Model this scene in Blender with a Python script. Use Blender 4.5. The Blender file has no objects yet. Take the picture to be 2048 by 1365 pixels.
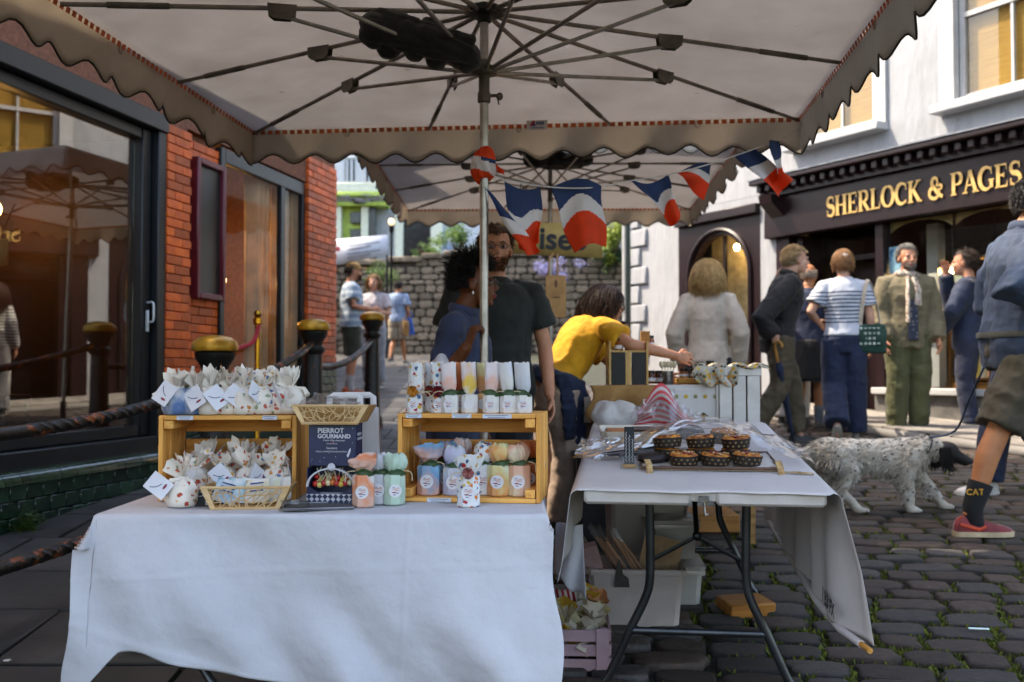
import bpy, bmesh, math, random
import numpy as np
from mathutils import Vector, Matrix, Euler
R = math.radians; PI = math.pi
rnd = random.Random(7)
scene = bpy.context.scene
COL = scene.collection

# ---------------------------------------------------------------- camera
CAMZ = 1.15; PITCH = R(1.65); FPX = 1991.0        # focal length in photo pixels (35 mm lens)
cam = bpy.data.cameras.new('camera'); cam.lens = 35; cam.sensor_width = 36; cam.clip_end = 400; cam.clip_start = 0.05
cam.dof.use_dof = True; cam.dof.focus_distance = 3.3; cam.dof.aperture_fstop = 3.2
camo = bpy.data.objects.new('camera', cam); COL.objects.link(camo)
camo.location = (0, 0, CAMZ); camo.rotation_euler = (PI / 2 + PITCH, 0, 0); scene.camera = camo
# ---------------------------------------------------------------- world and sun
SUN_AZ = Vector((-0.97, 0.24)); SUN_EL = R(56)
w = bpy.data.worlds.new('World'); scene.world = w; w.use_nodes = True
nt = w.node_tree; bg = nt.nodes['Background']
sky = nt.nodes.new('ShaderNodeTexSky'); sky.sky_type = 'NISHITA'; sky.sun_disc = False
sky.sun_elevation = SUN_EL; sky.sun_rotation = math.atan2(SUN_AZ.x, SUN_AZ.y)
sky.air_density = 1.0; sky.dust_density = 2.5; sky.ozone_density = 1.0
nt.links.new(sky.outputs[0], bg.inputs[0]); bg.inputs[1].default_value = 0.15
sun = bpy.data.lights.new('sun', 'SUN'); sun.energy = 2.0; sun.angle = R(0.6); sun.color = (1, .94, .85)
suno = bpy.data.objects.new('sun', sun); COL.objects.link(suno)
sd = Vector((SUN_AZ.x * math.cos(SUN_EL), SUN_AZ.y * math.cos(SUN_EL), math.sin(SUN_EL)))
suno.rotation_euler = (-sd).to_track_quat('-Z', 'Y').to_euler(); suno.location = (-6, 4, 12)
scene.view_settings.view_transform = 'Standard'; scene.view_settings.look = 'None'
scene.view_settings.exposure = 2.3; scene.view_settings.gamma = 1.0
scene.view_settings.use_white_balance = True; scene.view_settings.white_balance_temperature = 7450; scene.view_settings.white_balance_tint = 10
scene.render.engine = 'CYCLES'
cy = scene.cycles; cy.use_denoising = True; cy.max_bounces = 6; cy.diffuse_bounces = 3; cy.glossy_bounces = 3
cy.use_adaptive_sampling = True; cy.adaptive_threshold = 0.025
cy.transmission_bounces = 5; cy.transparent_max_bounces = 14; cy.caustics_reflective = False; cy.caustics_refractive = False
cy.sample_clamp_indirect = 6

# ---------------------------------------------------------------- helpers
def ray(px, py):
    u = (px - 1024) / FPX; v = (682.5 - py) / FPX
    return Vector((u, math.cos(PITCH) - v * math.sin(PITCH), math.sin(PITCH) + v * math.cos(PITCH)))
def at(px, py, Y):
    d = ray(px, py); return Vector((0, 0, CAMZ)) + d * (Y / d.y)
def gz(x, y):
    if y < 6: return 0.085 * (y - 2.5)
    return 0.2975 + 0.065 * (y - 6)
def gnd(px, py):
    lo, hi = .5, 80
    for _ in range(50):
        m = (lo + hi) / 2; p = at(px, py, m)
        if p.z > gz(p.x, p.y): lo = m
        else: hi = m
    return at(px, py, lo)

def hash3(i, j, k, s=0):
    n = (i * 374761393 + j * 668265263 + k * 2147483647 + s * 144269) & 0xffffffff
    n = ((n ^ (n >> 13)) * 1274126177) & 0xffffffff
    n = n ^ (n >> 16)
    return (n & 0xffff) / 65535.0
def vnoise(P, sc=1.0, seed=0):
    P = np.asarray(P, float) * sc; I = np.floor(P).astype(np.int64); F = P - I; F = F * F * (3 - 2 * F)
    out = 0
    for a in (0, 1):
        for b in (0, 1):
            for c in (0, 1):
                wgt = (F[:, 0] if a else 1 - F[:, 0]) * (F[:, 1] if b else 1 - F[:, 1]) * (F[:, 2] if c else 1 - F[:, 2])
                out = out + wgt * hash3(I[:, 0] + a, I[:, 1] + b, I[:, 2] + c, seed)
    return out * 2 - 1

class MB:
    """collects shapes into one mesh"""
    def __init__(s): s.v = []; s.f = []; s.mi = []; s.cur = 0
    def add(s, vs, fs):
        o = len(s.v); s.v += [tuple(v) for v in vs]; s.f += [tuple(i + o for i in f) for f in fs]; s.mi += [s.cur] * len(fs); return s
    def box(s, c, d, bev=0.0, rot=None):
        x, y, z = d[0] / 2, d[1] / 2, d[2] / 2; b = min(bev, x * .45, y * .45, z * .45)
        if b <= 0:
            vs = [(i * x, j * y, k * z) for i in (-1, 1) for j in (-1, 1) for k in (-1, 1)]
            fs = [(0, 1, 3, 2), (4, 6, 7, 5), (0, 4, 5, 1), (2, 3, 7, 6), (0, 2, 6, 4), (1, 5, 7, 3)]
        else:
            vs = []; idx = {}
            for i in (-1, 1):
                for j in (-1, 1):
                    for k in (-1, 1):
                        for a in range(3):
                            p = [i * x, j * y, k * z]; sg = (i, j, k)
                            for q in range(3):
                                if q != a: p[q] -= sg[q] * b
                            idx[(i, j, k, a)] = len(vs); vs.append(tuple(p))
            fs = []
            for a in range(3):
                o1, o2 = [(1, 2), (2, 0), (0, 1)][a]
                for sg in (-1, 1):
                    q = []
                    for (m, n) in ((-1, -1), (1, -1), (1, 1), (-1, 1)):
                        t = [0, 0, 0]; t[a] = sg; t[o1] = m; t[o2] = n; q.append(idx[(*t, a)])
                    fs.append(tuple(q if sg > 0 else q[::-1]))
                for m in (-1, 1):
                    for n in (-1, 1):
                        t0 = [0, 0, 0]; t0[o1] = m; t0[o2] = n; t0[a] = -1; t1 = list(t0); t1[a] = 1
                        q = [idx[(*t0, o1)], idx[(*t1, o1)], idx[(*t1, o2)], idx[(*t0, o2)]]
                        fs.append(tuple(q if m * n < 0 else q[::-1]))
            for i in (-1, 1):
                for j in (-1, 1):
                    for k in (-1, 1):
                        q = [idx[(i, j, k, a)] for a in range(3)]
                        fs.append(tuple(q if i * j * k > 0 else q[::-1]))
        if rot is not None:
            m = Euler(rot).to_matrix() if not isinstance(rot, Matrix) else rot
            vs = [m @ Vector(v) for v in vs]
        return s.add([(v[0] + c[0], v[1] + c[1], v[2] + c[2]) for v in vs], fs)
    def tube(s, pts, rad, n=8, caps=True, closed=False, flat=None):
        pts = [Vector(p) for p in pts]; m = len(pts)
        rad = rad if isinstance(rad, (list, tuple)) else [rad] * m
        up = None; vs = []
        for i, p in enumerate(pts):
            t = (pts[min(i + 1, m - 1)] - pts[max(i - 1, 0)])
            if closed: t = pts[(i + 1) % m] - pts[i - 1]
            t = t.normalized() if t.length > 1e-9 else Vector((0, 0, 1))
            if up is None:
                up = Vector((0, 0, 1)) if abs(t.z) < .9 else Vector((1, 0, 0))
                if flat is not None: up = Vector(flat)
            a = t.cross(up)
            if a.length < 1e-6: a = t.orthogonal()
            a.normalize(); b = a.cross(t).normalized(); up = b
            rr = rad[i]; r1, r2 = rr if isinstance(rr, tuple) else (rr, rr)
            for k in range(n):
                an = 2 * PI * k / n; vs.append(p + a * (math.cos(an) * r1) + b * (math.sin(an) * r2))
        fs = []
        for i in range(m - 1 if not closed else m):
            for k in range(n):
                j = (i + 1) % m
                fs.append((i * n + k, i * n + (k + 1) % n, j * n + (k + 1) % n, j * n + k))
        if caps and not closed:
            fs.append(tuple(range(n))[::-1]); fs.append(tuple((m - 1) * n + k for k in range(n)))
        return s.add(vs, [f[::-1] for f in fs] if False else fs)
    def lathe(s, prof, n=20, c=(0, 0, 0), jit=0):
        vs = []; fs = []; m = len(prof)
        for (r, z) in prof:
            for k in range(n):
                a = 2 * PI * k / n; q = r * (1 + (rnd.random() - .5) * jit)
                vs.append((c[0] + q * math.cos(a), c[1] + q * math.sin(a), c[2] + z))
        for i in range(m - 1):
            for k in range(n): fs.append((i * n + k, i * n + (k + 1) % n, (i + 1) * n + (k + 1) % n, (i + 1) * n + k))
        fs.append(tuple(range(n))[::-1]); fs.append(tuple((m - 1) * n + k for k in range(n)))
        return s.add(vs, fs)
    def ell(s, c, r, n=14, m=9, rot=None):
        vs = []; fs = []
        vs.append((0, 0, -r[2]))
        for i in range(1, m):
            t = -PI / 2 + PI * i / m
            for k in range(n):
                a = 2 * PI * k / n; vs.append((r[0] * math.cos(t) * math.cos(a), r[1] * math.cos(t) * math.sin(a), r[2] * math.sin(t)))
        vs.append((0, 0, r[2])); L = len(vs) - 1
        for k in range(n):
            fs.append((0, 1 + (k + 1) % n, 1 + k)); fs.append((L, 1 + (m - 2) * n + k, 1 + (m - 2) * n + (k + 1) % n))
        for i in range(m - 2):
            for k in range(n): fs.append((1 + i * n + k, 1 + i * n + (k + 1) % n, 1 + (i + 1) * n + (k + 1) % n, 1 + (i + 1) * n + k))
        if rot is not None:
            mm = Euler(rot).to_matrix() if not isinstance(rot, Matrix) else rot
            vs = [mm @ Vector(v) for v in vs]
        return s.add([(v[0] + c[0], v[1] + c[1], v[2] + c[2]) for v in vs], fs)
    def prism(s, poly, y0, y1, axis='y'):
        """poly in (x,z), extruded along y"""
        n = len(poly)
        if axis == 'y': vs = [(x, y0, z) for x, z in poly] + [(x, y1, z) for x, z in poly]
        elif axis == 'z': vs = [(x, z, y0) for x, z in poly] + [(x, z, y1) for x, z in poly]
        else: vs = [(y0, x, z) for x, z in poly] + [(y1, x, z) for x, z in poly]
        fs = [tuple(range(n)), tuple(range(2 * n - 1, n - 1, -1))] + [(i, i + n, (i + 1) % n + n, (i + 1) % n) for i in range(n)]
        return s.add(vs, fs)
    def grid(s, fn, nu, nv, closeu=False):
        vs = [fn(i / (nu - 1) if not closeu else i / nu, j / (nv - 1)) for j in range(nv) for i in range(nu)]
        fs = []
        for j in range(nv - 1):
            for i in range(nu if closeu else nu - 1):
                a = j * nu + i; b = j * nu + (i + 1) % nu; fs.append((a, b, b + nu, a + nu))
        return s.add(vs, fs)
    def loft(s, rings, cap=True):
        n = len(rings[0]); vs = [v for r in rings for v in r]; fs = []
        for i in range(len(rings) - 1):
            for k in range(n): fs.append((i * n + k, i * n + (k + 1) % n, (i + 1) * n + (k + 1) % n, (i + 1) * n + k))
        if cap: fs.append(tuple(range(n))[::-1]); fs.append(tuple((len(rings) - 1) * n + k for k in range(n)))
        return s.add(vs, fs)
    def mesh(s, name, mats, smooth=True, ang=40):
        me = bpy.data.meshes.new(name); me.from_pydata(s.v, [], s.f)
        bm = bmesh.new(); bm.from_mesh(me); bmesh.ops.recalc_face_normals(bm, faces=bm.faces); bm.to_mesh(me); bm.free()
        for m in (mats if isinstance(mats, (list, tuple)) else [mats]): me.materials.append(m)
        if any(s.mi): me.polygons.foreach_set('material_index', s.mi)
        if smooth:
            me.polygons.foreach_set('use_smooth', [True] * len(me.polygons))
            if ang < 179: me.set_sharp_from_angle(angle=R(ang))
        return me
    def build(s, name, mats, parent=None, loc=None, rot=None, solid=0, sub=0, bev=0, smooth=True, ang=40):
        o = obj(name, s.mesh(name, mats, smooth, ang), parent)
        if loc is not None: o.location = loc
        if rot is not None: o.rotation_euler = rot
        if solid:
            m = o.modifiers.new('s', 'SOLIDIFY'); m.thickness = solid; m.offset = 0
        if sub:
            m = o.modifiers.new('u', 'SUBSURF'); m.levels = m.render_levels = sub
        return o
def obj(name, me, parent=None):
    o = bpy.data.objects.new(name, me); COL.objects.link(o)
    if parent is not None: o.parent = parent
    return o
def tag(o, label, cat, group=None):
    o['label'] = label; o['category'] = cat
    if group: o['group'] = group
    return o
def thing(name, label, cat, loc=(0, 0, 0), rz=0, group=None, rot=None):
    o = bpy.data.objects.new(name, None); COL.objects.link(o); o.location = loc; o.rotation_euler = rot or (0, 0, rz)
    o.empty_display_size = .1
    return tag(o, label, cat, group)
def struct(o, kind='structure'): o['kind'] = kind; return o
def dup(root, loc=None, rz=None, label=None, name=None):
    def cp(o, par):
        c = o.copy(); COL.objects.link(c); c.parent = par
        for ch in o.children: cp(ch, c)
        return c
    r = cp(root, None)
    if loc is not None: r.location = loc
    if rz is not None: r.rotation_euler = (0, 0, rz)
    if label: r['label'] = label
    return r
def bez(p0, p1, p2, n=10):
    p0, p1, p2 = Vector(p0), Vector(p1), Vector(p2)
    return [p0 * (1 - t) ** 2 + p1 * (2 * t * (1 - t)) + p2 * t * t for t in [i / n for i in range(n + 1)]]
def smoothpath(pts, n=6):
    pts = [Vector(p) for p in pts]; out = []
    for i in range(len(pts) - 1):
        a = pts[max(i - 1, 0)]; b = pts[i]; c = pts[i + 1]; d = pts[min(i + 2, len(pts) - 1)]
        for k in range(n):
            t = k / n
            out.append(.5 * ((2 * b) + (c - a) * t + (2 * a - 5 * b + 4 * c - d) * t * t + (3 * b - a - 3 * c + d) * t ** 3))
    out.append(pts[-1]); return out

# ---------------------------------------------------------------- materials
MC = {}
def lin(c):
    if isinstance(c, str):
        c = tuple(int(c[i:i + 2], 16) / 255 for i in (0, 2, 4))
        return tuple(x / 12.92 if x <= .04045 else ((x + .055) / 1.055) ** 2.4 for x in c)
    return c
def M(name, col, rough=.6, metal=0, var=.18, sc=9, bump=.08, bsc=60, spec=.5, col2=None, stretch=None, rand=0, coat=0, sheen=0, trans=0,
      wear=None, emit=None, estr=1, alpha=1, sss=0, lo=.38, hi=.66, bdist=.004):
    if name in MC: return MC[name]
    m = bpy.data.materials.new(name); m.use_nodes = True; MC[name] = m
    t = m.node_tree; N = t.nodes.new; L = t.links.new
    b = t.nodes['Principled BSDF']; c = lin(col)
    b.inputs['Roughness'].default_value = rough; b.inputs['Metallic'].default_value = metal
    b.inputs['Specular IOR Level'].default_value = spec
    if coat: b.inputs['Coat Weight'].default_value = coat; b.inputs['Coat Roughness'].default_value = .12
    if sheen: b.inputs['Sheen Weight'].default_value = sheen
    if sss: b.inputs['Subsurface Weight'].default_value = sss; b.inputs['Subsurface Radius'].default_value = (.02, .008, .004)
    if alpha < 1: b.inputs['Alpha'].default_value = alpha
    tc = N('ShaderNodeTexCoord'); src = tc.outputs['Object']
    if stretch:
        mp = N('ShaderNodeMapping'); mp.inputs['Scale'].default_value = stretch; L(src, mp.inputs[0]); src = mp.outputs[0]
    oi = None
    n1 = N('ShaderNodeTexNoise'); n1.inputs['Scale'].default_value = sc; n1.inputs['Detail'].default_value = 6; n1.inputs['Roughness'].default_value = .6
    if rand or stretch:
        oi = N('ShaderNodeObjectInfo'); ad = N('ShaderNodeVectorMath'); ad.operation = 'ADD'
        mu = N('ShaderNodeMath'); mu.operation = 'MULTIPLY'; mu.inputs[1].default_value = 37
        L(oi.outputs['Random'], mu.inputs[0]); L(src, ad.inputs[0]); L(mu.outputs[0], ad.inputs[1]); L(ad.outputs[0], n1.inputs[0])
    else: L(src, n1.inputs[0])
    c2 = lin(col2) if col2 else tuple(max(0, x * (1 - 2 * var)) for x in c)
    c1 = c if col2 else tuple(min(1, x * (1 + var)) for x in c)
    rp = N('ShaderNodeValToRGB'); rp.color_ramp.elements[0].position = lo; rp.color_ramp.elements[1].position = hi
    rp.color_ramp.elements[0].color = (*c2, 1); rp.color_ramp.elements[1].color = (*c1, 1); L(n1.outputs[0], rp.inputs[0]); out = rp.outputs[0]
    if rand:
        hs = N('ShaderNodeHueSaturation'); mr = N('ShaderNodeMapRange'); mr.inputs[3].default_value = 1 - rand; mr.inputs[4].default_value = 1 + rand
        L(oi.outputs['Random'], mr.inputs[0]); L(mr.outputs[0], hs.inputs['Value']); L(out, hs.inputs['Color']); out = hs.outputs[0]
    if wear:   # (colour, scale, threshold)
        n3 = N('ShaderNodeTexNoise'); n3.inputs['Scale'].default_value = wear[1]; n3.inputs['Detail'].default_value = 8; n3.inputs['Roughness'].default_value = .65
        L(tc.outputs['Object'], n3.inputs[0]); r3 = N('ShaderNodeValToRGB'); r3.color_ramp.elements[0].position = wear[2]; r3.color_ramp.elements[1].position = wear[2] + .03
        L(n3.outputs[0], r3.inputs[0]); mx = N('ShaderNodeMix'); mx.data_type = 'RGBA'; L(r3.outputs[0], mx.inputs[0]); L(out, mx.inputs[6])
        mx.inputs[7].default_value = (*lin(wear[0]), 1); out = mx.outputs[2]
    L(out, b.inputs['Base Color'])
    if bump:
        n2 = N('ShaderNodeTexNoise'); n2.inputs['Scale'].default_value = bsc; n2.inputs['Detail'].default_value = 5; L(src, n2.inputs[0])
        bp = N('ShaderNodeBump'); bp.inputs['Strength'].default_value = min(1, bump * 4); bp.inputs['Distance'].default_value = bdist; L(n2.outputs[0], bp.inputs['Height'])
        L(bp.outputs[0], b.inputs['Normal'])
    if trans:
        tr = N('ShaderNodeBsdfTranslucent'); L(out, tr.inputs[0]); mx = N('ShaderNodeMixShader'); mx.inputs[0].default_value = trans
        L(b.outputs[0], mx.inputs[1]); L(tr.outputs[0], mx.inputs[2]); L(mx.outputs[0], t.nodes['Material Output'].inputs[0])
    if emit:
        b.inputs['Emission Color'].default_value = (*lin(emit), 1); b.inputs['Emission Strength'].default_value = estr
    return m
def glassmat(name, tint=(1, 1, 1), refl=.06, rough=0.0, bump=0, milky=0, mcol=(.8, .8, .8), fs=1.0):
    """thin sheet: clear with a Fresnel reflection"""
    if name in MC: return MC[name]
    m = bpy.data.materials.new(name); m.use_nodes = True; MC[name] = m; t = m.node_tree; N = t.nodes.new; L = t.links.new
    for n in list(t.nodes):
        if n.type == 'BSDF_PRINCIPLED': t.nodes.remove(n)
    tr = N('ShaderNodeBsdfTransparent'); tr.inputs[0].default_value = (*tint, 1)
    gl = N('ShaderNodeBsdfGlossy'); gl.inputs['Roughness'].default_value = rough
    ge = N('ShaderNodeNewGeometry'); dt = N('ShaderNodeVectorMath'); dt.operation = 'DOT_PRODUCT'; L(ge.outputs['Incoming'], dt.inputs[0]); L(ge.outputs['Normal'], dt.inputs[1])
    def mth(op, a, b):
        q = N('ShaderNodeMath'); q.operation = op
        for i, x in enumerate((a, b)):
            if isinstance(x, (int, float)): q.inputs[i].default_value = x
            elif x is not None: L(x, q.inputs[i])
        return q
    ab = mth('ABSOLUTE', dt.outputs['Value'], None); om = mth('SUBTRACT', 1.0, ab.outputs[0]); pw = mth('POWER', om.outputs[0], 5.0); sc_ = mth('MULTIPLY', pw.outputs[0], .96 * fs)
    ad = mth('ADD', sc_.outputs[0], refl + .04 * fs); ad.use_clamp = True
    mx = N('ShaderNodeMixShader'); L(ad.outputs[0], mx.inputs[0]); L(tr.outputs[0], mx.inputs[1]); L(gl.outputs[0], mx.inputs[2]); out = mx.outputs[0]
    if milky:
        df = N('ShaderNodeBsdfDiffuse'); df.inputs[0].default_value = (*mcol, 1); m2 = N('ShaderNodeMixShader'); m2.inputs[0].default_value = milky
        L(out, m2.inputs[1]); L(df.outputs[0], m2.inputs[2]); out = m2.outputs[0]
    if bump:
        tc = N('ShaderNodeTexCoord'); n2 = N('ShaderNodeTexNoise'); n2.inputs['Scale'].default_value = bump; n2.inputs['Detail'].default_value = 3
        L(tc.outputs['Object'], n2.inputs[0]); bp = N('ShaderNodeBump'); bp.inputs['Strength'].default_value = .5; bp.inputs['Distance'].default_value = .01
        L(n2.outputs[0], bp.inputs['Height']); L(bp.outputs[0], gl.inputs['Normal'])
    L(out, t.nodes['Material Output'].inputs[0]); return m
def wood(name, c1, c2, axis=0, rough=.55, sc=3.0):
    st = [14, 14, 14]; st[axis] = 1.0
    return M(name, c1, rough, col2=c2, stretch=tuple(st), sc=sc, lo=.32, hi=.62, rand=.13, bump=.05, bsc=sc * 4, spec=.3)
TMP = bpy.data.scenes.new('scratch')
def tmp_eval(o):
    TMP.collection.objects.link(o)
    with bpy.context.temp_override(scene=TMP, view_layer=TMP.view_layers[0]): return bpy.context.evaluated_depsgraph_get()
def text_obj(s, size, mat, parent, loc, rot, name='lettering', ext=.002, align='LEFT', font=None, bold=0, sx=1.0, spacing=1.0):
    cu = bpy.data.curves.new(name, 'FONT'); cu.body = s; cu.size = size; cu.extrude = ext; cu.align_x = align; cu.resolution_u = 3
    cu.offset = bold; cu.space_character = spacing
    o = bpy.data.objects.new(name, cu)
    dg = tmp_eval(o); me = bpy.data.meshes.new_from_object(o.evaluated_get(dg)); bpy.data.objects.remove(o)
    me.materials.clear(); me.materials.append(mat)
    o = obj(name, me, parent); o.location = loc; o.rotation_euler = rot; o.scale = (sx, 1, 1)
    return o
# ================================================================ ground
m_bed = M('joint_earth', '1e1a14', .95, col2='2c3018', sc=26, lo=.42, hi=.58, bump=.3, bsc=90)
mb = MB()
xs = [-60, -20, -8, -4, -2, 0, 2, 4, 8, 20, 60]; ys = [-30, -6, 0, 2.5, 6, 10, 16, 24, 40, 90]
mb.grid(lambda u, v: (lambda x, y: (x, y, gz(x, y)))(xs[round(u * (len(xs) - 1))], ys[round(v * (len(ys) - 1))]), len(xs), len(ys))
ground = mb.build('ground', m_bed); struct(ground)
m_cob = M('cobble_stone', '3f3a36', .6, col2='221f1e', sc=7, bump=.22, bsc=55, rand=.42, spec=.42, lo=.3, hi=.7, bdist=.006)
m_cob2 = M('cobble_stone_brown', '4a3c33', .68, col2='2a221e', sc=7, bump=.22, bsc=55, rand=.35, spec=.35, lo=.3, hi=.7, bdist=.006)
m_flag = M('flag_stone', '474441', .7, col2='2a2826', sc=3.5, bump=.16, bsc=40, rand=.25, spec=.35, lo=.3, hi=.7)
def stone_mesh(lx, ly, h, k, n=14):
    """pillow-topped sett with uneven outline"""
    r = random.Random(k); ph = [r.uniform(-.11, .11) for _ in range(n)]
    def ring(sx, z, ju):
        out = []
        for i in range(n):
            a = 2 * PI * (i + .5) / n; ca, sa = math.cos(a), math.sin(a)
            e = 6.0; rr = (abs(ca) ** e + abs(sa) ** e) ** (-1 / e) * (1 + ph[i] * ju)
            out.append((rr * ca * lx / 2 * sx, rr * sa * ly / 2 * sx, z + r.uniform(-.004, .004)))
        return out
    mb = MB(); rings = [ring(1.02, -.05, 1), ring(1.0, h * .35, 1), ring(.965, h * .80, 1), ring(.89, h * .97, .9), ring(.5, h * 1.03, .5)]
    mb.loft(rings, cap=False); o = len(mb.v) - n; mb.add([(0, 0, h * 1.04)], []); c = len(mb.v) - 1
    mb.f += [(o + i, o + (i + 1) % n, c) for i in range(n)]; mb.mi += [0] * n
    return mb
road = bpy.data.objects.new('cobbled_road', None); COL.objects.link(road); struct(road)
VAR = []
for k in range(14):
    VAR.append(stone_mesh(1, 1, 1, 100 + k))
vm = []
for k, v in enumerate(VAR): vm.append(v.mesh('cobblestone', m_cob if k % 3 else m_cob2, ang=179))
spots = []
rr = random.Random(3); ROT = R(-9)
row = 0; v = -4.0
while v < 26:
    dy = rr.uniform(.125, .165); u = -3 + rr.uniform(0, .2)
    while u < 9:
        dx = rr.uniform(.16, .29)
        x = 0 + (u + dx / 2) * math.cos(ROT) - (v + dy / 2) * math.sin(ROT); y = 2.5 + (u + dx / 2) * math.sin(ROT) + (v + dy / 2) * math.cos(ROT)
        u += dx
        edge = -.25 - .03 * (min(y, 12) - 3)
        if x < edge or y < 1.5 or y > 25: continue
        if (x - 4.09) * .866 + (y - 10.3) * .5 > -.05: continue      # under the shop
        spots.append((x, y, dx - .022, dy - .024, rr.uniform(.022, .034), ROT + rr.uniform(-.05, .05), rr.randrange(14), rr.uniform(-.03, .03), rr.uniform(-.03, .03)))
    v += dy
def seen(s):
    x, y = s[0], s[1]; px = 1024 + x / y * FPX
    if not (900 < px < 2110) or y < 2.6: return 0
    if y < 4.6 and px < 1120: return 0
    if 3.2 < y < 5.0 and px < 1350: return .2 / y
    return 1 / y ** 1.3
spots.sort(key=seen, reverse=True)
for i, s in enumerate(spots[:300]):
    o = obj('cobblestone', vm[s[6]], road); o.location = (s[0], s[1], gz(s[0], s[1]) + .002)
    o.rotation_euler = (s[7] + math.atan(.085), s[8], s[5]); o.scale = (s[2], s[3], s[4])
mb = MB()
for s in spots[300:]:
    src = VAR[s[6]]; mt = Matrix.Translation((s[0], s[1], gz(s[0], s[1]) + .002)) @ Euler((s[7] + .075, s[8], s[5])).to_matrix().to_4x4() @ Matrix.Diagonal((s[2], s[3], s[4], 1))
    mb.cur = 0 if s[6] % 3 else 1
    mb.add([mt @ Vector(v) for v in src.v], src.f)
o = mb.build('cobblestone_field', [m_cob, m_cob2], road, ang=179); o['kind'] = 'stuff'
# moss tufts in the joints
m_moss = M('moss', '68701e', .9, col2='363c14', sc=30, bump=.2, lo=.35, hi=.65, trans=.25)
mb = MB(); rg = random.Random(11)
for s in spots:
    if s[1] > 8 or s[0] < -.2: continue
    dens = float(np.clip(.6 + 1.3 * vnoise([(s[0], s[1], 0)], 1.6, 4)[0], .03, 1.2))
    for q in range(int(44 * dens * (1 if s[1] < 5.5 else .5))):
        a = rg.uniform(-.5, .5); side = rg.choice((0, 1, 2, 3))
        lx, ly = (a * s[2], (.5 * s[3] + .012) * (1 if side else -1)) if side < 2 else ((.5 * s[2] + .011) * (1 if side == 2 else -1), a * s[3])
        x = s[0] + lx * math.cos(s[5]) - ly * math.sin(s[5]) + rg.gauss(0, .006); y = s[1] + lx * math.sin(s[5]) + ly * math.cos(s[5]) + rg.gauss(0, .006)
        z = gz(x, y) + .010; h = rg.uniform(.008, .028); w_ = rg.uniform(.005, .013); a = rg.uniform(0, 2 * PI); ca, sa = math.cos(a), math.sin(a); l = rg.uniform(-.012, .012)
        mb.add([(x - ca * w_, y - sa * w_, z - .004), (x + ca * w_, y + sa * w_, z - .004), (x + l + ca * w_ * .5, y - l + sa * w_ * .5, z + h), (x + l - sa * w_ * .7, y + ca * w_ * .7, z + h * .7)], [(0, 1, 2), (0, 2, 3)])
mossy = mb.build('moss', m_moss, smooth=False); struct(mossy, 'stuff'); tag(mossy, 'green moss growing in the joints between the cobbles', 'moss')
# flagstone pavement on the left
pav = bpy.data.objects.new('pavement', None); COL.objects.link(pav); struct(pav)
fr = random.Random(21); yv = .6
while yv < 24:
    d = fr.uniform(.5, .75); xv = -.26 - .03 * (min(yv, 12) - 3) - .01; x0 = xv
    while x0 > -4.6:
        wd = fr.uniform(.55, 1.05); x1 = x0 - wd; xc = (x0 + x1) / 2; yc = yv + d / 2
        if (xc + 2.55) * .978 - (yc - 7) * .2079 > -.55 or yc > 10.4:
            st = MB(); st.box((0, 0, -.01), (wd - .016, d - .016, .06), .006)
            st.v = [(vx + fr.uniform(-.009, .009), vy + fr.uniform(-.009, .009), vz) for vx, vy, vz in st.v]
            o = st.build('flagstone', m_flag, pav, loc=(xc, yc, gz(xc, yc) + .002), rot=(math.atan(.085 if yc < 6 else .065), fr.uniform(-.006, .006), fr.uniform(-.015, .015)), ang=60)
        x0 = x1
    yv += d
# small litter
mb = MB(); mb.box((0, 0, .003), (.075, .012, .004), .001); g = gnd(1958, 1277)
tag(mb.build('litter_strip', M('litter', 'cfe4e2', .5, var=.03), loc=(g.x, g.y, g.z + .034), rot=(.08, 0, -.15)), 'thin pale scrap of litter lying on the cobbles', 'litter')
g = gnd(15, 1335); mb = MB(); mb.lathe([(.0, 0), (.012, .0), (.016, .003), (.006, .006), (0, .007)], 12, jit=.8)
tag(mb.build('gum_spot', M('gum', 'b9b6b0', .8), loc=(g.x, g.y, g.z + .023)), 'white splat on the dark flagstones by the lower left corner', 'litter')
# ================================================================ cafe on the left
CA = math.atan2(.978, .2079)          # local x runs along the facade, local y into the building
def fac(org, dvec, px, py=None):
    r = ray(px, 700); ox, oy = org; dx, dy = dvec
    k = r.x / r.y; t = (ox - k * oy) / (k * dy - dx)
    Y = oy + t * dy
    return (t, at(px, py, Y).z) if py is not None else t
CO = (-2.55, 7.0); CD = (.2079, .978)
def cf(px, py=None): return fac(CO, CD, px, py)
cafe = thing('corner_cafe', 'corner cafe with orange brick piers, green glazed tiles and big dark framed window', 'building', (CO[0], CO[1], 0), CA)
m_brick = M('orange_brick', 'd5611a', .55, col2='b54512', sc=12, bump=.12, bsc=70, rand=.38, lo=.3, hi=.7, wear=('c98a66', 7, .64))
m_mort = M('mortar', '7c4e38', .9, sc=30, bump=.2)
m_tile = M('green_glaze', '22402c', .16, col2='14281c', sc=5, bump=.03, bsc=14, rand=.3, coat=.5, wear=('7d8a72', 22, .70))
m_grout = M('tile_grout', '9a9a86', .9, var=.2)
m_frame = M('window_frame_paint', '0f1317', .42, var=.15, bump=.03)
m_pane = glassmat('window_glass', (.86, .88, .86), .16); m_pane0 = glassmat('shop_glass', (.88, .90, .88), .0)
m_room = M('cafe_wall_paint', '3a1d16', .8, var=.15); m_roomfl = M('cafe_floor_boards', '3a2a1e', .6)
T0 = -3.6; T1 = 3.39; ZB = .62; ZT = 2.95; HT = 4.2
tw = cf(310); tp1 = cf(440); tp2 = cf(610); 
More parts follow.
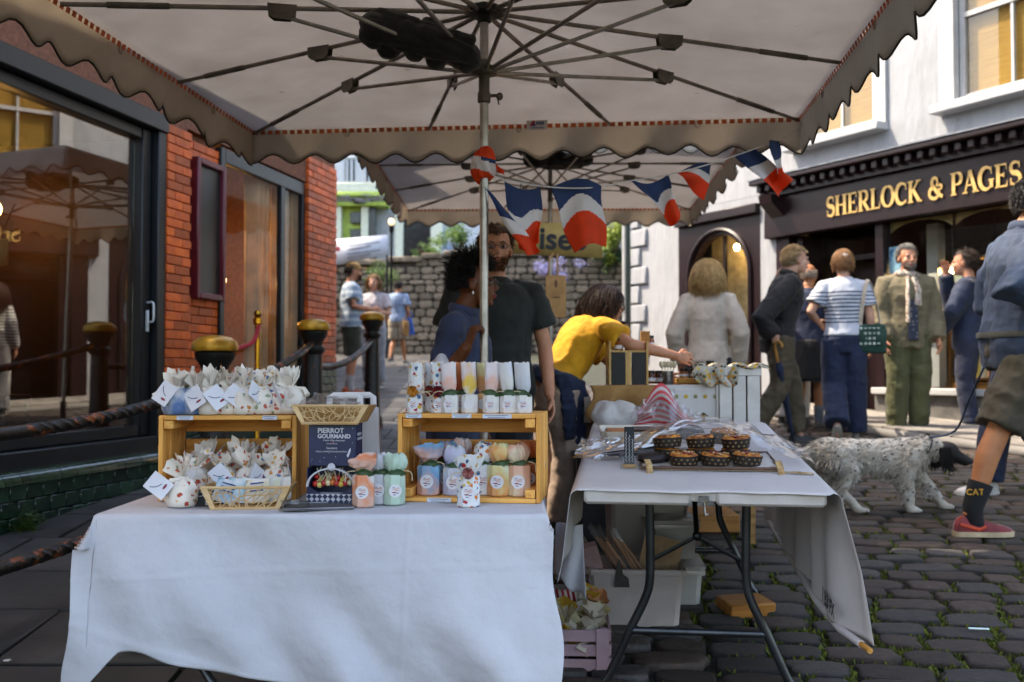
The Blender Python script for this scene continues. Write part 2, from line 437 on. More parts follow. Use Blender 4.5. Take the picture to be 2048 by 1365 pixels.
# shell: upper wall, back and side walls, ceiling, floor
wall = MB(); wall.box(((T0 + T1) / 2, .15, (ZT + .02 + HT) / 2), (T1 - T0, .30, HT - ZT - .02))
up = wall.build('upper_wall', m_mort, cafe)
for nm, c, d, m in (('back_wall', ((T0 + T1) / 2, 4.6, HT / 2), (T1 - T0, .2, HT), m_room), ('side_wall', (T1 - .1, 2.35, HT / 2), (.2, 4.5, HT), m_mort), ('side_wall', (T0 - .11, 2.35, HT / 2), (.2, 4.6, HT), m_room),
                    ('ceiling', ((T0 + T1) / 2, 2.4, ZT + .35), (T1 - T0 - .3, 4.2, .1), M('cafe_ceiling', '4a3020', .8)), ('interior_floor', ((T0 + T1) / 2, 2.4, .45), (T1 - T0 - .3, 4.2, .1), m_roomfl), ('roof', ((T0 + T1) / 2, 2.3, HT + .06), (T1 - T0 + .3, 5.2, .12), M('roof_slate', '44474c', .7)),
                    ('party_wall', (tp1 - .1, 1.8, 1.6), (.12, 3.0, 2.8), m_room)):
    mb = MB(); mb.box(c, d); mb.build(nm, m, cafe)
mb = MB(); mb.box((.85, 2.3, (HT + .12 + 9.4) / 2), (2.9, 4.6, 9.4 - HT - .12)); mb.build('added_shade_block', m_mort, cafe); mb = MB(); mb.box((.85, 2.3, 9.46), (3.1, 4.9, .12)); mb.build('shade_block_roof', MC['roof_slate'], cafe)  # tall block added out of view to shade the cobbles on the right
mb = MB(); mb.box((T0 - 1.75, 2.3, HT / 2), (3.2, 4.6, HT)); mb.build('added_sun_blocker', m_mort, cafe)  # unseen block added to keep the sun off the left table
skyblk = thing('added_sky_blocker', 'dark brick house further up on the left, hidden behind the cafe', 'building', (-6.4, 15.6, 0)); mb = MB(); mb.box((0, 0, 2.2), (4.6, 9.4, 4.4)); mb.build('wall', M('dark_brick', '6a3a28', .85), skyblk); mb = MB(); mb.prism([(-2.5, 4.4), (2.5, 4.4), (0, 5.4)], -4.8, 4.8); mb.build('roof', MC['roof_slate'], skyblk)  # added house, hidden from view, keeps bright sky out of the shop-window reflections
# brick piers with individual bricks
def brick_mesh(lx, nm, m, d=.05, hz=.0585): mb = MB(); mb.box((0, 0, 0), (lx, d, hz), .004); return mb.mesh(nm, m)
bricks = {}
def course_pier(x0, x1, z0, z1, yf, m, name, parent, ch=.067, L=.205, mo=.0055, dep=.05):
    core = MB(); core.box(((x0 + x1) / 2, yf + .15 + .005, (z0 + z1) / 2), (x1 - x0 - .012, .29, z1 - z0)); p = core.build('pier' if m is m_brick else 'tile_bed', m_mort if m is m_brick else m_grout, parent)
    z = z0; i = 0
    while z + ch <= z1 + .001:
        x = x0; first = True
        while x < x1 - .02:
            ln = L if not (first and i % 2) else L / 2; ln = min(ln, x1 - x); first = False
            if ln > .03:
                k = (round(ln - mo, 3), m.name, ch)
                if k not in bricks: bricks[k] = brick_mesh(k[0], name, m, dep, ch - mo)
                o = obj(name, bricks[k], p); o.location = (x + ln / 2, yf + dep / 2 - .028 + rnd.uniform(-.0015, .0015), z + ch / 2); o.rotation_euler = (rnd.uniform(-.006, .006), 0, rnd.uniform(-.004, .004))
            x += ln
        z += ch; i += 1
    return p
zt = 1.10
course_pier(tw, tw + .33, zt, ZT + .02, -.06, m_brick, 'brick', cafe)
course_pier(tw + .33, tp1, zt, ZT + .02, .05, m_brick, 'brick', cafe)
course_pier(tp2, T1, zt + .12, ZT + .3, 0, m_brick, 'brick', cafe)
course_pier(tw, tw + .33, .36, zt, -.07, m_tile, 'green_tile', cafe, .072, .15, .007, .05)
course_pier(tw + .33, tp1, .36, zt, .035, m_tile, 'green_tile', cafe, .072, .15, .007, .05)
course_pier(tp2, T1, .5, zt + .12, -.01, m_tile, 'green_tile', cafe, .072, .15, .007, .05)
course_pier(-2.4, tw - .02, .08, .52, -.14, m_tile, 'green_tile', cafe, .088, .135, .006, .05)
# bullnose ledge tiles
ledge = MB(); ledge.box(((-2.4 + tw) / 2, .05, .545), (tw + 2.4, .26, .05)); lo = ledge.build('window_ledge', m_grout, cafe)
nz = MB(); prof = [(-.19 + .07 - .07 * math.cos(a), .50 + .07 * math.sin(a) * 1.0 - .015) for a in [PI / 2 * i / 5 for i in range(6)]] + [(-.02, .555), (-.02, .485)]
tl = .068
poly = [(y + .0, z + .035) for y, z in prof]
nz.prism([(p[0], p[1]) for p in poly], -(tl - .005) / 2, (tl - .005) / 2, 'x')
nm_ = nz.mesh('ledge_tile', m_tile, ang=50)
x = -2.4
while x < tw - .03:
    o = obj('ledge_tile', nm_, lo); o.location = (x + tl / 2, rnd.uniform(-.002, .002), rnd.uniform(-.001, .001)); x += tl
# big window: frames
def frame_bar(x0, x1, z0, z1, y, d, par, nm='frame_bar', m=m_frame):
    mb = MB(); mb.box(((x0 + x1) / 2, y, (z0 + z1) / 2), (x1 - x0, d, z1 - z0), .006); return mb.build(nm, m, par)
wx1 = tw - .003; wx0 = T0 + .05
win = frame_bar(wx1 - .10, wx1, ZB, ZT - .12, -.0, .16, cafe, 'window')
frame_bar(wx0, wx1, ZT - .12, ZT, .0, .20, win, 'head_rail'); frame_bar(wx0, wx1 - .104, ZB - .06, ZB + .07, .0, .18, win, 'bottom_rail')
frame_bar(wx1 - .22, wx1 - .115, ZB + .075, ZT - .125, .02, .10, win, 'sash_stile'); frame_bar(wx0, wx1 - .224, ZB + .075, ZB + .15, .02, .09, win, 'sash_rail')
frame_bar(wx0, wx1 - .224, ZT - .20, ZT - .125, .02, .09, win, 'sash_rail'); frame_bar(wx0, wx0 + .1, ZB + .155, ZT - .205, .02, .09, win, 'sash_stile')
mb = MB(); mb.box(((wx0 + wx1 - .2) / 2, .03, (ZB + ZT) / 2), (wx1 - wx0 - .25, .006, ZT - ZB - .3)); mb.build('pane', m_pane, win)
# handle
hx = wx1 - .16; hz = cf(280, 625)[1]
mb = MB(); mb.tube(smoothpath([(hx + .012, -.03, hz + .07), (hx + .012, -.075, hz + .065), (hx + .012, -.08, hz), (hx + .012, -.075, hz - .06), (hx + .012, -.03, hz - .065)]), .008, 8); mb.box((hx - .01, -.045, hz - .06), (.018, .022, .15), .004)
mb.build('handle', M('white_metal', 'c9ccce', .35, .3, var=.05), win)
# second window with curtains and glass
w2 = frame_bar(tp1, tp1 + .07, .75, ZT, .03, .06, cafe, 'window')
tm = cf(566); frame_bar(tm - .04, tm + .04, .75, ZT, .03, .05, w2, 'mullion'); frame_bar(tp2 - .06, tp2 - .002, .75, ZT, .03, .05, w2, 'frame_bar'); frame_bar(tp1 + .07, tp2 - .06, ZT - .12, ZT, .03, .06, w2, 'head_rail'); frame_bar(tp1 + .07, tp2 - .06, .72, .82, .03, .07, w2, 'bottom_rail')
for a, b in ((tp1 + .07, tm - .04), (tm + .04, tp2 - .06)):
    mb = MB(); mb.box(((a + b) / 2, .03, 1.83), (b - a, .006, 2.0)); mb.build('pane', glassmat('curtain_window_glass', (.92, .92, .9), 0, fs=.35), w2)
mb = MB(); mb.box(((tp1 + tp2) / 2, .05, .62), (tp2 - tp1, .24, .2)); mb.build('stall_riser', m_tile, cafe)
m_curt = M('curtain_cloth', 'dcc09a', .85, var=.1, sc=5, bump=.1, trans=.45)
def curtain(x0, x1, k):
    mb = MB(); mb.grid(lambda u, v: (x0 + (x1 - x0) * u + .012 * math.sin(3 * v + u * 9 + k), .13 + .05 * math.sin(u * (x1 - x0) * 52 + k + .6 * math.sin(v * 2)) * (.75 + .25 * v) + .02 * math.sin(17 * u + k), .75 + 2.15 * v), 70, 8)
    return mb
curtain(tm - .42, tm - .02, 0).build('curtain', m_curt, cafe, solid=.004); curtain(tm + .08, tp2 + .05, 2).build('curtain', m_curt, cafe, solid=.004)
# menu board in a red frame (fixed to the pier)
bx0, bz1 = cf(388, 318); bx1, bz0 = cf(432, 590); bz1 = cf(388, 322)[1]; bz0 = cf(380, 590)[1]
board = thing('menu_board', 'empty dark menu board in a red frame on the brick pier', 'menu board', cafe.matrix_world @ Vector((0, 0, 0)))
board.location = (CO[0], CO[1], 0); board.rotation_euler = (0, 0, CA)
m_red = M('dark_red_paint', '5f1420', .4, var=.12); bxc = (bx0 + bx1) / 2; bw = bx1 - bx0 + .06
mb = MB(); mb.box((bxc, -.005, (bz0 + bz1) / 2), (bw, .03, bz1 - bz0)); mb.build('board_face', M('board_black', '14171a', .35, var=.1), board)
for c, d in (((bxc - bw / 2, -.02, (bz0 + bz1) / 2), (.05, .07, bz1 - bz0 + .05)), ((bxc + bw / 2, -.02, (bz0 + bz1) / 2), (.05, .07, bz1 - bz0 + .05)), ((bxc, -.02, bz1), (bw - .05, .069, .05)), ((bxc, -.02, bz0), (bw - .05, .069, .05))):
    mb = MB(); mb.box(c, d, .008); mb.build('frame_bar', m_red, board)
# inside the cafe
def inroom(name, label, cat, x, y, z=.5, rz=0): 
    p = Matrix.Rotation(CA, 4, 'Z') @ Vector((x, y, 0)); return thing(name, label, cat, (CO[0] + p.x, CO[1] + p.y, z), CA + rz)
lp = inroom('wall_lamp', 'small glowing orange lamp inside the dark cafe', 'lamp', -2.55, 1.9, 2.05)
mb = MB(); mb.lathe([(.05, -.06), (.07, -.06), (.06, .06), (.04, .06)], 16); mb.build('lamp_shade', M('lamp_glow', 'd08a30', .6, emit='ffb04a', estr=3), lp)
mb = MB(); mb.tube([(0, 0, .06), (0, .06, .16), (0, .3, .16)], .008, 6); mb.build('arm', m_frame, lp)
for (lx, ly, lz) in ((-.9, 2.6, 2.5), (-2.9, 3.2, 2.5), (.4, 1.6, 2.4), (1.7, .75, 2.3), (2.3, .7, 2.0)):
    l2 = inroom('pendant_bulb', 'round warm bulb hanging in the cafe, %s' % ('behind the beige curtain' if lx > 2 else 'beside the beige curtain' if lx > 1 else 'near the far pier' if lx > 0 else 'over the tables' if lx > -2 else 'deep in the left corner'), 'lamp', lx, ly, lz)
    mb = MB(); mb.ell((0, 0, 0), (.05, .05, .06)); mb.build('bulb', M('bulb_glow', 'ffdca0', .5, emit='ffc070', estr=40), l2); mb = MB(); mb.tube([(0, 0, .06), (0, 0, .8)], .006, 6); mb.build('cord', m_frame, l2)
m_ochre = M('ochre_velvet', '9c7424', .8, sheen=.4, var=.2)
sf = inroom('ochre_armchair', 'ochre upholstered seat inside the cafe window', 'armchair', -1.85, .75, .5)
for c, d in (((0, 0, .25), (.72, .62, .42)), ((-.42, 0, .32), (.14, .62, .6))):
    mb = MB(); mb.box(c, d, .08); mb.build('cushion' if c[0] == 0 else 'backrest', m_ochre, sf, sub=2)
ct = inroom('cafe_counter', 'brown wooden counter panel deep inside the cafe', 'counter', -1.6, 2.6, .5)
mb = MB(); mb.box((0, 0, .62), (3.2, .5, 1.24), .01); mb.build('panel', wood('counter_wood', '7a4a22', '55300f', 0), ct); mb = MB(); mb.box((0, -.05, 1.27), (3.3, .64, .05), .01); mb.build('top', wood('counter_top', '5a3517', '3c220e', 0), ct)
ch = inroom('cafe_chair', 'dark slatted cafe chair behind the window pane', 'chair', -.62, .8, .5, .3)
m_dk = M('dark_metal', '1b1d20', .4, .6)
for sx in (-1, 1):
    mb = MB(); mb.tube(smoothpath([(sx * .2, .2, 0), (sx * .2, .2, .5), (sx * .19, .24, .9), (sx * .1, .25, .97), (0, .25, .98)]), .014, 8); mb.build('leg', M('blue_metal', '2b5266', .4, .3), ch); mb = MB(); mb.tube([(sx * .2, -.2, 0), (sx * .19, -.18, .46)], .014, 8); mb.build('leg', m_dk, ch)
mb = MB(); mb.box((0, 0, .47), (.42, .42, .03), .012); mb.build('seat', wood('chair_wood', '4a2d18', '2f1b0d', 0), ch)
for i in range(4): mb = MB(); mb.box((0, .235, .58 + .09 * i), (.34, .014, .05), .004); mb.build('slat', wood('chair_wood', '4a2d18', '2f1b0d', 0), ch)
# weeds against the tiles
m_leaf = M('weed_leaf', '4d6426', .6, col2='2c3d17', sc=12, trans=.3)
def weed(px, py, r_, n, lab, seed):
    g = gnd(px, py); t = thing('weed', lab, 'plant', g); q = random.Random(seed); mb = MB(); st = MB()
    for i in range(n):
        a = q.uniform(0, 2 * PI); rr_ = r_ * math.sqrt(q.random()); h = r_ * q.uniform(.2, 1.2) * (1.2 - rr_ / r_ * .6)
        c = Vector((rr_ * math.cos(a), rr_ * math.sin(a) * .7, h)); st.tube([(c.x * .2, c.y * .2, -.01), (c.x * .6, c.y * .6, h * .6), c], [.003, .002, .0015], 4)
        l = q.uniform(.012, .03); d = Vector((math.cos(a) + q.uniform(-.6, .6), math.sin(a) + q.uniform(-.6, .6), q.uniform(-.4, .5))).normalized(); s = d.cross(Vector((0, 0, 1))).normalized()
        mb.add([c, c + d * l * .5 + s * l * .45, c + d * l, c + d * l * .5 - s * l * .45 + Vector((0, 0, .004))], [(0, 1, 2), (0, 2, 3)])
    mb.build('leaves', m_leaf, t, smooth=False)['kind'] = 'stuff'; st.build('stems', m_leaf, t)['kind'] = 'stuff'
weed(40, 1068, .12, 170, 'leafy green weed growing against the green tiles at the left edge', 1)
weed(165, 1010, .07, 70, 'small weed at the foot of the tiled wall, middle of three', 2)
weed(300, 1312, .09, 60, 'low weed growing between flagstones under the tablecloth', 3)
# stanchion with red rope outside the cafe
sp = at(515, 712, 7.9); sp.z = gz(sp.x, sp.y) + .02
stn = thing('rope_stanchion', 'brass stanchion post behind the bollards, holding a red rope', 'stanchion', sp)
m_brass = M('polished_brass', 'c08a2c', .22, 1, var=.1, bump=0)
hh = at(515, 625, 7.9).z - sp.z
mb = MB(); mb.lathe([(.0, 0), (.16, 0), (.15, .02), (.03, .04), (.022, .06), (.022, hh - .1), (.035, hh - .09), (.035, hh - .05), (.02, hh - .04), (.032, hh - .015), (.025, hh + .01), (.0, hh + .02)], 18); mb.build('post', m_brass, stn)
a = at(518, 648, 7.9); b = at(462, 700, 7.7); c_ = at(405, 690, 7.55)
mb = MB(); mb.tube(smoothpath([a, at(505, 685, 7.85), b, at(430, 702, 7.65), c_], 8), .019, 10)
tag(mb.build('red_rope', M('red_velvet_rope', 'b5101f', .7, sheen=.4, var=.1)), 'red velvet rope sagging from the brass stanchion', 'rope')
# ================================================================ bookshop on the right
SO = (4.09, 10.3); SD = (.5, -.866)
SA = math.atan2(SD[1], SD[0])
def sf_(px, py=None): return fac(SO, SD, px, py)
shop = thing('bookshop', 'white rendered bookshop with a dark maroon shopfront and gold serif sign', 'building', (SO[0], SO[1], 0), SA)
m_white = M('white_render', '94969a', .75, col2='7c7e81', stretch=(1.3, 1.3, .3), lo=.2, hi=.5, sc=2.5, bump=.35, bsc=14, bdist=.012, wear=('7a7a78', 7, .68))
m_mar = M('maroon_paint', '1f0d11', .38, col2='170a0b', sc=4, bump=.05, spec=.35)
m_gold = M('sign_gold', 'd9b26a', .45, .25, var=.12, bump=.03)
m_stone = M('grey_stone', '6d6a66', .85, col2='4c4a48', sc=6, bump=.3, bsc=30)
m_wp = M('white_paint', 'a8a8a8', .4, var=.05)
S0 = sf_(1268); S1 = 5.2; ztop = 7.5
sl = sf_(1365); sd0 = sf_(1530); sp1 = sf_(1562); sd1 = sf_(1602)
# wall pieces: upper storey with window openings
w1 = [sf_(1915) , sf_(1915) + 1.15]; w2 = [sf_(1640), sf_(1757)]; w2[0] = w2[1] - 1.05
zs1 = sf_(1990, 188)[1]; zs2 = sf_(1740, 257)[1]; zs1 = zs2 = (zs1 + zs2) / 2
zc = sf_(1530, 372)[1]          # cornice top
zc0 = sf_(1440, 425)[1]
def wbox(x0, x1, z0, z1, y0=0, y1=.3, nm='wall_panel', m=m_white, par=shop, bev=0):
    mb = MB(); mb.box(((x0 + x1) / 2, (y0 + y1) / 2, (z0 + z1) / 2), (x1 - x0, y1 - y0, z1 - z0), bev); return mb.build(nm, m, par)
wt = zs1 + 1.75
for a, b, c, d in ((S0, S1, wt, ztop), (S0, w2[0], zc - .1, wt - .002), (w2[1], w1[0], zc - .1, wt - .002), (w1[1], S1, zc - .1, wt - .002), (w2[0] + .002, w2[1] - .002, zc - .1, zs1 - .002), (w1[0] + .002, w1[1] - .002, zc - .1, zs1 - .002), (S0, sl, -.2, zc - .102), (sl + .002, sd0 - .01, zc0 - .1, zc - .104)):
    wbox(a, b, c, d)
m_blind = M('yellow_blind', 'c8963c', .7, col2='a87828', stretch=(1, 1, 30), sc=3, bump=.05)
for (a, b) in (w1, w2):
    mb = MB(); mb.box(((a + b) / 2, -.07, zs1 - .045), (b - a + .32, .22, .09), .01); wn = mb.build('window', m_wp, shop)
    for x0, x1, z0, z1 in ((a - .15, a + .02, zs1 + .002, wt + .1), (b - .02, b + .15, zs1 + .002, wt + .1)): wbox(x0, x1, z0, z1, -.035, .05, 'surround', m_wp, wn)
    for x0, x1, z0, z1 in ((a + .022, a + .08, zs1 + .002, wt), (b - .08, b - .022, zs1 + .002, wt), (a + .08, b - .08, zs1 + .002, zs1 + .09), (a + .08, b - .08, zs1 + .86, zs1 + .91), (a + .08, b - .08, wt - .06, wt)): wbox(x0, x1, z0, z1, .06, .12, 'sash_bar', m_wp, wn)
    wbox((a + b) / 2 - .014, (a + b) / 2 + .014, zs1 + .09, zs1 + .86, .07, .11, 'glazing_bar', m_wp, wn); wbox((a + b) / 2 - .0145, (a + b) / 2 + .0145, zs1 + .91, wt - .06, .07, .11, 'glazing_bar', m_wp, wn)
    for i, (u0, u1) in enumerate(((a + .08, (a + b) / 2 - .014), ((a + b) / 2 + .014, b - .08))):
        for z0, z1 in ((zs1 + .09, zs1 + .86), (zs1 + .91, wt - .06)): wbox(u0, u1, z0, z1, .088, .092, 'pane', m_pane0, wn)
    wbox(a + .03, b - .03, zs1 + .02, wt - .01, .13, .14, 'blind', m_blind, wn)
wbox(S0 - .02, S1, -.3, ztop, 4.6, 4.8, 'back_wall', m_room); wbox(S0, S0 + .2, -.3, ztop, .3, 4.6, 'side_wall'); wbox(S1 - .2, S1, -.3, ztop, .3, 4.6, 'side_wall')
wbox(S0 - .1, S1 + .1, ztop + .002, ztop + .12, -.2, 4.9, 'roof', M('roof_slate', '44474c', .7)); wbox(S0 + .2, S1 - .2, zc - .12, zc - .02, .31, 4.59, 'interior_ceiling', m_room); wbox(S0 + .2, S1 - .2, .3, .42, .1, 4.59, 'interior_floor', m_roomfl)
# quoins
qz = .75; k = 0
while qz < zc0 + .6:
    h = .27; wdt = .34 if k % 2 == 0 else .2; x0 = S0 - .02
    wbox(x0, x0 + wdt + rnd.uniform(-.02, .02), qz, qz + h - .03, -.045, .01, 'quoin_stone', m_white, shop, .02); qz += h; k += 1
# drainpipe
mb = MB(); mb.tube([(S0 - .10, -.03, .7), (S0 - .10, -.03, 4.5)], .035, 10); mb.build('drainpipe', M('dark_green_paint', '1d2a24', .4), shop)
mb = MB(); mb.tube([(S0 - .22, .02, .8), (S0 - .22, .02, 5.0)], .05, 10); mb.build('drainpipe', m_wp, shop)
# arch unit: maroon panel with round-headed opening
ax0, ax1 = sf_(1392), sf_(1503); zr = sf_(1448, 470)[1]; cxa = (ax0 + ax1) / 2; ra = (ax1 - ax0) / 2; zsp = zr - ra
n = 16; arc = [(cxa + ra * math.cos(PI - PI * i / n), zsp + ra * math.sin(PI - PI * i / n)) for i in range(n + 1)]
mb = MB()
for i in range(n):
    mb.prism([arc[i], arc[i + 1], (arc[i + 1][0], zc0 - .12), (arc[i][0], zc0 - .12)], -.06, .06)
arch = mb.build('arch_panel', m_mar, shop)
wbox(sl, ax0, .5, zc0 - .12, -.06, .06, 'arch_jamb', m_mar); wbox(ax1, sd0, .5, zc0 - .12, -.06, .06, 'arch_jamb', m_mar)
mb = MB(); ar2 = [(cxa + (ra + .06) * math.cos(PI - PI * i / n), -.075, zsp + (ra + .06) * math.sin(PI - PI * i / n)) for i in range(n + 1)]
mb.tube([(ax0 - .06, -.075, .9)] + ar2 + [(ax1 + .06, -.075, .9)], .03, 6); mb.build('arch_moulding', m_mar, shop)
wbox(ax0, ax1, .5, 1.15, .0, .1, 'arch_riser', m_mar); wbox(cxa - .02, cxa + .02, 1.15, zr - .01, .03, .07, 'mullion', m_mar)
wbox(ax0, ax1, 1.15, zr, .048, .052, 'pane', m_pane0)
wbox(sl + .08, sd0 + .25, .45, zr + .1, .46, .49, 'display_back', M('cream_paint', 'c8b48c', .8))
wbox(sl - .02, sd0 - .012, zc0 - .118, zc0, -.13, .05, 'fascia', m_mar, shop, .01)
# pilaster with corbel between arch unit and shopfront
wbox(sd0 - .008, sp1, .5, zc - .25, -.06, .12, 'pilaster', m_white); wbox(sp1 + .002, sp1 + .22, .5, zc - .55, -.08, .1, 'pilaster', m_mar, shop, .01)
mb = MB(); mb.prism([(-.08, zc - .50), (-.34, zc - .30), (-.36, zc - .2), (-.08, zc - .2)], sp1 + .01, sp1 + .21, 'x'); mb.build('corbel', m_mar, shop)
# main fascia, cornice, dentils
F0 = sp1 - .12; F1 = S1 - .02
zf1 = zc - .2; zf0 = zf1 - .48
mb = MB(); mb.box(((F0 + F1) / 2, -.08, (zf0 + zf1) / 2), (F1 - F0, .14, zf1 - zf0), .01); fascia = mb.build('fascia', m_mar, shop)
mb = MB(); mb.box(((F0 + F1) / 2, -.16, zc - .03), (F1 - F0 + .1, .38, .06), .012); mb.build('cornice', m_mar, shop)
mb = MB(); mb.box(((F0 + F1) / 2, -.16, zc + .006), (F1 - F0 + .12, .40, .012)); mb.build('lead_flashing', M('lead', '7d8188', .5, .5), shop)
mb = MB(); mb.box(((F0 + F1) / 2, -.11, zc - .13), (F1 - F0, .2, .138)); mb.build('bed_moulding', m_mar, shop)
mb = MB(); mb.box((0, 0, 0), (.07, .08, .08), .008); dm = mb.mesh('dentil', m_mar); x = F0 + .06
while x < F1 - .05:
    o = obj('dentil', dm, shop); o.location = (x, -.25, zc - .105); x += .14
# serif lettering
def arcpts(cx, cz, rx, rz, a0, a1, n=14): return [(cx + rx * math.cos(R(a0 + (a1 - a0) * i / n)), cz + rz * math.sin(R(a0 + (a1 - a0) * i / n))) for i in range(n + 1)]
class Glyph:
    def __init__(s): s.mb = MB()
    def bar(s, x0, z0, x1, z1, w0, w1=None):
        w1 = w1 if w1 is not None else w0; d = Vector((x1 - x0, z1 - z0)); p = Vector((-d.y, d.x)).normalized()
        s.mb.prism([(x0 - p.x * w0 / 2, z0 - p.y * w0 / 2), (x1 - p.x * w1 / 2, z1 - p.y * w1 / 2), (x1 + p.x * w1 / 2, z1 + p.y * w1 / 2), (x0 + p.x * w0 / 2, z0 + p.y * w0 / 2)], 0, rnd.uniform(.16, .2)); return s
    def stem(s, x, w_=.2): s.bar(x, 0, x, 1, w_); s.bar(x - .18, .03, x + .18, .03, .06); s.bar(x - .18, .97, x + .18, .97, .06); return s
    def bow(s, pts, wf):
        for i in range(len(pts) - 1): s.bar(*pts[i], *pts[i + 1], wf(i / (len(pts) - 1)), wf((i + 1) / (len(pts) - 1)))
        return s
def glyph(ch):
    g = Glyph(); fat = lambda lo_, hi_: (lambda t: lo_ + (hi_ - lo_) * math.sin(PI * t) ** 1.3)
    if ch == 'H': g.stem(.2).stem(.78).bar(.2, .5, .78, .5, .07); ad = 1.02
    elif ch == 'E': g.stem(.2).bar(.2, .96, .68, .96, .07).bar(.2, .04, .72, .04, .07).bar(.2, .52, .55, .52, .07).bar(.66, .96, .69, .74, .06, .02).bar(.7, .04, .74, .28, .06, .02).bar(.53, .62, .53, .42, .05); ad = .82
    elif ch == 'L': g.stem(.2).bar(.2, .04, .7, .04, .07).bar(.69, .04, .74, .32, .06, .02); ad = .8
    elif ch in 'RP':
        g.stem(.2).bow([(.2, .97)] + arcpts(.45, .72, .26, .25, 90, -90) + [(.2, .47)], fat(.06, .19)); ad = .78
        if ch == 'R': g.bar(.42, .47, .78, .03, .18).bar(.7, .03, .95, .03, .06); ad = .95
    elif ch == 'K': g.stem(.2).bar(.25, .42, .72, .97, .08).bar(.4, .55, .8, .03, .19).bar(.6, .97, .9, .97, .06).bar(.68, .03, .98, .03, .06); ad = .98
    elif ch == 'O': g.bow(arcpts(.5, .5, .40, .47, 90, 450, 28), lambda t: .07 + .15 * abs(math.sin(2 * PI * t))); ad = 1.02
    elif ch in 'CG':
        g.bow(arcpts(.5, .5, .40, .47, 45, 315, 22), fat(.07, .23)).bar(.78, .98, .80, .66, .03, .06); ad = .92
        if ch == 'G': g.bar(.80, .42, .80, .08, .19).bar(.64, .42, .96, .42, .06); ad = 1.0
        else: g.bar(.78, .02, .80, .2, .02, .05)
    elif ch == 'S': g.bow(arcpts(.38, .74, .25, .23, 35, 250, 10) + [(.38, .52)] + arcpts(.38, .27, .28, .24, 70, -145, 11), fat(.07, .22)).bar(.6, .98, .61, .72, .03, .05).bar(.12, .02, .12, .32, .03, .05); ad = .74
    elif ch == 'A': g.bar(.46, .98, .14, .02, .07).bar(.44, .98, .82, .02, .2).bar(.24, .34, .66, .34, .06).bar(0, .03, .3, .03, .06).bar(.62, .03, 1.0, .03, .06); ad = .96
    elif ch == '&': g.bow(arcpts(.45, .74, .19, .2, -60, 250, 14) + arcpts(.42, .27, .33, .26, 110, 400, 14), fat(.09, .19)).bow([(.3, .62), (.62, .25), (.95, .04)], lambda t: .16).bow(arcpts(.8, .5, .12, .1, -90, 150, 6), fat(.06, .12)); ad = 1.06
    else: return None, .42
    return g, ad
lx0, lz0 = sf_(1676, 440); lz1 = sf_(1680, 400)[1]; lx9 = sf_(2046)
txt = 'SHERLOCK & PAGES'; adv = sum(glyph(c)[1] for c in txt); 
H = (lz1 - lz0) * 1.0; zf_mid = (zf0 + zf1) / 2; sc_x = (lx9 + .12 - lx0) / (adv * H)
x = lx0
for c in txt:
    g, ad = glyph(c)
    if g: o = g.mb.build('sign_letter', m_gold, fascia, loc=(x, -.152, zf_mid - H * .5), smooth=False); o.scale = (H * sc_x, -H * .12, H); o.scale = (H * sc_x, H * .12, H); o.location.y = -.150 - .02
    x += ad * H * sc_x
# shopfront below
zsill = sf_(1830, 776)[1]; xm1 = sf_(1768)
wbox(sd1 - .02, sd1 + .05, .55, zf0 - .002, -.02, .3, 'door_jamb', m_mar); wbox(xm1 - .05, xm1 + .05, zsill, zf0 - .002, -.06, .06, 'mullion', m_mar)
ztr = sf_(1710, 503)[1]
wbox(sd1 + .05, xm1 - .05, ztr - .06, ztr, .3, .38, 'transom', m_mar); wbox(sd1 + .05, xm1 - .05, ztr, zf0 - .01, .335, .34, 'pane', m_pane0)
door = wbox(sd1 + .3, xm1 - .06, .55, ztr - .07, .5, .55, 'door', m_mar); wbox(xm1 - .16, xm1 - .13, 1.4, 1.7, .44, .5, 'door_handle', m_brass, door)
wbox(xm1 + .05, S1 - .2, zsill, zf0 - .002, -.003, .003, 'pane', m_pane0)
wbox(xm1 - .05, S1 - .1, zsill - .07, zsill - .002, -.16, .1, 'sill', m_wp, shop, .01); wbox(xm1 - .05, S1 - .1, .3, zsill - .072, -.1, .12, 'plinth', m_stone, shop, .01)
wbox(S1 - .2, S1 - .0, .3, zf0 - .002, -.05, .2, 'pilaster', m_mar)
for q in range(3):   # scalloped blinds at the head of the window
    x0 = xm1 + .06 + q * .78; mb = MB(); pts = [(x0, zf0 - .004)] + [(x0 + .74 * i / 10, zf0 - .02 - .1 * (1 - math.sin(PI * i / 10) ** .6)) for i in range(11)] + [(x0 + .74, zf0 - .004)]
    mb.prism(pts, .05, .06); mb.build('scalloped_pelmet', M('cream_pelmet', 'b39c6c', .7), shop)
wbox(sf_(1793), sf_(1815), zsill, zf0, .5, .62, 'inner_column', m_wp)
wbox(xm1 + .1, S1 - .2, .42, zsill + .05, .6, 1.0, 'window_bed', wood('shelf_wood', '9a6a34', '6f4820', 0))
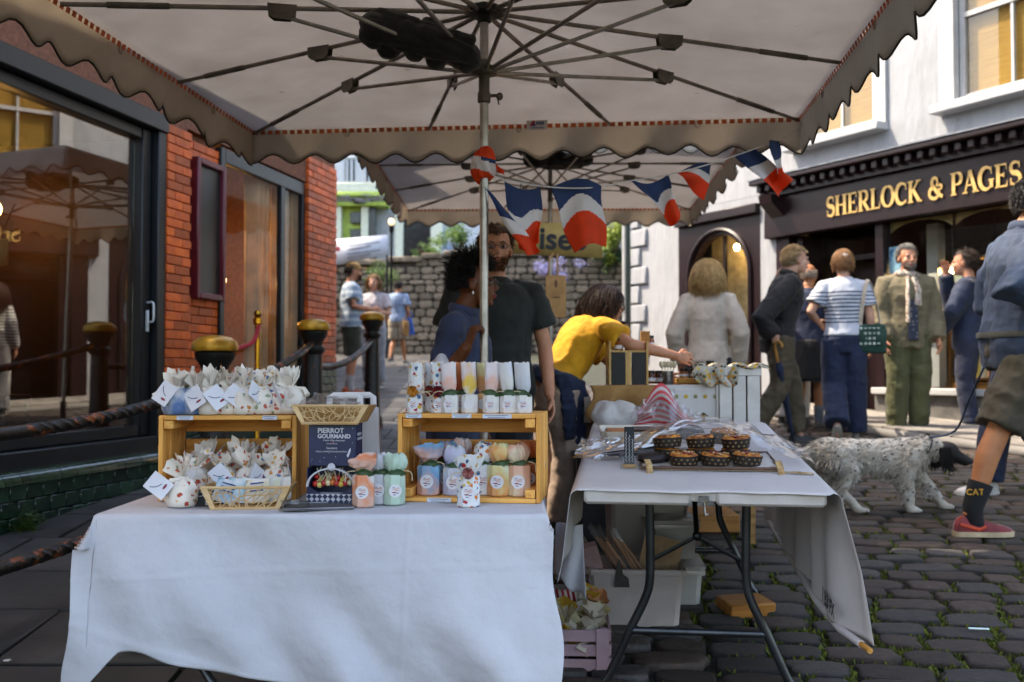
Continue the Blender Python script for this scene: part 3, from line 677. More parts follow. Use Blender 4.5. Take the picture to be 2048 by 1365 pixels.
# things inside the shop window
def inshop(name, label, cat, px, py, dy, rz=0):
    s, z = sf_(px, py); p = Matrix.Rotation(SA, 4, 'Z') @ Vector((s, dy, 0)); return thing(name, label, cat, (SO[0] + p.x, SO[1] + p.y, z), SA + rz)
def window_poster(px0, py0, px1, py1, m, lab):
    t = inshop('poster', lab, 'poster', (px0 + px1) / 2, py1, .02); s0, z1 = sf_(px0, py0); s1, z0 = sf_(px1, py1)
    mb = MB(); mb.box((0, 0, (z1 - z0) / 2), (s1 - s0, .003, z1 - z0)); mb.build('sheet', m, t)
window_poster(1778, 497, 1812, 546, M('sky_poster', '1c6fae', .5, col2='a8d4ee', sc=9, lo=.5, hi=.62), 'blue sky poster stuck to the shop window')
for i, px in enumerate((1856, 1882, 1906)):
    window_poster(px, 548 - i * 3, px + 20, 600 - i * 3, M('leaflet%d' % i, ('b9a58a', '7fa9c4', '8ea070')[i], .5, col2='e4e0d8', sc=11), ('cream', 'pale blue', 'greenish')[i] + ' cover propped in the shop window between lamp and shelves')
lamp_m = M('lamp_bulb', 'fff0d0', .4, emit='ffd9a0', estr=45)
for i, (px, py) in enumerate(((1922, 515), (1838, 535), (1449, 493))):
    t = inshop('pendant_lamp', ('pendant lamp with wide shade glowing right of the scarf man', 'pendant lamp behind the grey haired man in the shop', 'round bulb hanging in the arched shop window')[i], 'lamp', px, py, .55 if i < 2 else .22)
    mb = MB(); mb.ell((0, 0, 0), (.035, .035, .04)); mb.build('bulb', lamp_m, t)
    if i < 2:
        mb = MB(); mb.lathe([(.03, .09), (.05, .08), (.16, .03), (.16, .024), (.04, .07), (.02, .08)], 20); mb.build('shade', M('lamp_shade_metal', '8a7350', .4, .6), t)
    mb = MB(); mb.tube([(0, 0, .06), (0, 0, .75)], .006, 6); mb.build('cord', m_dk, t)
bookc = ['7a2d2a', '2a5a7c', 'c9b98e', '3f6b45', 'd8d4c8', '1d2f4f', 'b4642a', '86a7b8', 'cf3f4a', 'e0c25a', '4a3558']
bookm = [M('book_%s' % c, c, .5, var=.12, rand=.1) for c in bookc]
bs = inshop('bookcase', 'wooden bookcase with shelves inside the shop window', 'bookcase', 1900, 760, .75)
for z in (0.0, .36, .72): mb = MB(); mb.box((0, 0, z), (.9, .24, .03), .004); mb.build('shelf', wood('shelf_wood', '9a6a34', '6f4820', 0), bs)
for x in (-.47, .0, .47): mb = MB(); mb.box((x, .0, .5), (.03, .25, 1.1), .003); mb.build('upright', wood('shelf_wood_v', '9a6a34', '6f4820', 2), bs)
BK = {}; ORD = ['', 'second ', 'third ', 'fourth ', 'fifth ', 'sixth ', 'seventh ', 'last ']
for r_, z in enumerate((.017, .377, .737)):
    for h_ in (-1, 1):
        x = -.44 if h_ < 0 else .03; kx = 0
        while x < (-.03 if h_ < 0 else .44):
            tt = rnd.uniform(.022, .05); hh_ = rnd.uniform(.17, .26)
            if rnd.random() < .9:
                p = bs.matrix_basis @ Vector((x + tt / 2, -.02, z)) 
                ci = rnd.randrange(len(bookc)); bkn = BK.setdefault((ci, r_), 0); BK[(ci, r_)] += 1
                b = thing('book', (ORD[min(bkn, 7)] + '%s spined book on the bookcase %s shelf, from the left' % (('dark red', 'blue', 'cream', 'green', 'white', 'navy', 'orange', 'pale blue', 'scarlet', 'yellow', 'plum')[ci], ('bottom', 'middle', 'top')[r_])), 'book', p, SA, 'books on the shop bookcase')
                mb = MB(); mb.box((0, 0, hh_ / 2), (tt - .003, .16, hh_), .003); mb.build('cover', bookm[ci], b); mb = MB(); mb.box((0, .004, hh_ / 2 + .002), (tt - .009, .158, hh_ - .008)); mb.build('pages', M('paper_pages', 'd8d0bc', .8), b)
            x += tt
# pavement kerb strip in front of the shop
mb = MB()
def kerb(u, v): 
    s = -4 + 9.5 * u; p = Vector((SO[0] + SD[0] * s, SO[1] + SD[1] * s)); q = -.02 - v * 1.15; nx, ny = .866, .5
    x, y = p.x + nx * q, p.y + ny * q; return (x, y, gz(x, y) + .055)
mb.grid(kerb, 24, 3); kb = mb.build('shop_pavement', M('pale_paving', '7a7570', .8, col2='6f6b66', sc=3, bump=.15), solid=.1); struct(kb)
for i in range(13):
    s0 = -4 + 9.4 * i / 13; 
    for j in range(2):
        s1 = s0 + 9.4 / 13 - .02; q0, q1 = (-.04, -.58) if j == 0 else (-.6, -1.15)
        mb = MB(); vs = []
        for (s, q) in ((s0 + j * .3, q0), (s1 + j * .3, q0), (s1 + j * .3, q1), (s0 + j * .3, q1)):
            x = SO[0] + SD[0] * s + .866 * q; y = SO[1] + SD[1] * s + .5 * q; vs.append((x, y, gz(x, y) + .1))
        mb.add(vs + [(a, b, c + .022) for a, b, c in vs], [(3, 2, 1, 0), (4, 5, 6, 7), (0, 1, 5, 4), (1, 2, 6, 5), (2, 3, 7, 6), (3, 0, 4, 7)]); mb.build('paving_slab', M('paving_slab', '8a847c', .8, col2='6c6660', sc=4, bump=.15, rand=.12), kb)
# ================================================================ far street
m_rub = M('rubble_stone', '94836f', .9, col2='5e5244', sc=6, bump=.3, bsc=25, rand=.3)
m_rubj = M('rubble_joint', '4a443c', .95, bump=.2)
rw = thing('retaining_wall', 'long rubble stone retaining wall across the end of the street', 'wall', (0, 0, 0))
Yw = 25.0; xw0 = at(640, 600, Yw).x; xw1 = at(1290, 600, Yw).x; 
def wtop(x):   # wall top falls away to the left
    px = 1024 + x / Yw * FPX; return at(px, 530 if px < 760 else 530 - min(1, (px - 760) / 150) * 18, Yw).z
zb = gz(0, Yw) - .4
rs = random.Random(5); z = zb
mb = MB(); N_ = 20
for i in range(N_):
    a = xw0 - 1 + (xw1 - xw0 + 2) * i / N_; b = xw0 - 1 + (xw1 - xw0 + 2) * (i + 1) / N_; h = (wtop((a + b) / 2)) ; mb.box(((a + b) / 2, Yw + .35, (zb + h) / 2), (b - a, .6, h - zb))
mb.build('core', m_rubj, rw)
smesh = []
for k in range(10): q = stone_mesh(1, 1, 1, 500 + k, 10); smesh.append(q.mesh('stone', m_rub, ang=179))
ztop_ = max(wtop(xw0), wtop(xw1))
while z < ztop_ - .05:
    h = rs.uniform(.12, .24); x = xw0 - 1
    while x < xw1 + .9:
        l = rs.uniform(.14, .5)
        if z + h < wtop(x + l / 2) + .05:
            o = obj('stone', smesh[rs.randrange(10)], rw); o.location = (x + l / 2, Yw + .045, z + h / 2); o.rotation_euler = (PI / 2, 0, rs.uniform(-.07, .07)); o.scale = (l - .025, h - .025, rs.uniform(.03, .07))
        x += l
    z += h
i = 0; x = xw0 - 1
while x < xw1 + .8:
    l = rs.uniform(.5, .9); mb = MB(); mb.box((x + l / 2, Yw + .3, wtop(x + l / 2) + .06), (l - .02, .8, .13), .02); mb.build('coping_stone', m_rub, rw); x += l
# green and white shop up the hill
Yg = 31.0
gs = thing('green_shop', 'lime green painted shop with white fascia up the hill', 'building', (0, 0, 0))
m_lime = M('lime_paint', 'b9cf5a', .5, var=.08); m_cream = M('cream_white', 'd9dcc8', .6, var=.06); m_gla = M('dark_glass', '1c2426', .12, var=.3, coat=.3); m_bal = M('far_render', 'c4c9cf', .8, var=.08)
def gbox(px0, py0, px1, py1, Y, d, nm, m, par=gs, bev=.02):
    a = at(px0, py0, Y); b = at(px1, py1, Y); mb = MB(); mb.box(((a.x + b.x) / 2, Y + d / 2, (a.z + b.z) / 2), (abs(b.x - a.x), d, abs(a.z - b.z)), bev); return mb.build(nm, m, par)
gbox(560, 120, 960, 560, Yg + .6, 5, 'wall', m_bal)
gbox(640, 366, 770, 384, Yg - .3, .9, 'fascia', m_cream); gbox(640, 384, 775, 392, Yg - .36, 1.0, 'cornice', m_lime); gbox(660, 404, 775, 412, Yg - .1, .7, 'lower_rail', m_lime)
fs = gbox(664, 393, 772, 403, Yg, .59, 'sign_band', m_bal)
gbox(664, 413, 682, 540, Yg, .55, 'pilaster', m_cream); gbox(722, 413, 736, 540, Yg, .55, 'pilaster', m_cream); gbox(790, 413, 806, 540, Yg, .55, 'pilaster', m_cream); gbox(862, 413, 884, 540, Yg, .55, 'pilaster', m_cream)
gbox(684, 414, 720, 540, Yg + .3, .2, 'recess', m_lime)
for (a, b, c, d) in ((700, 424, 721, 447), (700, 458, 721, 478), (738, 414, 752, 520), (808, 440, 860, 520)): gbox(a, b, c, d, Yg + .1, .15, 'window', m_gla)
gbox(884, 460, 902, 540, Yg - .2, .5, 'drain_panel', M('blue_grey_paint', '7c8fae', .5))
# upstairs railing with windows
rl = thing('balcony_railing', 'white balcony railing above the lime green shop', 'railing', (0, 0, 0))
for px in range(674, 770, 9): gbox(px, 318, px + 4, 364, Yg - .35, .05, 'baluster', m_bal, rl, .004)
gbox(668, 312, 775, 318, Yg - .38, .1, 'rail', m_bal, rl)
for px in (690, 728): gbox(px, 290, px + 22, 362, Yg + .55, .1, 'upper_window', m_gla)
# flowers trough
m_fl = M('flower_mix', '6a4f8e', .8, col2='3f6b2c', sc=40, lo=.45, hi=.55, trans=.2)
def shrub(name, lab, cat, px, py, Y, rx, rz, n, m, seed, leaf=.07, zflat=1.0, ry=None):
    c = at(px, py, Y); t = thing(name, lab, cat, (c.x, c.y, c.z - rz)); q = random.Random(seed); mb = MB(); st = MB(); ry = ry or rx * .7
    for i in range(7):
        a = q.uniform(0, 2 * PI); e = Vector((rx * .6 * math.cos(a), ry * .6 * math.sin(a), rz * q.uniform(.8, 1.6))); st.tube([(0, 0, 0), e * .5 + Vector((.02, 0, .05)), e], [.03, .018, .008], 5)
    cl = [Vector((q.gauss(0, .5) * rx, q.gauss(0, .5) * ry, rz + q.gauss(0, .45) * rz)) for _ in range(14)]
    for i in range(n):
        b = q.choice(cl); p = b + Vector((q.gauss(0, .2) * rx, q.gauss(0, .2) * ry, q.gauss(0, .2) * rz)); l = leaf * q.uniform(.6, 1.3)
        d = Vector((q.gauss(0, 1), q.gauss(0, 1), q.gauss(-.1, .7))).normalized(); s = d.orthogonal().normalized() * l * .35
        mb.add([p - d * l / 2, p + s, p + d * l / 2, p - s], [(0, 1, 2, 3)])
    f = mb.build('crown', m, t, smooth=False); f['kind'] = 'stuff'; st.build('stem', M('twig', '4a3a2a', .9), t); return t
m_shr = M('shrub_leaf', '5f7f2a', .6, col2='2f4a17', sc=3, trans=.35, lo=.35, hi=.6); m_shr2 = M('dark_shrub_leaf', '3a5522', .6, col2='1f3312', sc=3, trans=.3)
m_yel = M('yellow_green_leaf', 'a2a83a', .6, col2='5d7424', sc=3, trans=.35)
shrub('flower_trough', 'blue and green flowers along the fascia of the lime shop', 'flowers', 712, 400, Yg - .6, .55, .10, 700, m_fl, 31, .05)
shrub('shrub', 'bright green shrub beside the tall sign up the hill', 'shrub', 915, 478, 27, .5, .45, 1500, m_shr, 32)
shrub('shrub', 'low green plants along the top of the stone wall', 'shrub', 850, 505, 25.6, .35, .16, 700, m_shr, 33, .05)
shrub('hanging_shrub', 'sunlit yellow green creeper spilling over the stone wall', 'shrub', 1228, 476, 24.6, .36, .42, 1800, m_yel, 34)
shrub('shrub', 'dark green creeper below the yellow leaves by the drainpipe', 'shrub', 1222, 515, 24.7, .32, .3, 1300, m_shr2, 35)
shrub('shrub', 'pale lilac wisteria on the wall behind the kraft bag', 'shrub', 1098, 545, 24.5, .42, .3, 1200, M('lilac_bloom', '9a8fc4', .7, col2='6f78a0', sc=6, trans=.3), 36, .05)
shrub('shrub', 'small green bush behind the capped man and his companion', 'shrub', 762, 552, 23.5, .4, .22, 900, m_shr, 37, .05)
# banner
bn = thing('banner_board', 'white notice board with a small red logo above the stone wall', 'sign', (0, 0, 0))
Yb = 22.5; a = at(666, 525, Yb); b = at(778, 470, Yb); 
mb = MB(); mb.add([at(664, 532, Yb), at(776, 510, Yb), at(776, 470, Yb), at(664, 480, Yb)], [(0, 1, 2, 3)]); o = mb.build('board', M('banner_white', 'c9ccd6', .6, var=.05), bn, solid=.03)
for i in range(4):
    mb = MB(); p = at(694, 492 + i * 9 - i, Yb - .03); q = at(760 - (i % 2) * 18, 484 + i * 9 - i, Yb - .03); mb.tube([p, q], .010, 4); mb.build('print_line', M('banner_print', '6c7480', .7), bn)
p = at(676, 498, Yb - .03); mb = MB(); mb.ell(p, (.05, .01, .06)); mb.build('logo_mark', M('banner_red', 'c0404a', .6), bn)
for px in (668, 774): p = at(px, 530, Yb + .05); mb = MB(); mb.tube([(p.x, p.y, gz(p.x, p.y)), (p.x, p.y, p.z + .5)], .03, 8); mb.build('post', m_dk, bn)
# lamp post and poles
lpz = at(783, 444, 21.8); lpst = thing('street_lamp', 'dark street lamp with a warm glowing bulb before the lime shop', 'street lamp', (lpz.x, lpz.y, gz(lpz.x, lpz.y)))
mb = MB(); hL = lpz.z - gz(lpz.x, lpz.y); mb.lathe([(.06, 0), (.05, .3), (.03, .35), (.025, hL - .25), (.05, hL - .22), (.06, hL - .1), (.03, hL - .08)], 10); mb.build('post', m_dk, lpst)
mb = MB(); mb.ell((0, 0, hL), (.07, .07, .075)); mb.build('globe', M('lamp_globe', 'e8c8a0', .4, emit='ffd0a0', estr=.5), lpst)
# far house closing the street
fh = thing('far_house', 'pale house front closing the view up the street', 'building', (0, 0, 0))
gbox(900, 60, 1330, 520, 36, 5, 'wall', M('far_house_wall', '9d948a', .85, var=.12), fh)
for px in (930, 1000, 1080, 1160): gbox(px, 250, px + 34, 330, 35.95, .1, 'window', m_gla, fh); gbox(px - 3, 330, px + 37, 335, 35.85, .2, 'sill', m_bal, fh)
# parked car glimpse left of the drainpipe
# ================================================================ soft-shape helpers
def union(mb, voxel, smooth=4, fac=.5):
    """closed overlapping shapes -> one continuous surface (arrays of vertices, faces)"""
    me = bpy.data.meshes.new('tmp'); me.from_pydata(mb.v, [], mb.f)
    bm = bmesh.new(); bm.from_mesh(me); bmesh.ops.recalc_face_normals(bm, faces=bm.faces); bm.to_mesh(me); bm.free()
    o = bpy.data.objects.new('tmp', me)
    r = o.modifiers.new('r', 'REMESH'); r.mode = 'VOXEL'; r.voxel_size = voxel
    if smooth: q = o.modifiers.new('s', 'SMOOTH'); q.iterations = smooth; q.factor = fac
    dg = tmp_eval(o); m2 = o.evaluated_get(dg).to_mesh()
    nv = len(m2.vertices); V = np.empty(nv * 3); m2.vertices.foreach_get('co', V); V = V.reshape(-1, 3)
    Nn = np.empty(nv * 3); m2.vertices.foreach_get('normal', Nn); Nn = Nn.reshape(-1, 3)
    F = [tuple(p.vertices) for p in m2.polygons]
    o.evaluated_get(dg).to_mesh_clear(); bpy.data.objects.remove(o); bpy.data.meshes.remove(me)
    return V, Nn, F
def folds(V, N, amp=.008, sc=(9, 9, 4), seed=0):
    a = vnoise(V * np.array(sc), 1, seed); b = vnoise(V * np.array(sc) * 2.3, 1, seed + 5)
    ridge = 1 - np.abs(a) * 2
    return V + N * ((ridge * .7 + b * .45) * amp)[:, None]
def raw(name, V, F, mats, parent=None, ang=179, mi=None):
    me = bpy.data.meshes.new(name); me.from_pydata([tuple(v) for v in V], [], F)
    for m in (mats if isinstance(mats, (list, tuple)) else [mats]): me.materials.append(m)
    if mi is not None: me.polygons.foreach_set('material_index', mi)
    me.polygons.foreach_set('use_smooth', [True] * len(me.polygons))
    if ang < 179: me.set_sharp_from_angle(angle=R(ang))
    return obj(name, me, parent)

# ================================================================ parasols
m_can = M('canopy_canvas', 'b8b5b4', .8, col2='aaa6a4', sc=3, bump=.12, bsc=90, trans=.5, lo=.3, hi=.7, wear=('96928e', 5, .68))
m_val = M('valance_canvas', 'c4bbb0', .8, col2='b5aca0', sc=3, bump=.12, bsc=90, trans=.5, lo=.3, hi=.7, wear=('a69c8e', 5, .68))
m_can3 = M('canopy_canvas_pink', 'cdbfbe', .8, var=.06, sc=3, bump=.1, bsc=90, trans=.4)
m_alu = M('aluminium', 'a09a92', .38, .85, var=.12, sc=14, bump=.04)
m_rib = M('rib_metal', '8a8178', .45, .7, var=.15, bump=.04); m_brk = M('bracket_metal', '6b645a', .5, .5, var=.2)
m_pipe = M('dark_piping', '2c2822', .8); m_tape = M('orange_tape', 'd0663c', .7, var=.15); m_tapew = M('pale_tape', 'c4b8ae', .8, var=.05, trans=.3)
def parasol(lab, c, S, rz, ze, zh, zr, ground, nribs=2, pole=.0175, mat=m_can, val=.172, tilt=0, tail='', top_extra=.07, seed=0):
    t = thing('market_parasol', lab, 'parasol', (c[0], c[1], ground), rot=(tilt, 0, rz)); h = S / 2; ze -= ground; zh -= ground; zr -= ground
    zt = zh + top_extra
    def surf(u, v):
        x = (u * 2 - 1) * h; y = (v * 2 - 1) * h; m_ = max(abs(x), abs(y)) / h
        sag = -.012 * math.sin(PI * m_) * (.6 + .4 * math.cos(math.atan2(y, x) * 12)); return (x, y, ze + .014 + (zt - ze) * (1 - m_) ** 1.0 + sag)
    mb = MB(); mb.grid(surf, 61, 61); mb.build('canopy', mat, t, solid=.0025)
    q = random.Random(seed); per = .232; n = round(S / per)
    corners = [(-h, -h), (h, -h), (h, h), (-h, h)]
    for k in range(4):
        a = Vector((*corners[k], 0)); b = Vector((*corners[(k + 1) % 4], 0)); d = (b - a).normalized(); nrm = Vector((d.y, -d.x, 0)); ph = q.uniform(0, 6)
        def pt(u, v, hem=False):
            bot = val + .026 * math.cos(2 * PI * u * n) + .006 * math.sin(u * 9 + ph)
            w_ = .022 * math.sin(u * 2 * PI * n * .5 + ph) * v + .014 * math.sin(u * 37 + ph) * v
            crn = min(u, 1 - u) * S
            return a + d * (u * S) + nrm * (.001 + (w_ + .025 * v) * min(1, crn / .15)) + Vector((0, 0, ze + .02 - v * bot))
        mb = MB(); mb.grid(lambda u, v: pt(u, v), n * 8 + 1, 7); va = mb.build('valance', m_val if mat is m_can else mat, t, solid=.002)
        mb = MB(); mb.tube([pt(i / (n * 8), 1.0) for i in range(n * 8 + 1)], .0045, 5); mb.build('piping', m_pipe, va)
        tp = MB(); tw_ = MB()
        nd = int(S / .042); inn = -nrm
        for i in range(nd):
            s0 = S * (i + .18) / nd; s1 = S * (i + .82) / nd; zz = ze + .009
            for o_, e0, e1, wd in ((tp, s0, s1, .011),):
                p0 = a + d * e0 + inn * .008; p1 = a + d * e1 + inn * .008
                o_.add([(p0.x, p0.y, zz - .022), (p1.x, p1.y, zz - .022), (p1.x + inn.x * .006, p1.y + inn.y * .006, zz), (p0.x + inn.x * .006, p0.y + inn.y * .006, zz)], [(0, 1, 2, 3)])
        tp.build('dashed_tape', m_tape, va)
        for f in (.18, .5, .82):
            p = pt(f, .22) - nrm * .008; ring = MB(); e = [p + d * (.014 * math.cos(x)) + Vector((0, 0, .018 * math.sin(x))) for x in [2 * PI * i / 14 for i in range(14)]]; ring.tube(e, .0035, 6, closed=True); ring.build('ring', m_tapew, va)
    ends = []
    for k in range(4):
        a = Vector((*corners[k], 0)); b = Vector((*corners[(k + 1) % 4], 0)); ends += [a.lerp(b, i / (nribs + 1)) for i in range(nribs + 1)]
    for e in ends:
        e = e * .985; mid = e * .5; z_at = lambda f: zh + (ze - zh) * f - .006
        p0 = Vector((0, 0, 0)) + e.normalized() * .06; L_ = e.length
        mb = MB(); mb.tube([(p0.x, p0.y, z_at(.04)), (mid.x, mid.y, z_at(.5)), (e.x * .78, e.y * .78, z_at(.78))], .0095, 8); rb = mb.build('rib', m_rib, t)
        mb = MB(); mb.tube([(e.x * .76, e.y * .76, z_at(.76)), (e.x * .9, e.y * .9, z_at(.9))], .0125, 8); mb.build('rib_sleeve', m_brk, rb); mb = MB(); mb.tube([(e.x * .9, e.y * .9, z_at(.9)), (e.x, e.y, z_at(1.0))], .009, 8); mb.build('rib_tip', m_rib, rb)
        dr = e.normalized(); sd_ = Vector((-dr.y, dr.x, 0))
        mb = MB()
        for s in (-1, 1):
            o_ = sd_ * (.014 * s); pts = [(-.055, .012), (.055, .012), (.05, -.03), (.03, -.045), (-.03, -.045), (-.05, -.03)]
            v0 = [mid + dr * x + o_ + Vector((0, 0, z_at(.5) + z)) for x, z in pts]; v1 = [p + sd_ * (.003 * s) for p in v0]
            mb.add(v0 + v1, [tuple(range(6)), tuple(range(11, 5, -1))] + [(i, (i + 1) % 6, (i + 1) % 6 + 6, i + 6) for i in range(6)])
        mb.build('bracket', m_brk, rb, smooth=False)
        mb = MB(); st0 = dr * .045; mb.tube([(st0.x, st0.y, zr), (mid.x, mid.y, z_at(.5) - .03)], .0085, 8); mb.build('strut', m_alu, t)
    mb = MB(); mb.lathe([(pole, .0), (pole, zh + .02)], 20); mb.build('pole', m_alu, t)
    mb = MB(); mb.lathe([(.02, zh - .05), (.028, zh - .045), (.028, zh - .02), (.075, zh - .015), (.08, zh + .005), (.03, zh + .012), (.02, zh + .03)], 20); mb.build('crown_boss', M('black_boss', '1c1a18', .5), t)
    mb = MB(); mb.lathe([(.019, zr - .13), (.026, zr - .125), (.026, zr - .09), (.022, zr - .085), (.022, zr - .02), (.05, zr - .015), (.052, zr + .012), (.024, zr + .018), (.024, zr + .04)], 20); mb.build('runner', m_brk, t)
    mb = MB(); mb.tube([(.02, 0, zr - .10), (.05, 0, zr - .10)], .007, 6); mb.tube(smoothpath([(.048, -.01, zr - .10), (.055, -.014, zr - .115), (.06, -.012, zr - .14)]), .003, 5); mb.ell((.062, -.004, zr - .105), (.014, .010, .016)); mb.build('locking_pin', m_brk, t)
    mb = MB(); mb.box((0, 0, .03), (.5, .5, .06), .02); mb.lathe([(.03, .06), (.028, .35)], 16); mb.build('base_plate', m_dk, t)
    return t
PAR = parasol('large beige market parasol on a metal pole over the front tables', (-.11, 3.9), 3.0, R(-5.7), 2.475, 2.57, 2.33, gz(0, 3.9))
p2 = at(1101, 700, 8.9)
parasol('second beige market parasol further back over the honey stall', (p2.x, 8.9), 3.0, R(-1.5), 2.90, 3.03, 2.80, gz(0, 8.9), pole=.02, seed=3, tilt=R(-2.2))
parasol('pale pink parasol of which only scallops show at the top left corner', (-1.62, 1.80), 1.9, R(3), 2.405, 2.52, 2.3, gz(0, 1.8), mat=m_can3, seed=5)
# maker's label sewn to the far valance
lbp = at(1074, 248, 5.33)
lb = thing('parasol_label', 'small white label with a red and blue logo sewn on the parasol valance', 'label', lbp, R(-5.7))
mb = MB(); mb.box((0, 0, 0), (.112, .002, .066), .001); mb.build('patch', M('label_white', 'c9c4c2', .6, var=.04), lb)
mb = MB(); mb.prism([(-.042, -.012), (-.006, -.012), (-.018, .024)], -.003, -.0015); mb.build('logo_triangle', M('label_red', 'b5322c', .6), lb)
mb = MB(); mb.prism([(-.026, -.014), (-.008, -.014), (-.016, .008)], -.0045, -.003); mb.build('logo_bird', M('label_blue', '2c4a86', .6), lb)
for i in range(5): mb = MB(); mb.box((-.002 + .009 * i, -.002, .003 - (.001 * (i % 2))), (.006, .002, .016)); mb.build('logo_letter', MC['label_blue'], lb)
mb = MB(); mb.box((0, -.002, -.022), (.075, .002, .004)); mb.build('print_line', MC['label_blue'], lb)
# black jacket stuffed between the struts
jc = at(848, 86, 3.72)
mb = MB(); q = random.Random(8)
for i in range(14):
    x = -.19 + .36 * i / 13; mb.ell((x, q.uniform(-.03, .03), .018 * math.sin(i * 1.9)), (.05, .075, .05 + .016 * math.sin(i * .9 + 1)), rot=(q.uniform(-.5, .5), q.uniform(-.3, .3), 0))
for i in range(9):
    z = -.045 + .011 * i; y = -.06 - .016 * math.sin(i * .4); mb.tube(smoothpath([(-.20, y * .6, z + q.uniform(-.02, .02)), (-.07, y, z + q.uniform(-.012, .012)), (.07, y, z + q.uniform(-.012, .012)), (.185, y * .5, z + q.uniform(-.03, .02))], 5), [(.007, .013)] * 16, 6)
V, N, F = union(mb, .006, 1); V = folds(V, N, .012, (4, 9, 22), 3); V = folds(V, N, .005, (9, 16, 46), 5)
o = raw('black_jacket', V, F, M('black_cloth', '10120f', .85, var=.2, sheen=.2)); o.location = jc; o.rotation_euler = (0, R(14), 0); tag(o, 'crumpled black jacket tucked into the parasol struts', 'jacket')
kc = at(1118, 318, 8.8); mb = MB(); mb.ell((0, 0, 0), (.32, .16, .085))
for i in range(8): mb.ell((q.uniform(-.25, .25), q.uniform(-.1, .1), q.uniform(-.05, .04)), (.11, .09, .05))
V, N, F = union(mb, .014, 2); V = folds(V, N, .02, (9, 9, 20), 7)
o = raw('dark_bundle', V, F, MC['black_cloth']); o.location = kc; tag(o, 'dark folded cover tucked under the crown of the second parasol', 'cover')
# tricolour bunting
m_fb = M('flag_blue', '16305e', .75, var=.08, trans=.3); m_fw = M('flag_white', 'd6d0d0', .75, var=.04, trans=.3); m_fr = M('flag_red', 'ee4a16', .75, var=.06, trans=.5)
bt = thing('flag_bunting', 'string of blue, white and red flags tied round the parasol pole', 'bunting', (0, 0, 0))
def flag(tl, tr, br, bl, Y0, Y1, amp=.02, ph=0, cuts=(.38, .66), fold=0):
    a, b, c, d = at(*tl, Y0), at(*tr, Y1), at(*br, Y1 - .02), at(*bl, Y0 - .02); mb = MB(); nu, nv = 31, 64
    def fn(u, v):
        u2 = u; p = a.lerp(b, u2).lerp(d.lerp(c, u2), v); 
        return p + Vector((.006 * math.sin(v * 7 + ph + u * 3), amp * math.sin(u * 5.5 + v * 3 + ph) * (.3 + v), fold * math.sin(u * PI) * (1 - .4 * v) * .03))
    mb.grid(fn, nu, nv); ks = []
    for j in range(nv - 1):
        for i in range(nu - 1):
            v = (j + .5) / (nv - 1) + fold * .10 * math.sin((i + .5) / (nu - 1) * PI * (2 if fold < 0 else 1)); ks.append(0 if v < cuts[0] else 1 if v < cuts[1] else 2)
    mb.mi = ks; mb.build('flag', [m_fb, m_fw, m_fr], bt, solid=.0012)
flag((966, 374), (1000, 404), (1084, 504), (1052, 514), 3.86, 3.9, .02, 1, (.42, .68))
flag((1006, 362), (1084, 374), (1080, 486), (1036, 500), 3.92, 4.05, .03, 2, (.42, .62), -.8)
flag((1100, 376), (1202, 373), (1216, 492), (1148, 506), 4.08, 4.2, .035, 0, (.36, .62), 1.2)
flag((1260, 358), (1334, 350), (1358, 430), (1345, 450), 4.35, 4.45, .03, 4, (.36, .64), -1)
flag((1362, 341), (1425, 327), (1411, 402), (1347, 348), 4.6, 4.72, .03, 1, (.3, .52), .5)
flag((1466, 310), (1512, 298), (1582, 362), (1558, 396), 4.85, 4.95, .03, 3, (.34, .6), 0)
flag((1538, 281), (1558, 282), (1566, 350), (1556, 366), 4.9, 4.98, .015, 3, (.5, .8), 0)
st_ = smoothpath([at(984, 350, 3.88), at(1010, 360, 3.92), at(1084, 373, 4.03), at(1150, 377, 4.1), at(1203, 374, 4.2), at(1262, 362, 4.33), at(1336, 350, 4.45), at(1428, 326, 4.68), at(1512, 297, 4.9), at(1560, 280, 5.0), at(1604, 250, 5.22)], 8)
mb = MB(); mb.tube(st_, .003, 5); mb.build('string', m_fw, bt)
pc = at(967, 332, 3.9)
n = 40; mz = 26; A = [2 * PI * i / n for i in range(n)]; mb = MB()
for j in range(mz):
    z = -.062 + .124 * j / (mz - 1); nzv = vnoise(np.array([(math.cos(a) * 1.6, math.sin(a) * 1.6, z * 22 + math.cos(a) * .8) for a in A]), 1, 3); r0 = .021 + .020 * math.sin(PI * min(1, max(0, (z + .062) / .124))) ** .6
    for i, a in enumerate(A): r_ = r0 * (1 + .30 * (1 - 2 * abs(nzv[i]))); mb.v.append((r_ * math.cos(a) * 1.05, r_ * math.sin(a), z + .012 * math.cos(a + 1)))
for j in range(mz - 1):
    for i in range(n):
        mb.f.append((j * n + i, j * n + (i + 1) % n, (j + 1) * n + (i + 1) % n, (j + 1) * n + i)); t_ = (j / mz + .16 * math.cos(A[i] + .6)); mb.mi.append(2 if t_ > .66 else 0 if t_ > .55 and math.cos(A[i]) > -.3 else 1 if t_ > .26 else 2)
mb.build('knot_wrap', [m_fb, m_fw, m_fr], bt, loc=pc, ang=179)
mb = MB(); mb.grid(lambda u, v: (.03 + .05 * v + .004 * math.sin(u * 9), -.02 + .02 * math.sin(v * 4), .01 - .045 * v + .03 * (u - .5) * (1 - .5 * v)), 8, 10); mb.build('loose_end', m_fr, bt, loc=pc, solid=.0012)
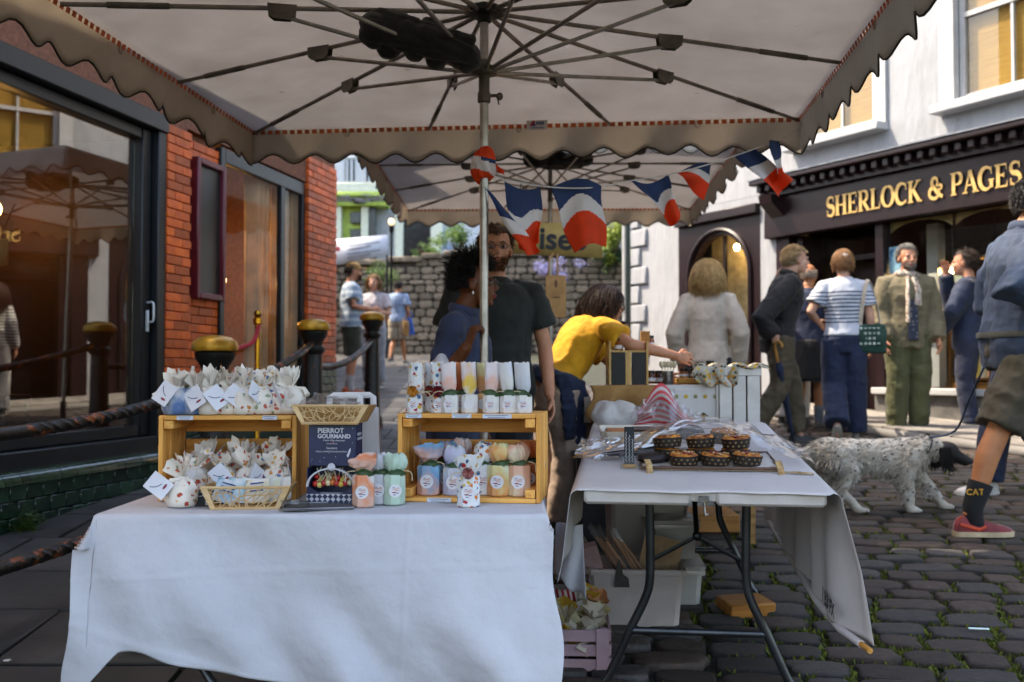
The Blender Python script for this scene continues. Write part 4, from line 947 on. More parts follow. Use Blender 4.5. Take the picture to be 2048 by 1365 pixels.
# ================================================================ left table
ZL = .735; LX0, LX1, LY0, LY1 = -1.18, .09, 2.85, 3.46
m_cot = M('white_cotton', 'c3c3ca', .85, var=.03, sc=4, bump=.25, bsc=5, sheen=.1, bdist=.02)
m_tub = M('grey_tube', '4a4d50', .35, .8, var=.15, bump=.03); m_plas = M('white_plastic', 'c4bcb6', .45, var=.05)
lt = thing('folding_table', 'white folding table hidden under the plain white cloth on the left', 'table', ((LX0 + LX1) / 2, (LY0 + LY1) / 2, 0))
mb = MB(); mb.box((0, 0, ZL - .028), (LX1 - LX0 - .01, LY1 - LY0 - .01, .045), .015); mb.build('table_top', m_plas, lt)
for sx in (-1, 1):
    for sy in (-1, 1):
        x0 = sx * .40; x1 = sx * .46 ; g0 = gz(0, (LY0 + LY1) / 2 + sy * .22)
        zf = g0 + (.075 if (sx, sy) in ((-1, -1), (1, -1)) else .035)
        mb = MB(); mb.tube(smoothpath([(x0, sy * .12, ZL - .05), (x0, sy * .13, .5), (x0 - sx * .02, sy * .2, .32), (x0 - sx * .10, sy * .24, .2), (x0 - sx * .115, sy * .25, zf)], 8), .014, 10); mb.build('leg', m_tub, lt)
        mb = MB(); mb.lathe([(.018, 0), (.018, .05), (.012, .055)], 12); mb.build('rubber_foot', m_dk, lt, loc=(x0 - sx * .115, sy * .25, zf - .004))
    mb = MB(); mb.tube([(sx * .38, -.2, .3), (sx * .38, .2, .3)], .011, 8); mb.build('crossbar', m_tub, lt)
m_blk = wood('block_wood', '9a6428', '6e4218', 0)
def block(x, y, z, d, rz, lab):
    mb = MB(); mb.box((0, 0, d[2] / 2), d, .006); tag(mb.build('wooden_block', m_blk, loc=(x, y, z), rot=(.07, 0, rz)), lab, 'wood block', 'timber blocks under the table legs')
g = gz(0, 2.9)
block((LX0 + LX1) / 2 - .40 + .115, 2.905, g + .012, (.13, .10, .055), .05, 'timber block under the left table leg, below the white cloth')
# cloth: unfolded sheet mapped over the table
def sheet(W, D, ov, top, fn_hem=None, nu=90, nv=80, flare=.10, seed=0, corner=.45, amp=1.0, hemj=None):
    oL, oR, oF, oB = ov; mb = MB(); rb = .012
    us = np.linspace(-oL, W + oR, nu); vs_ = np.linspace(-oF, D + oB, nv); P = []
    def hang(e):     # distance past the edge -> (outward, down) with a rounded bend
        if e <= 0: return 0, 0
        if e < rb * 1.57: a = e / rb; return rb * math.sin(a), rb * (1 - math.cos(a))
        return rb + (e - rb * 1.57) * flare, rb + (e - rb * 1.57) * math.sqrt(1 - flare ** 2)
    for v in vs_:
        for u in us:
            eL, eR, eF, eB = -u, u - W, -v, v - D; ex = max(eL, eR, 0); ey = max(eF, eB, 0); sx = -1 if eL > 0 else 1; sy = -1 if eF > 0 else 1
            if eF > 0 and fn_hem: ey = ey * fn_hem(min(1, max(0, u / W)))
            m_ = min(ex, ey); e = max(ex, ey); o, dn = hang(e); x = min(max(u, 0), W); y = min(max(v, 0), D)
            if ex >= ey: x += sx * o; y += sy * m_ * corner
            else: y += sy * o; x += sx * m_ * corner
            if m_ > 0: x += sx * .08 * m_; y += sy * .08 * m_
            P.append((x, y, top - dn, e))
    P = np.array(P); n1 = vnoise(np.c_[P[:, 0] * 3.4 + P[:, 2] * 2.4, P[:, 2] * 1.2 + P[:, 1] * 2, P[:, 1]], 1, seed); n2 = vnoise(np.c_[P[:, 0] * 7 + P[:, 2] * 4, P[:, 2] * 3, P[:, 1] * 2], 1, seed + 3); n3 = vnoise(P[:, :3] * 14, 1, seed + 9)
    cr = np.exp(-((P[:, 2] - .56 - .03 * P[:, 0]) / .006) ** 2) * .5 + np.exp(-((P[:, 0] - .86 - .04 * P[:, 2]) / .006) ** 2) * .5 + np.exp(-((P[:, 2] - .42 + .35 * P[:, 0]) / .012) ** 2) * .8
    P[:, 1] -= np.where(P[:, 1] < .02, .004 * cr, 0)
    dep = np.clip(P[:, 3], 0, 1); k = dep * .26 * amp
    P[:, 1] -= np.where(P[:, 1] < .02, k * (n1 * .8 + n2 * .35) + dep * .015 * n3, 0) ; P[:, 0] += np.where((P[:, 0] < .0) | (P[:, 0] > W), k * (n1 * .6 + n2 * .5), k * .15 * n2)
    P[:, 2] += .0025 * n3 * (dep == 0) * (n1 > -.2) + .0015
    mb.v = [tuple(p[:3]) for p in P]; mb.f = [(j * nu + i, j * nu + i + 1, (j + 1) * nu + i + 1, (j + 1) * nu + i) for j in range(nv - 1) for i in range(nu - 1)]; mb.mi = [0] * len(mb.f)
    return mb
hemf = lambda u: 1.0 + .16 * max(0, 1 - u * 14) - .07 * math.exp(-((u - .09) / .06) ** 2) + .32 * min(1, max(0, (u - .12)) / .5)
mb = sheet(LX1 - LX0, LY1 - LY0, (.10, .045, .415, .10), ZL + .003, hemf, 240, 170, .06, 4, .5)
o = mb.build('tablecloth', m_cot, loc=(LX0, LY0, 0), solid=.0015, ang=179); tag(o, 'plain white cloth draped low over the front of the left table', 'tablecloth')
# ---------------------------------------------------------------- wooden crates
m_cr = {a: wood('pine_%d' % a, 'f0b462', 'd08636', a, .6) for a in range(3)}
m_crb = {a: wood('pine_dark_%d' % a, 'b5742c', '8a4f18', a, .6) for a in range(3)}
def crate(lab, loc, rz, w=.42, h=.27, d=.27, ms=m_cr):
    t = thing('wooden_crate', lab, 'crate', loc, rz); th = .014; n = 3; sw = (d - .02) / n
    for i in range(n):
        y = sw * (i + .5) + i * .008; y = (i + .5) * d / n
        for z in (th / 2, h - th / 2): mb = MB(); mb.box((0, y, z), (w, d / n - .010, th), .002); mb.build('slat', ms[0], t)
        for s in (-1, 1): mb = MB(); mb.box((s * (w / 2 + th / 2 + .001), y + .003, h / 2), (th, d / n - .010, h), .002); mb.build('slat', ms[2], t)
    for z0, z1 in ((.02, .095), (.115, .175), (.20, h - .018)):
        mb = MB(); mb.box((0, d - .004, (z0 + z1) / 2), (w - .004, .012, z1 - z0), .002); mb.build('back_board', ms[0], t)
    for s in (-1, 1):
        for z in (th + .0145, h - th - .0145): mb = MB(); mb.box((s * (w / 2 - .017), d / 2 - .002, z), (.03, d - .012, .026), .002); mb.build('batten', ms[1], t)
    return t
ZT_ = ZL + .0075
c1p = (.40 - 1.30, 3.10, ZT_); C1 = crate('left pine crate on its side with cloth pouches on top', (-.885, 3.10, ZT_), R(3), .395, .265)
C2 = crate('right pine crate on its side with paper wrapped jars on top', (-.135, 3.06, ZT_), R(-7), .415, .272)
for px, py, w_ in ((400, 834, .045), (545, 832, .04)):
    pass
# ---------------------------------------------------------------- patterned papers and cloths
def floral(name, base, cols, sc=42, thr=.30, trans=.25):
    if name in MC: return MC[name]
    m = M(name, base, .75, var=.05, bump=.15, bsc=35, trans=0); t = m.node_tree; N = t.nodes.new; L = t.links.new; b = t.nodes['Principled BSDF']
    tc = N('ShaderNodeTexCoord'); oi = N('ShaderNodeObjectInfo'); mu = N('ShaderNodeMath'); mu.operation = 'MULTIPLY'; mu.inputs[1].default_value = 31; L(oi.outputs['Random'], mu.inputs[0]); ad = N('ShaderNodeVectorMath'); L(tc.outputs['Object'], ad.inputs[0]); L(mu.outputs[0], ad.inputs[1])
    ns = N('ShaderNodeTexNoise'); ns.inputs['Scale'].default_value = sc * 1.3; L(ad.outputs[0], ns.inputs[0]); a2 = N('ShaderNodeVectorMath'); sc_ = N('ShaderNodeVectorMath'); sc_.operation = 'SCALE'; sc_.inputs['Scale'].default_value = .012; L(ns.outputs['Color'], sc_.inputs[0]); L(ad.outputs[0], a2.inputs[0]); L(sc_.outputs[0], a2.inputs[1])
    v = N('ShaderNodeTexVoronoi'); v.inputs['Scale'].default_value = sc; L(a2.outputs[0], v.inputs['Vector'])
    r1 = N('ShaderNodeValToRGB'); r1.color_ramp.elements[0].position = thr; r1.color_ramp.elements[1].position = thr + .12; r1.color_ramp.elements[0].color = (1, 1, 1, 1); r1.color_ramp.elements[1].color = (0, 0, 0, 1); L(v.outputs['Distance'], r1.inputs[0])
    sx = N('ShaderNodeSeparateColor'); L(v.outputs['Color'], sx.inputs[0]); r2 = N('ShaderNodeValToRGB'); r2.color_ramp.interpolation = 'CONSTANT'; e = r2.color_ramp.elements
    e[0].color = (*lin(cols[0]), 1); e[1].position = 1 / len(cols); e[1].color = (*lin(cols[1]), 1)
    for i in range(2, len(cols)): q = e.new(i / len(cols)); q.color = (*lin(cols[i]), 1)
    L(sx.outputs[0], r2.inputs[0]); mx = N('ShaderNodeMix'); mx.data_type = 'RGBA'; L(r1.outputs[0], mx.inputs[0]); src = b.inputs['Base Color'].links[0].from_socket; L(src, mx.inputs[6]); L(r2.outputs[0], mx.inputs[7]); L(mx.outputs[2], b.inputs['Base Color'])
    return m
def wash(name, cols, sc=14, zs=16):
    """watercolour paper: bands of colour with wandering edges"""
    if name in MC: return MC[name]
    m = M(name, cols[0], .7, var=.05, bump=.2, bsc=40); t = m.node_tree; N = t.nodes.new; L = t.links.new; b = t.nodes['Principled BSDF']
    tc = N('ShaderNodeTexCoord'); sp = N('ShaderNodeSeparateXYZ'); L(tc.outputs['Object'], sp.inputs[0]); ns = N('ShaderNodeTexNoise'); ns.inputs['Scale'].default_value = sc; L(tc.outputs['Object'], ns.inputs[0])
    a = N('ShaderNodeMath'); a.operation = 'MULTIPLY_ADD'; a.inputs[1].default_value = zs * .35; L(sp.outputs[2], a.inputs[0]); L(ns.outputs[0], a.inputs[2]); r = N('ShaderNodeValToRGB'); e = r.color_ramp.elements
    for i, c in enumerate(cols):
        p = .50 + .48 * i / max(1, len(cols) - 1); q = e[i] if i < 2 else e.new(p); q.position = p; q.color = (*lin(c), 1)
    L(a.outputs[0], r.inputs[0]); L(r.outputs[0], b.inputs['Base Color']); return m
FLO = floral('floral_cotton', 'ece2d6', ['b8452f', 'ecE2d6', 'c8803e', 'ecE2d6', '5f6f98', 'ecE2d6', 'd8aa5c', 'ecE2d6', 'c0604a', 'ecE2d6', '8f9a78', 'ecE2d6'], 78, .33)
FLO2 = floral('floral_paper', 'd8d8d8', ['a82a2a', '2f6488', 'd0742a', 'd8d8d8', '35597a', 'c9a23a', 'd8d8d8'], 66, .36)
CRM = M('cream_cotton', 'eae0d4', .85, var=.06, bump=.15, bsc=60); m_card = M('tag_card', 'dcdce4', .6, var=.03, bump=0); m_tagr = M('tag_print_red', '8c2434', .6); m_tagb = M('tag_print_blue', '39436c', .6)
BLU = M('blue_cotton', '5674a4', .85, col2='c0c4cc', sc=18, lo=.40, hi=.60)
POUCH = {}
def pouch_meshes(k, mbody):
    key = (k, mbody.name)
    if key in POUCH: return POUCH[key]
    q = random.Random(k); mb = MB(); n = 22; ph = q.uniform(0, 6); rings = []
    for (r_, z, fold) in ((.018, 0, 0), (.030, .002, .02), (.035, .014, .05), (.036, .032, .06), (.034, .046, .08), (.024, .058, .2), (.010, .066, .3)):
        rings.append([(r_ * (1 + fold * math.sin(a * 7 + ph)) * math.cos(a), r_ * (1 + fold * math.sin(a * 7 + ph)) * math.sin(a), z) for a in [2 * PI * i / n for i in range(n)]])
    mb.loft(rings)
    body = mb.mesh('pouch_body', mbody, ang=179)
    fr = MB()
    for i in range(7):      # frayed cloth ends fanning out of the tie
        a = ph + i * .9 + q.uniform(-.3, .3); tl = q.uniform(.25, 1.0); l = q.uniform(.035, .062); d = Vector((math.cos(a) * tl, math.sin(a) * tl, 1)).normalized(); s = d.cross(Vector((math.sin(a * 3), .3, .4))).normalized(); w_ = q.uniform(.013, .022); b = Vector((0, 0, .062))
        def fn(u, v): 
            e = (u - .5) * 2; p = b + d * (l * v * (1 - .25 * abs(e) + .12 * math.sin(u * 20 + i))) + s * (e * w_ * (.25 + v * .9)); nrm_ = d.cross(s); return p + nrm_ * (.009 * math.sin(u * 5 + i) * v + .006 * v * v * math.cos(i))
        fr.grid(fn, 7, 6)
    frill = fr.mesh('frill', CRM if mbody is BLU else mbody, ang=179)
    ti = MB(); ti.tube([(.0125 * math.cos(a), .0125 * math.sin(a), .064 + .002 * math.sin(a * 3)) for a in [2 * PI * i / 12 for i in range(12)]], .0035, 6, closed=True); a = q.uniform(0, 6); ti.tube([(.01, -.01, .064), (.02 * math.cos(a), -.03, .06), (.045 * math.cos(a), -.035, .045)], [.003, .006, .007], 6)
    tie = ti.mesh('tie', CRM)
    POUCH[key] = (body, frill, tie); return POUCH[key]
tg = MB(); tg.box((0, 0, 0), (.042, .0012, .052), .0004); tag_me = tg.mesh('swing_tag', m_card)
tg = MB(); tg.tube([(-.013, -.001, .013), (-.008, -.001, .005), (-.001, -.001, -.001), (.007, -.001, -.004)], .0008, 4); tgo = tg.mesh('tag_drawing', m_tagb); tg = MB(); tg.ell((.006, -.0012, -.013), (.007, .0006, .0026)); tgr = tg.mesh('tag_drawing', m_tagr)
PB = [FLO, FLO, BLU, FLO, CRM, FLO, FLO]
def pouch(lab, p, k, mbody=FLO, tagged=True, s=1.0, rz=0, tagx=None):
    t = thing('cloth_pouch', lab, 'pouch', p, rz, 'tied cloth pouches'); b, f, ti = pouch_meshes(k, mbody); t.scale = (s, s, s)
    obj('pouch_body', b, t); obj('frill', f, t); obj('tie', ti, t)
    if tagged:
        q = random.Random(k * 7 + 1); c = obj('swing_tag', tag_me, t); tx = tagx if tagx is not None else q.uniform(-.02, .0); c.location = (tx, -.043, .046 + q.uniform(-.006, .006)); c.rotation_euler = (-.35, q.choice((-.6, .5, -.9, .25)), q.uniform(-.5, .4) )
        obj('tag_drawing', tgo, c); obj('tag_drawing', tgr, c)
    return t
crt = lambda C, x, y, z: C.matrix_basis @ Vector((x, y, z))
bpy.context.view_layer.update()
toplab = ['blue based cloth pouch at the left end on the left crate', 'blue and cream cloth pouch, second on top of the left crate', 'plain cream cloth pouch, third on top of the left crate', 'flowered pouch with coral petals, fourth on the left crate', 'flowered pouch with a big pink bloom, fifth on the left crate', 'flowered pouch with dark tag turned sideways, sixth on the left crate', 'small flowered pouch with red spots, seventh on the left crate', 'cream pouch at the right end on the left crate']
tm_ = [BLU, BLU, CRM, FLO, FLO, FLO, FLO, CRM]
for i in range(8): pouch(toplab[i], crt(C1, -.165 + .052 * i + (.0 if i < 6 else -.01 * (i - 5)), .045 + (.03 if i > 5 else 0) + .008 * (i % 2), .2655), i + 1, tm_[i], i < 6, 1.34, .3 * i)
inl = ['back left', 'back middle', 'back right']
for i in range(3): pouch('cream pouch standing %s inside the left crate' % inl[i], crt(C1, -.10 + .11 * i, .18, .0155), 30 + i, (CRM, FLO, FLO)[i], False, 1.45, i)
for i in range(4): pouch('flowered pouch in the front row inside the left crate, %s from the left' % ('first', 'second', 'third', 'fourth')[i], crt(C1, -.115 + .085 * i, .065, .0155), 20 + i, FLO, True, 1.3, .5 * i)
pp = at(363, 1003, 2.98); pouch('flowered pouch with a large white tag before the left crate', (pp.x, 2.98, ZT_ ), 41, FLO, True, 1.35, 0, -.036)
# ---------------------------------------------------------------- jars wrapped in paper
m_leafg = M('bay_leaf', '33502c', .5, col2='24401f', sc=30, var=.2, bump=.1); m_twn = M('twine', 'c9b694', .9); m_lw = M('label_paper', 'd8d6da', .6, var=.03); m_lo = M('label_orange', 'd0744a', .6); m_lr = M('label_wine', '8e2438', .6); m_lb = M('label_blue_ink', '2c3f7c', .6)
W = {'blue': wash('wash_blue', ['c48f80', 'c9a39a', '6f9cc0', '7fb0cf']), 'lilac': wash('wash_lilac', ['a6a6c4', 'b4b2c8', 'c0c4cc', 'd0d4d4']), 'flor': FLO2, 'gold': wash('wash_gold', ['c9a08a', 'd89a5a', 'd2c890', 'd4d6b8']), 'peach': wash('wash_peach', ['d4c8a4', 'd6bfa4', 'd8a48a', 'd2a07c']), 'orange': wash('wash_orange', ['d0a890', 'd2a898', 'dd8452', 'd2cfcf']),
     'grey': wash('wash_grey', ['b4b6bc', 'c2c2c8', 'd0cccc']), 'mint': wash('wash_mint', ['a9c0ac', 'b0c8b6', 'c4d4c4']), 'rust': wash('wash_rust', ['b5452c', 'c46a34', 'd2885a']), 'pink': wash('wash_pink', ['d0b8b4', 'd8a898', 'd6c6c4', 'd8d2d4']), 'yellow': wash('wash_yellow', ['d6d0c4', 'd8b44c', 'd8b060', 'd6c0bc', 'd8d0d0']), 'white': wash('wash_white', ['d2ccca', 'd6d2cc', 'd2d0d8'])}
JB = {}
def jar_body(hgt, r_, m):
    k = (hgt, r_, m.name)
    if k in JB: return JB[k]
    mb = MB(); n = 8; rings = []
    for rr_, z in ((.9, 0), (1, .004), (1.0, hgt * .5), (1.0, hgt - .006), (.93, hgt), (.4, hgt + .004)): rings.append([(r_ * rr_ * math.cos(2 * PI * i / n + PI / 8) * (1 + .02 * math.sin(i * 5 + z * 90)), r_ * rr_ * math.sin(2 * PI * i / n + PI / 8), z) for i in range(n)])
    mb.loft(rings); JB[k] = mb.mesh('jar_wrap', m, ang=25); return JB[k]
def jar_top(kind, m, k, sc=1.0):
    key = (kind, m.name, k)
    if key in JB: return JB[key]
    q = random.Random(k); mb = MB(); n = 28; ph = q.uniform(0, 6)
    n = 44; prof = {'tall': ((.011, 0, .2), (.021, .010, .22), (.028, .022, .16), (.030, .036, .10), (.0305, .055, .07), (.031, .078, .05), (.0315, .100, .04)), 'puff': ((.010, 0, .25), (.024, .010, .25), (.033, .022, .2), (.037, .034, .14), (.036, .046, .14), (.030, .057, .22), (.018, .064, .4)), 'fan': ((.010, 0, .25), (.022, .010, .22), (.033, .022, .18), (.042, .036, .16), (.047, .050, .15))}[kind]
    rings = []
    for j, (r_, z, f) in enumerate(prof):
        A = np.array([2 * PI * i / n for i in range(n)]); nz_ = vnoise(np.c_[np.cos(A) * 2.6 + k, np.sin(A) * 2.6, A * 0 + z * 18], 1, k) * .8 + vnoise(np.c_[np.cos(A) * 6 + k, np.sin(A) * 6, A * 0 + z * 30], 1, k + 1) * .7
        last = j == len(prof) - 1
        rings.append([(r_ * (1 + f * nz_[i]) * math.cos(A[i]), r_ * (1 + f * 1.2 * nz_[i]) * math.sin(A[i]) * (.6 if kind != 'puff' else .8), z + (.005 * nz_[i] if last else 0) + (.016 * math.cos(A[i] - ph) if kind == 'fan' and j > 2 else 0)) for i in range(n)])
    mb.loft(rings, cap=False); me = mb.mesh('paper_top', m, ang=60); JB[key] = me; return me
lbm = MB(); lbm.lathe([(.0, 0), (.021, 0), (.021, .001), (0, .0012)], 18); lbm.v = [(x, -z, y) for x, y, z in lbm.v]; label_me = lbm.mesh('label', m_lw)
ink = []
for m, x, z, w_, h_ in ((m_lb, -.006, .011, .010, .002), (m_lo, .0, .006, .026, .0022), (m_lo, .004, .001, .02, .0018), (m_lr, -.004, -.005, .016, .0042), (m_lb, .007, -.007, .010, .003), (m_lb, -.003, -.0125, .011, .0026), (m_lo, .008, .0095, .012, .0016)):
    q = MB(); q.ell((x, -.0016, z), (w_ / 2, .0004, h_ / 2), 8, 4); ink.append(q.mesh('label_mark', m))
lfm = MB(); lfm.grid(lambda u, v: ((v - .5) * .062, (u - .5) * .026 * math.sin(PI * min(.98, max(.03, v))) , .004 * math.cos((v - .5) * 4) - .012 * abs(u - .5)), 5, 11); leaf_me = lfm.mesh('leaf', m_leafg)
flm = MB()
for i in range(26):
    a = i * 2.4; e = .15 + .5 * i / 26; d = Vector((math.cos(a) * math.cos(e * 2 - .6), -.55 - .3 * math.sin(e), math.sin(a) * math.cos(e * 2 - .6))).normalized(); s = d.orthogonal().normalized() * .0025; p = Vector((0, 0, 0)); flm.add([p - s, p + s, p + d * .017 + s * 1.3, p + d * .019, p + d * .017 - s * 1.3], [(0, 1, 2, 3, 4)])
def jar(lab, p, m, kind='puff', hgt=.085, r_=.037, k=1, leaf=True, flower=None, rz=0, labx=0.0, topm=None, twine=True, plain=False):
    t = thing('wrapped_jar', lab, 'jar', p, rz, 'paper wrapped jars'); m = W[m] if isinstance(m, str) else m
    obj('jar_wrap', jar_body(hgt, r_, m), t); tp = obj('paper_top', jar_top(kind, W[topm] if topm else m, k), t); tp.location = (0, 0, hgt + .002); q = random.Random(k); tp.rotation_euler = (q.uniform(-.1, .1), q.uniform(-.14, .14), q.uniform(-.5, .5)); tp.scale = (r_ / .036, r_ / .036, r_ / .036 * (1.3 if kind == 'tall' else 1))
    lb_ = obj('label', label_me, t); lb_.location = (labx, -r_ * .945 + .0008, hgt * .48); s = r_ / .037; lb_.scale = (s, 1, s)
    if not plain:
        for im in ink: obj('label_mark', im, lb_)
    if leaf: l = obj('leaf', leaf_me, t); l.location = (q.uniform(-.006, .01), -r_ * .7, hgt + .008); l.rotation_euler = (R(62), q.uniform(-.25, .25), q.uniform(-.2, .2))
    if flower: f = obj('dried_flower', flm.mesh('dried_flower', M('petal_' + flower, flower, .7, var=.3, sc=60), smooth=False), t); f.location = (0, -r_ * .75, hgt + .012); f.scale = (1.15,) * 3
    if twine: w_ = MB(); w_.tube([(.013 * math.cos(a), .010 * math.sin(a), hgt + .005) for a in [2 * PI * i / 10 for i in range(10)]], .002, 5, closed=True); sgn = q.choice((-1, 1)); w_.tube(smoothpath([(sgn * .01, -.01, hgt + .006), (sgn * .03, -.018, hgt + .012), (sgn * .05, -.012, hgt + .004), (sgn * .052, -.012, hgt - .02)], 4), .0016, 5); w_.build('twine', m_twn, t)
    return t
ztop = .2725
row = [('floral paper jar with an orange flower at the left end of the crate top', 'flor', -.175, .035, None, 'd08a2a', 'flor'), ('floral paper jar half hidden, second on the right crate', 'flor', -.135, .10, None, 'a04030', 'flor'), ('floral paper jar with a dark red flower, third on the right crate', 'flor', -.098, .05, None, '7c1420', 'flor'),
       ('pale pink paper jar, fourth on the right crate', 'white', -.062, .03, 1, None, 'pink'), ('rust paper jar behind the pink one on the right crate', 'peach', -.040, .10, 1, None, 'rust'), ('yellow topped jar without a leaf on the right crate', 'white', -.002, .05, None, None, 'yellow'), ('second yellow topped jar peeping from behind on the right crate', 'gold', .03, .11, None, None, 'gold'),
       ('rosy paper jar with twine loop, centre right on the right crate', 'white', .066, .045, 1, None, 'pink'), ('orange paper jar behind the rosy one on the right crate', 'rust', .082, .12, 1, None, 'orange'), ('pale yellow paper jar, second from the right crate end', 'white', .118, .05, 1, None, 'white'), ('white paper jar at the right end of the crate top', 'white', .166, .055, 1, None, 'grey')]
for i, (lab, m, x, y, lf, flw, tp) in enumerate(row): jar(lab, crt(C2, x, y, ztop), m, 'tall', .056, .0275, 60 + i, bool(lf), flw, R(-7), topm=tp, twine=i not in (5, 6), plain=(i in (1, 5, 6)))
ins = [('blue paper jar with fanned top, left inside the right crate', 'blue', -.135, .065, 'fan', None, .092), ('blue jar behind the fanned blue one in the right crate', 'blue', -.095, .16, 'puff', None, .092), ('lilac paper jar, second inside the right crate', 'lilac', -.055, .075, 'puff', None, .085), ('pinkish jar at the back of the right crate', 'pink', -.06, .19, 'puff', None, .10), ('floral paper jar behind the front one in the right crate', 'flor', .035, .095, 'puff', None, .095), ('pale gold paper jar, third inside the right crate', 'gold', .085, .07, 'puff', None, .095), ('peach paper jar, last in the front row of the right crate', 'peach', .150, .075, 'puff', None, .095), ('rust coloured jar squeezed at the right wall of the right crate', 'rust', .172, .18, 'puff', None, .095)]
for i, (lab, m, x, y, kd, flw, h_) in enumerate(ins): jar(lab, crt(C2, x, y, .0155), m, kd, h_, .037, 80 + i, True, flw, R(-7))
p = at(937, 1015, 2.985); jar('floral paper jar with a pink dried flower standing before the right crate', (p.x, 2.985, ZT_), 'flor', 'fan', .09, .036, 95, False, 'b06a66')
for i, (lab, m, px, Y, kd) in enumerate((('orange and blue paper jar at the front, left of the right crate', 'orange', 727, 2.98, 'fan'), ('grey paper jar between the orange and the mint jar', 'grey', 757, 3.05, 'puff'), ('mint green paper jar touching the left side of the right crate', 'mint', 789, 3.035, 'puff'))):
    p = at(px, 1000, Y); jar(lab, (p.x, Y, ZT_), m, kd, .09 if i else .095, .034, 100 + i, True, None, .1 * i)
# price strips on crate fronts
m_strip = M('price_strip', 'ccd2de', .5, var=.03); m_ink = M('grey_ink', '4a5468', .6)
for C, x, z, w_, lab in ((C1, -.13, .258, .05, 'small price strip on the left of the left crate front'), (C1, .13, .258, .045, 'small price strip on the right of the left crate front'), (C2, -.17, .265, .05, 'small price strip at the left end of the right crate front'), (C2, -.02, .2655, .06, 'price strip in the middle of the right crate front'), (C2, .09, .265, .09, 'long price strip right of the middle on the right crate front'), (C2, -.09, .007, .075, 'price strip on the bottom board of the right crate')):
    p = crt(C, x, .001, z); t = thing('price_strip', lab, 'price strip', p, C.rotation_euler[2]); mb = MB(); mb.box((0, 0, 0), (w_, .0012, .013)); mb.build('strip', m_strip, t)
    for j in range(2): mb = MB(); mb.box((-.002, -.001, .003 - .006 * j), (w_ * (.8 - .2 * j), .0008, .0016)); mb.build('print_line', m_ink, t)
# ---------------------------------------------------------------- lattice baskets
m_pale = wood('pale_plywood', 'dcbd90', 'c79f6c', 0, .6); m_side = wood('basket_side', 'c49a60', '9c703c', 0, .6)
def lattice_basket(lab, p, rz, w=.235, h=.052, d=.15, seed=1, nx=11):
    t = thing('lattice_basket', lab, 'basket', p, rz); sl = .030; q = random.Random(seed)
    def pt(u, v): return Vector((-w / 2 + sl * (1 - v) + (w - 2 * sl * (1 - v)) * u, 0, h * v))
    for a, b, c_, e in ((pt(0, 0), pt(1, 0), .004, 0), (pt(0, 1), pt(1, 1), .004, 0)):
        mb = MB(); mb.tube([a, b], [(.003, .0045)] * 2, 4); mb.build('front_rail', m_pale, t)
    for (u0, u1) in ((0, .075), (.925, 1)): fp = MB(); fp.prism([(pt(u0, 0).x, 0), (pt(u1, 0).x, 0), (pt(u1, 1).x, h), (pt(u0, 1).x, h)], -.002, .002); fp.build('front_post', m_pale, t)
    G = {}
    for j in range(4):
        for i in range(nx): G[i, j] = pt(.06 + .88 * (i + (q.uniform(-.38, .38) if 0 < i < nx - 1 else 0)) / (nx - 1), (j + (q.uniform(-.3, .3) if 0 < j < 3 else 0)) / 3)
    lt_ = MB()
    for j in range(4):
        for i in range(nx):
            for (a, b) in ((i + 1, j), (i, j + 1), (i + 1, j + 1) if q.random() < .55 else (i - 1, j + 1)):
                if (a, b) in G and q.random() < .82: lt_.tube([G[i, j], G[a, b]], [(.0016, .0016)] * 2, 4, caps=False)
    lt_.build('lattice', m_pale, t)
    for s in (-1, 1):
        mb = MB(); x0, x1 = s * (w / 2 - sl), s * w / 2
        V_ = [(x0, .002, 0), (x1, .002, h), (x1, d, h), (x0, d, 0)]; o_ = Vector((-s * .004, 0, .001)); V2 = [tuple(Vector(v) + o_) for v in V_]; mb.add(V_ + V2, [(0, 1, 2, 3), (7, 6, 5, 4), (0, 4, 5, 1), (1, 5, 6, 2), (2, 6, 7, 3), (3, 7, 4, 0)]); mb.build('side_panel', m_side, t, smooth=False)
    mb = MB(); mb.prism([(-w / 2 + sl, 0), (w / 2 - sl, 0), (w / 2, h), (-w / 2, h)], d - .003, d + .001); mb.build('back_panel', m_side, t); mb = MB(); mb.box((0, d / 2, .003), (w - 2 * sl, d - .008, .004)); mb.build('floor_panel', m_side, t)
    return t
p = at(490, 1021, 2.93); B1 = lattice_basket('lattice front wooden basket of paper packets on the white cloth', (p.x, 2.93, ZT_), R(4), .26, .062, .15, 3)
pk = [('5f97b4', 'blue printed paper packet at the left in the lattice basket', -.075, .9), ('86b8c4', 'pale blue packet leaning in the lattice basket', -.04, .5), ('cfd2d0', 'white packet with a red flame print in the lattice basket', -.012, .4), ('d0c4a4', 'cream packet in the middle of the lattice basket', .025, -.3), ('b9bca0', 'olive grey packet in the lattice basket', .058, -.5), ('c9c2b4', 'beige packet at the right end of the lattice basket', .09, -.6)]
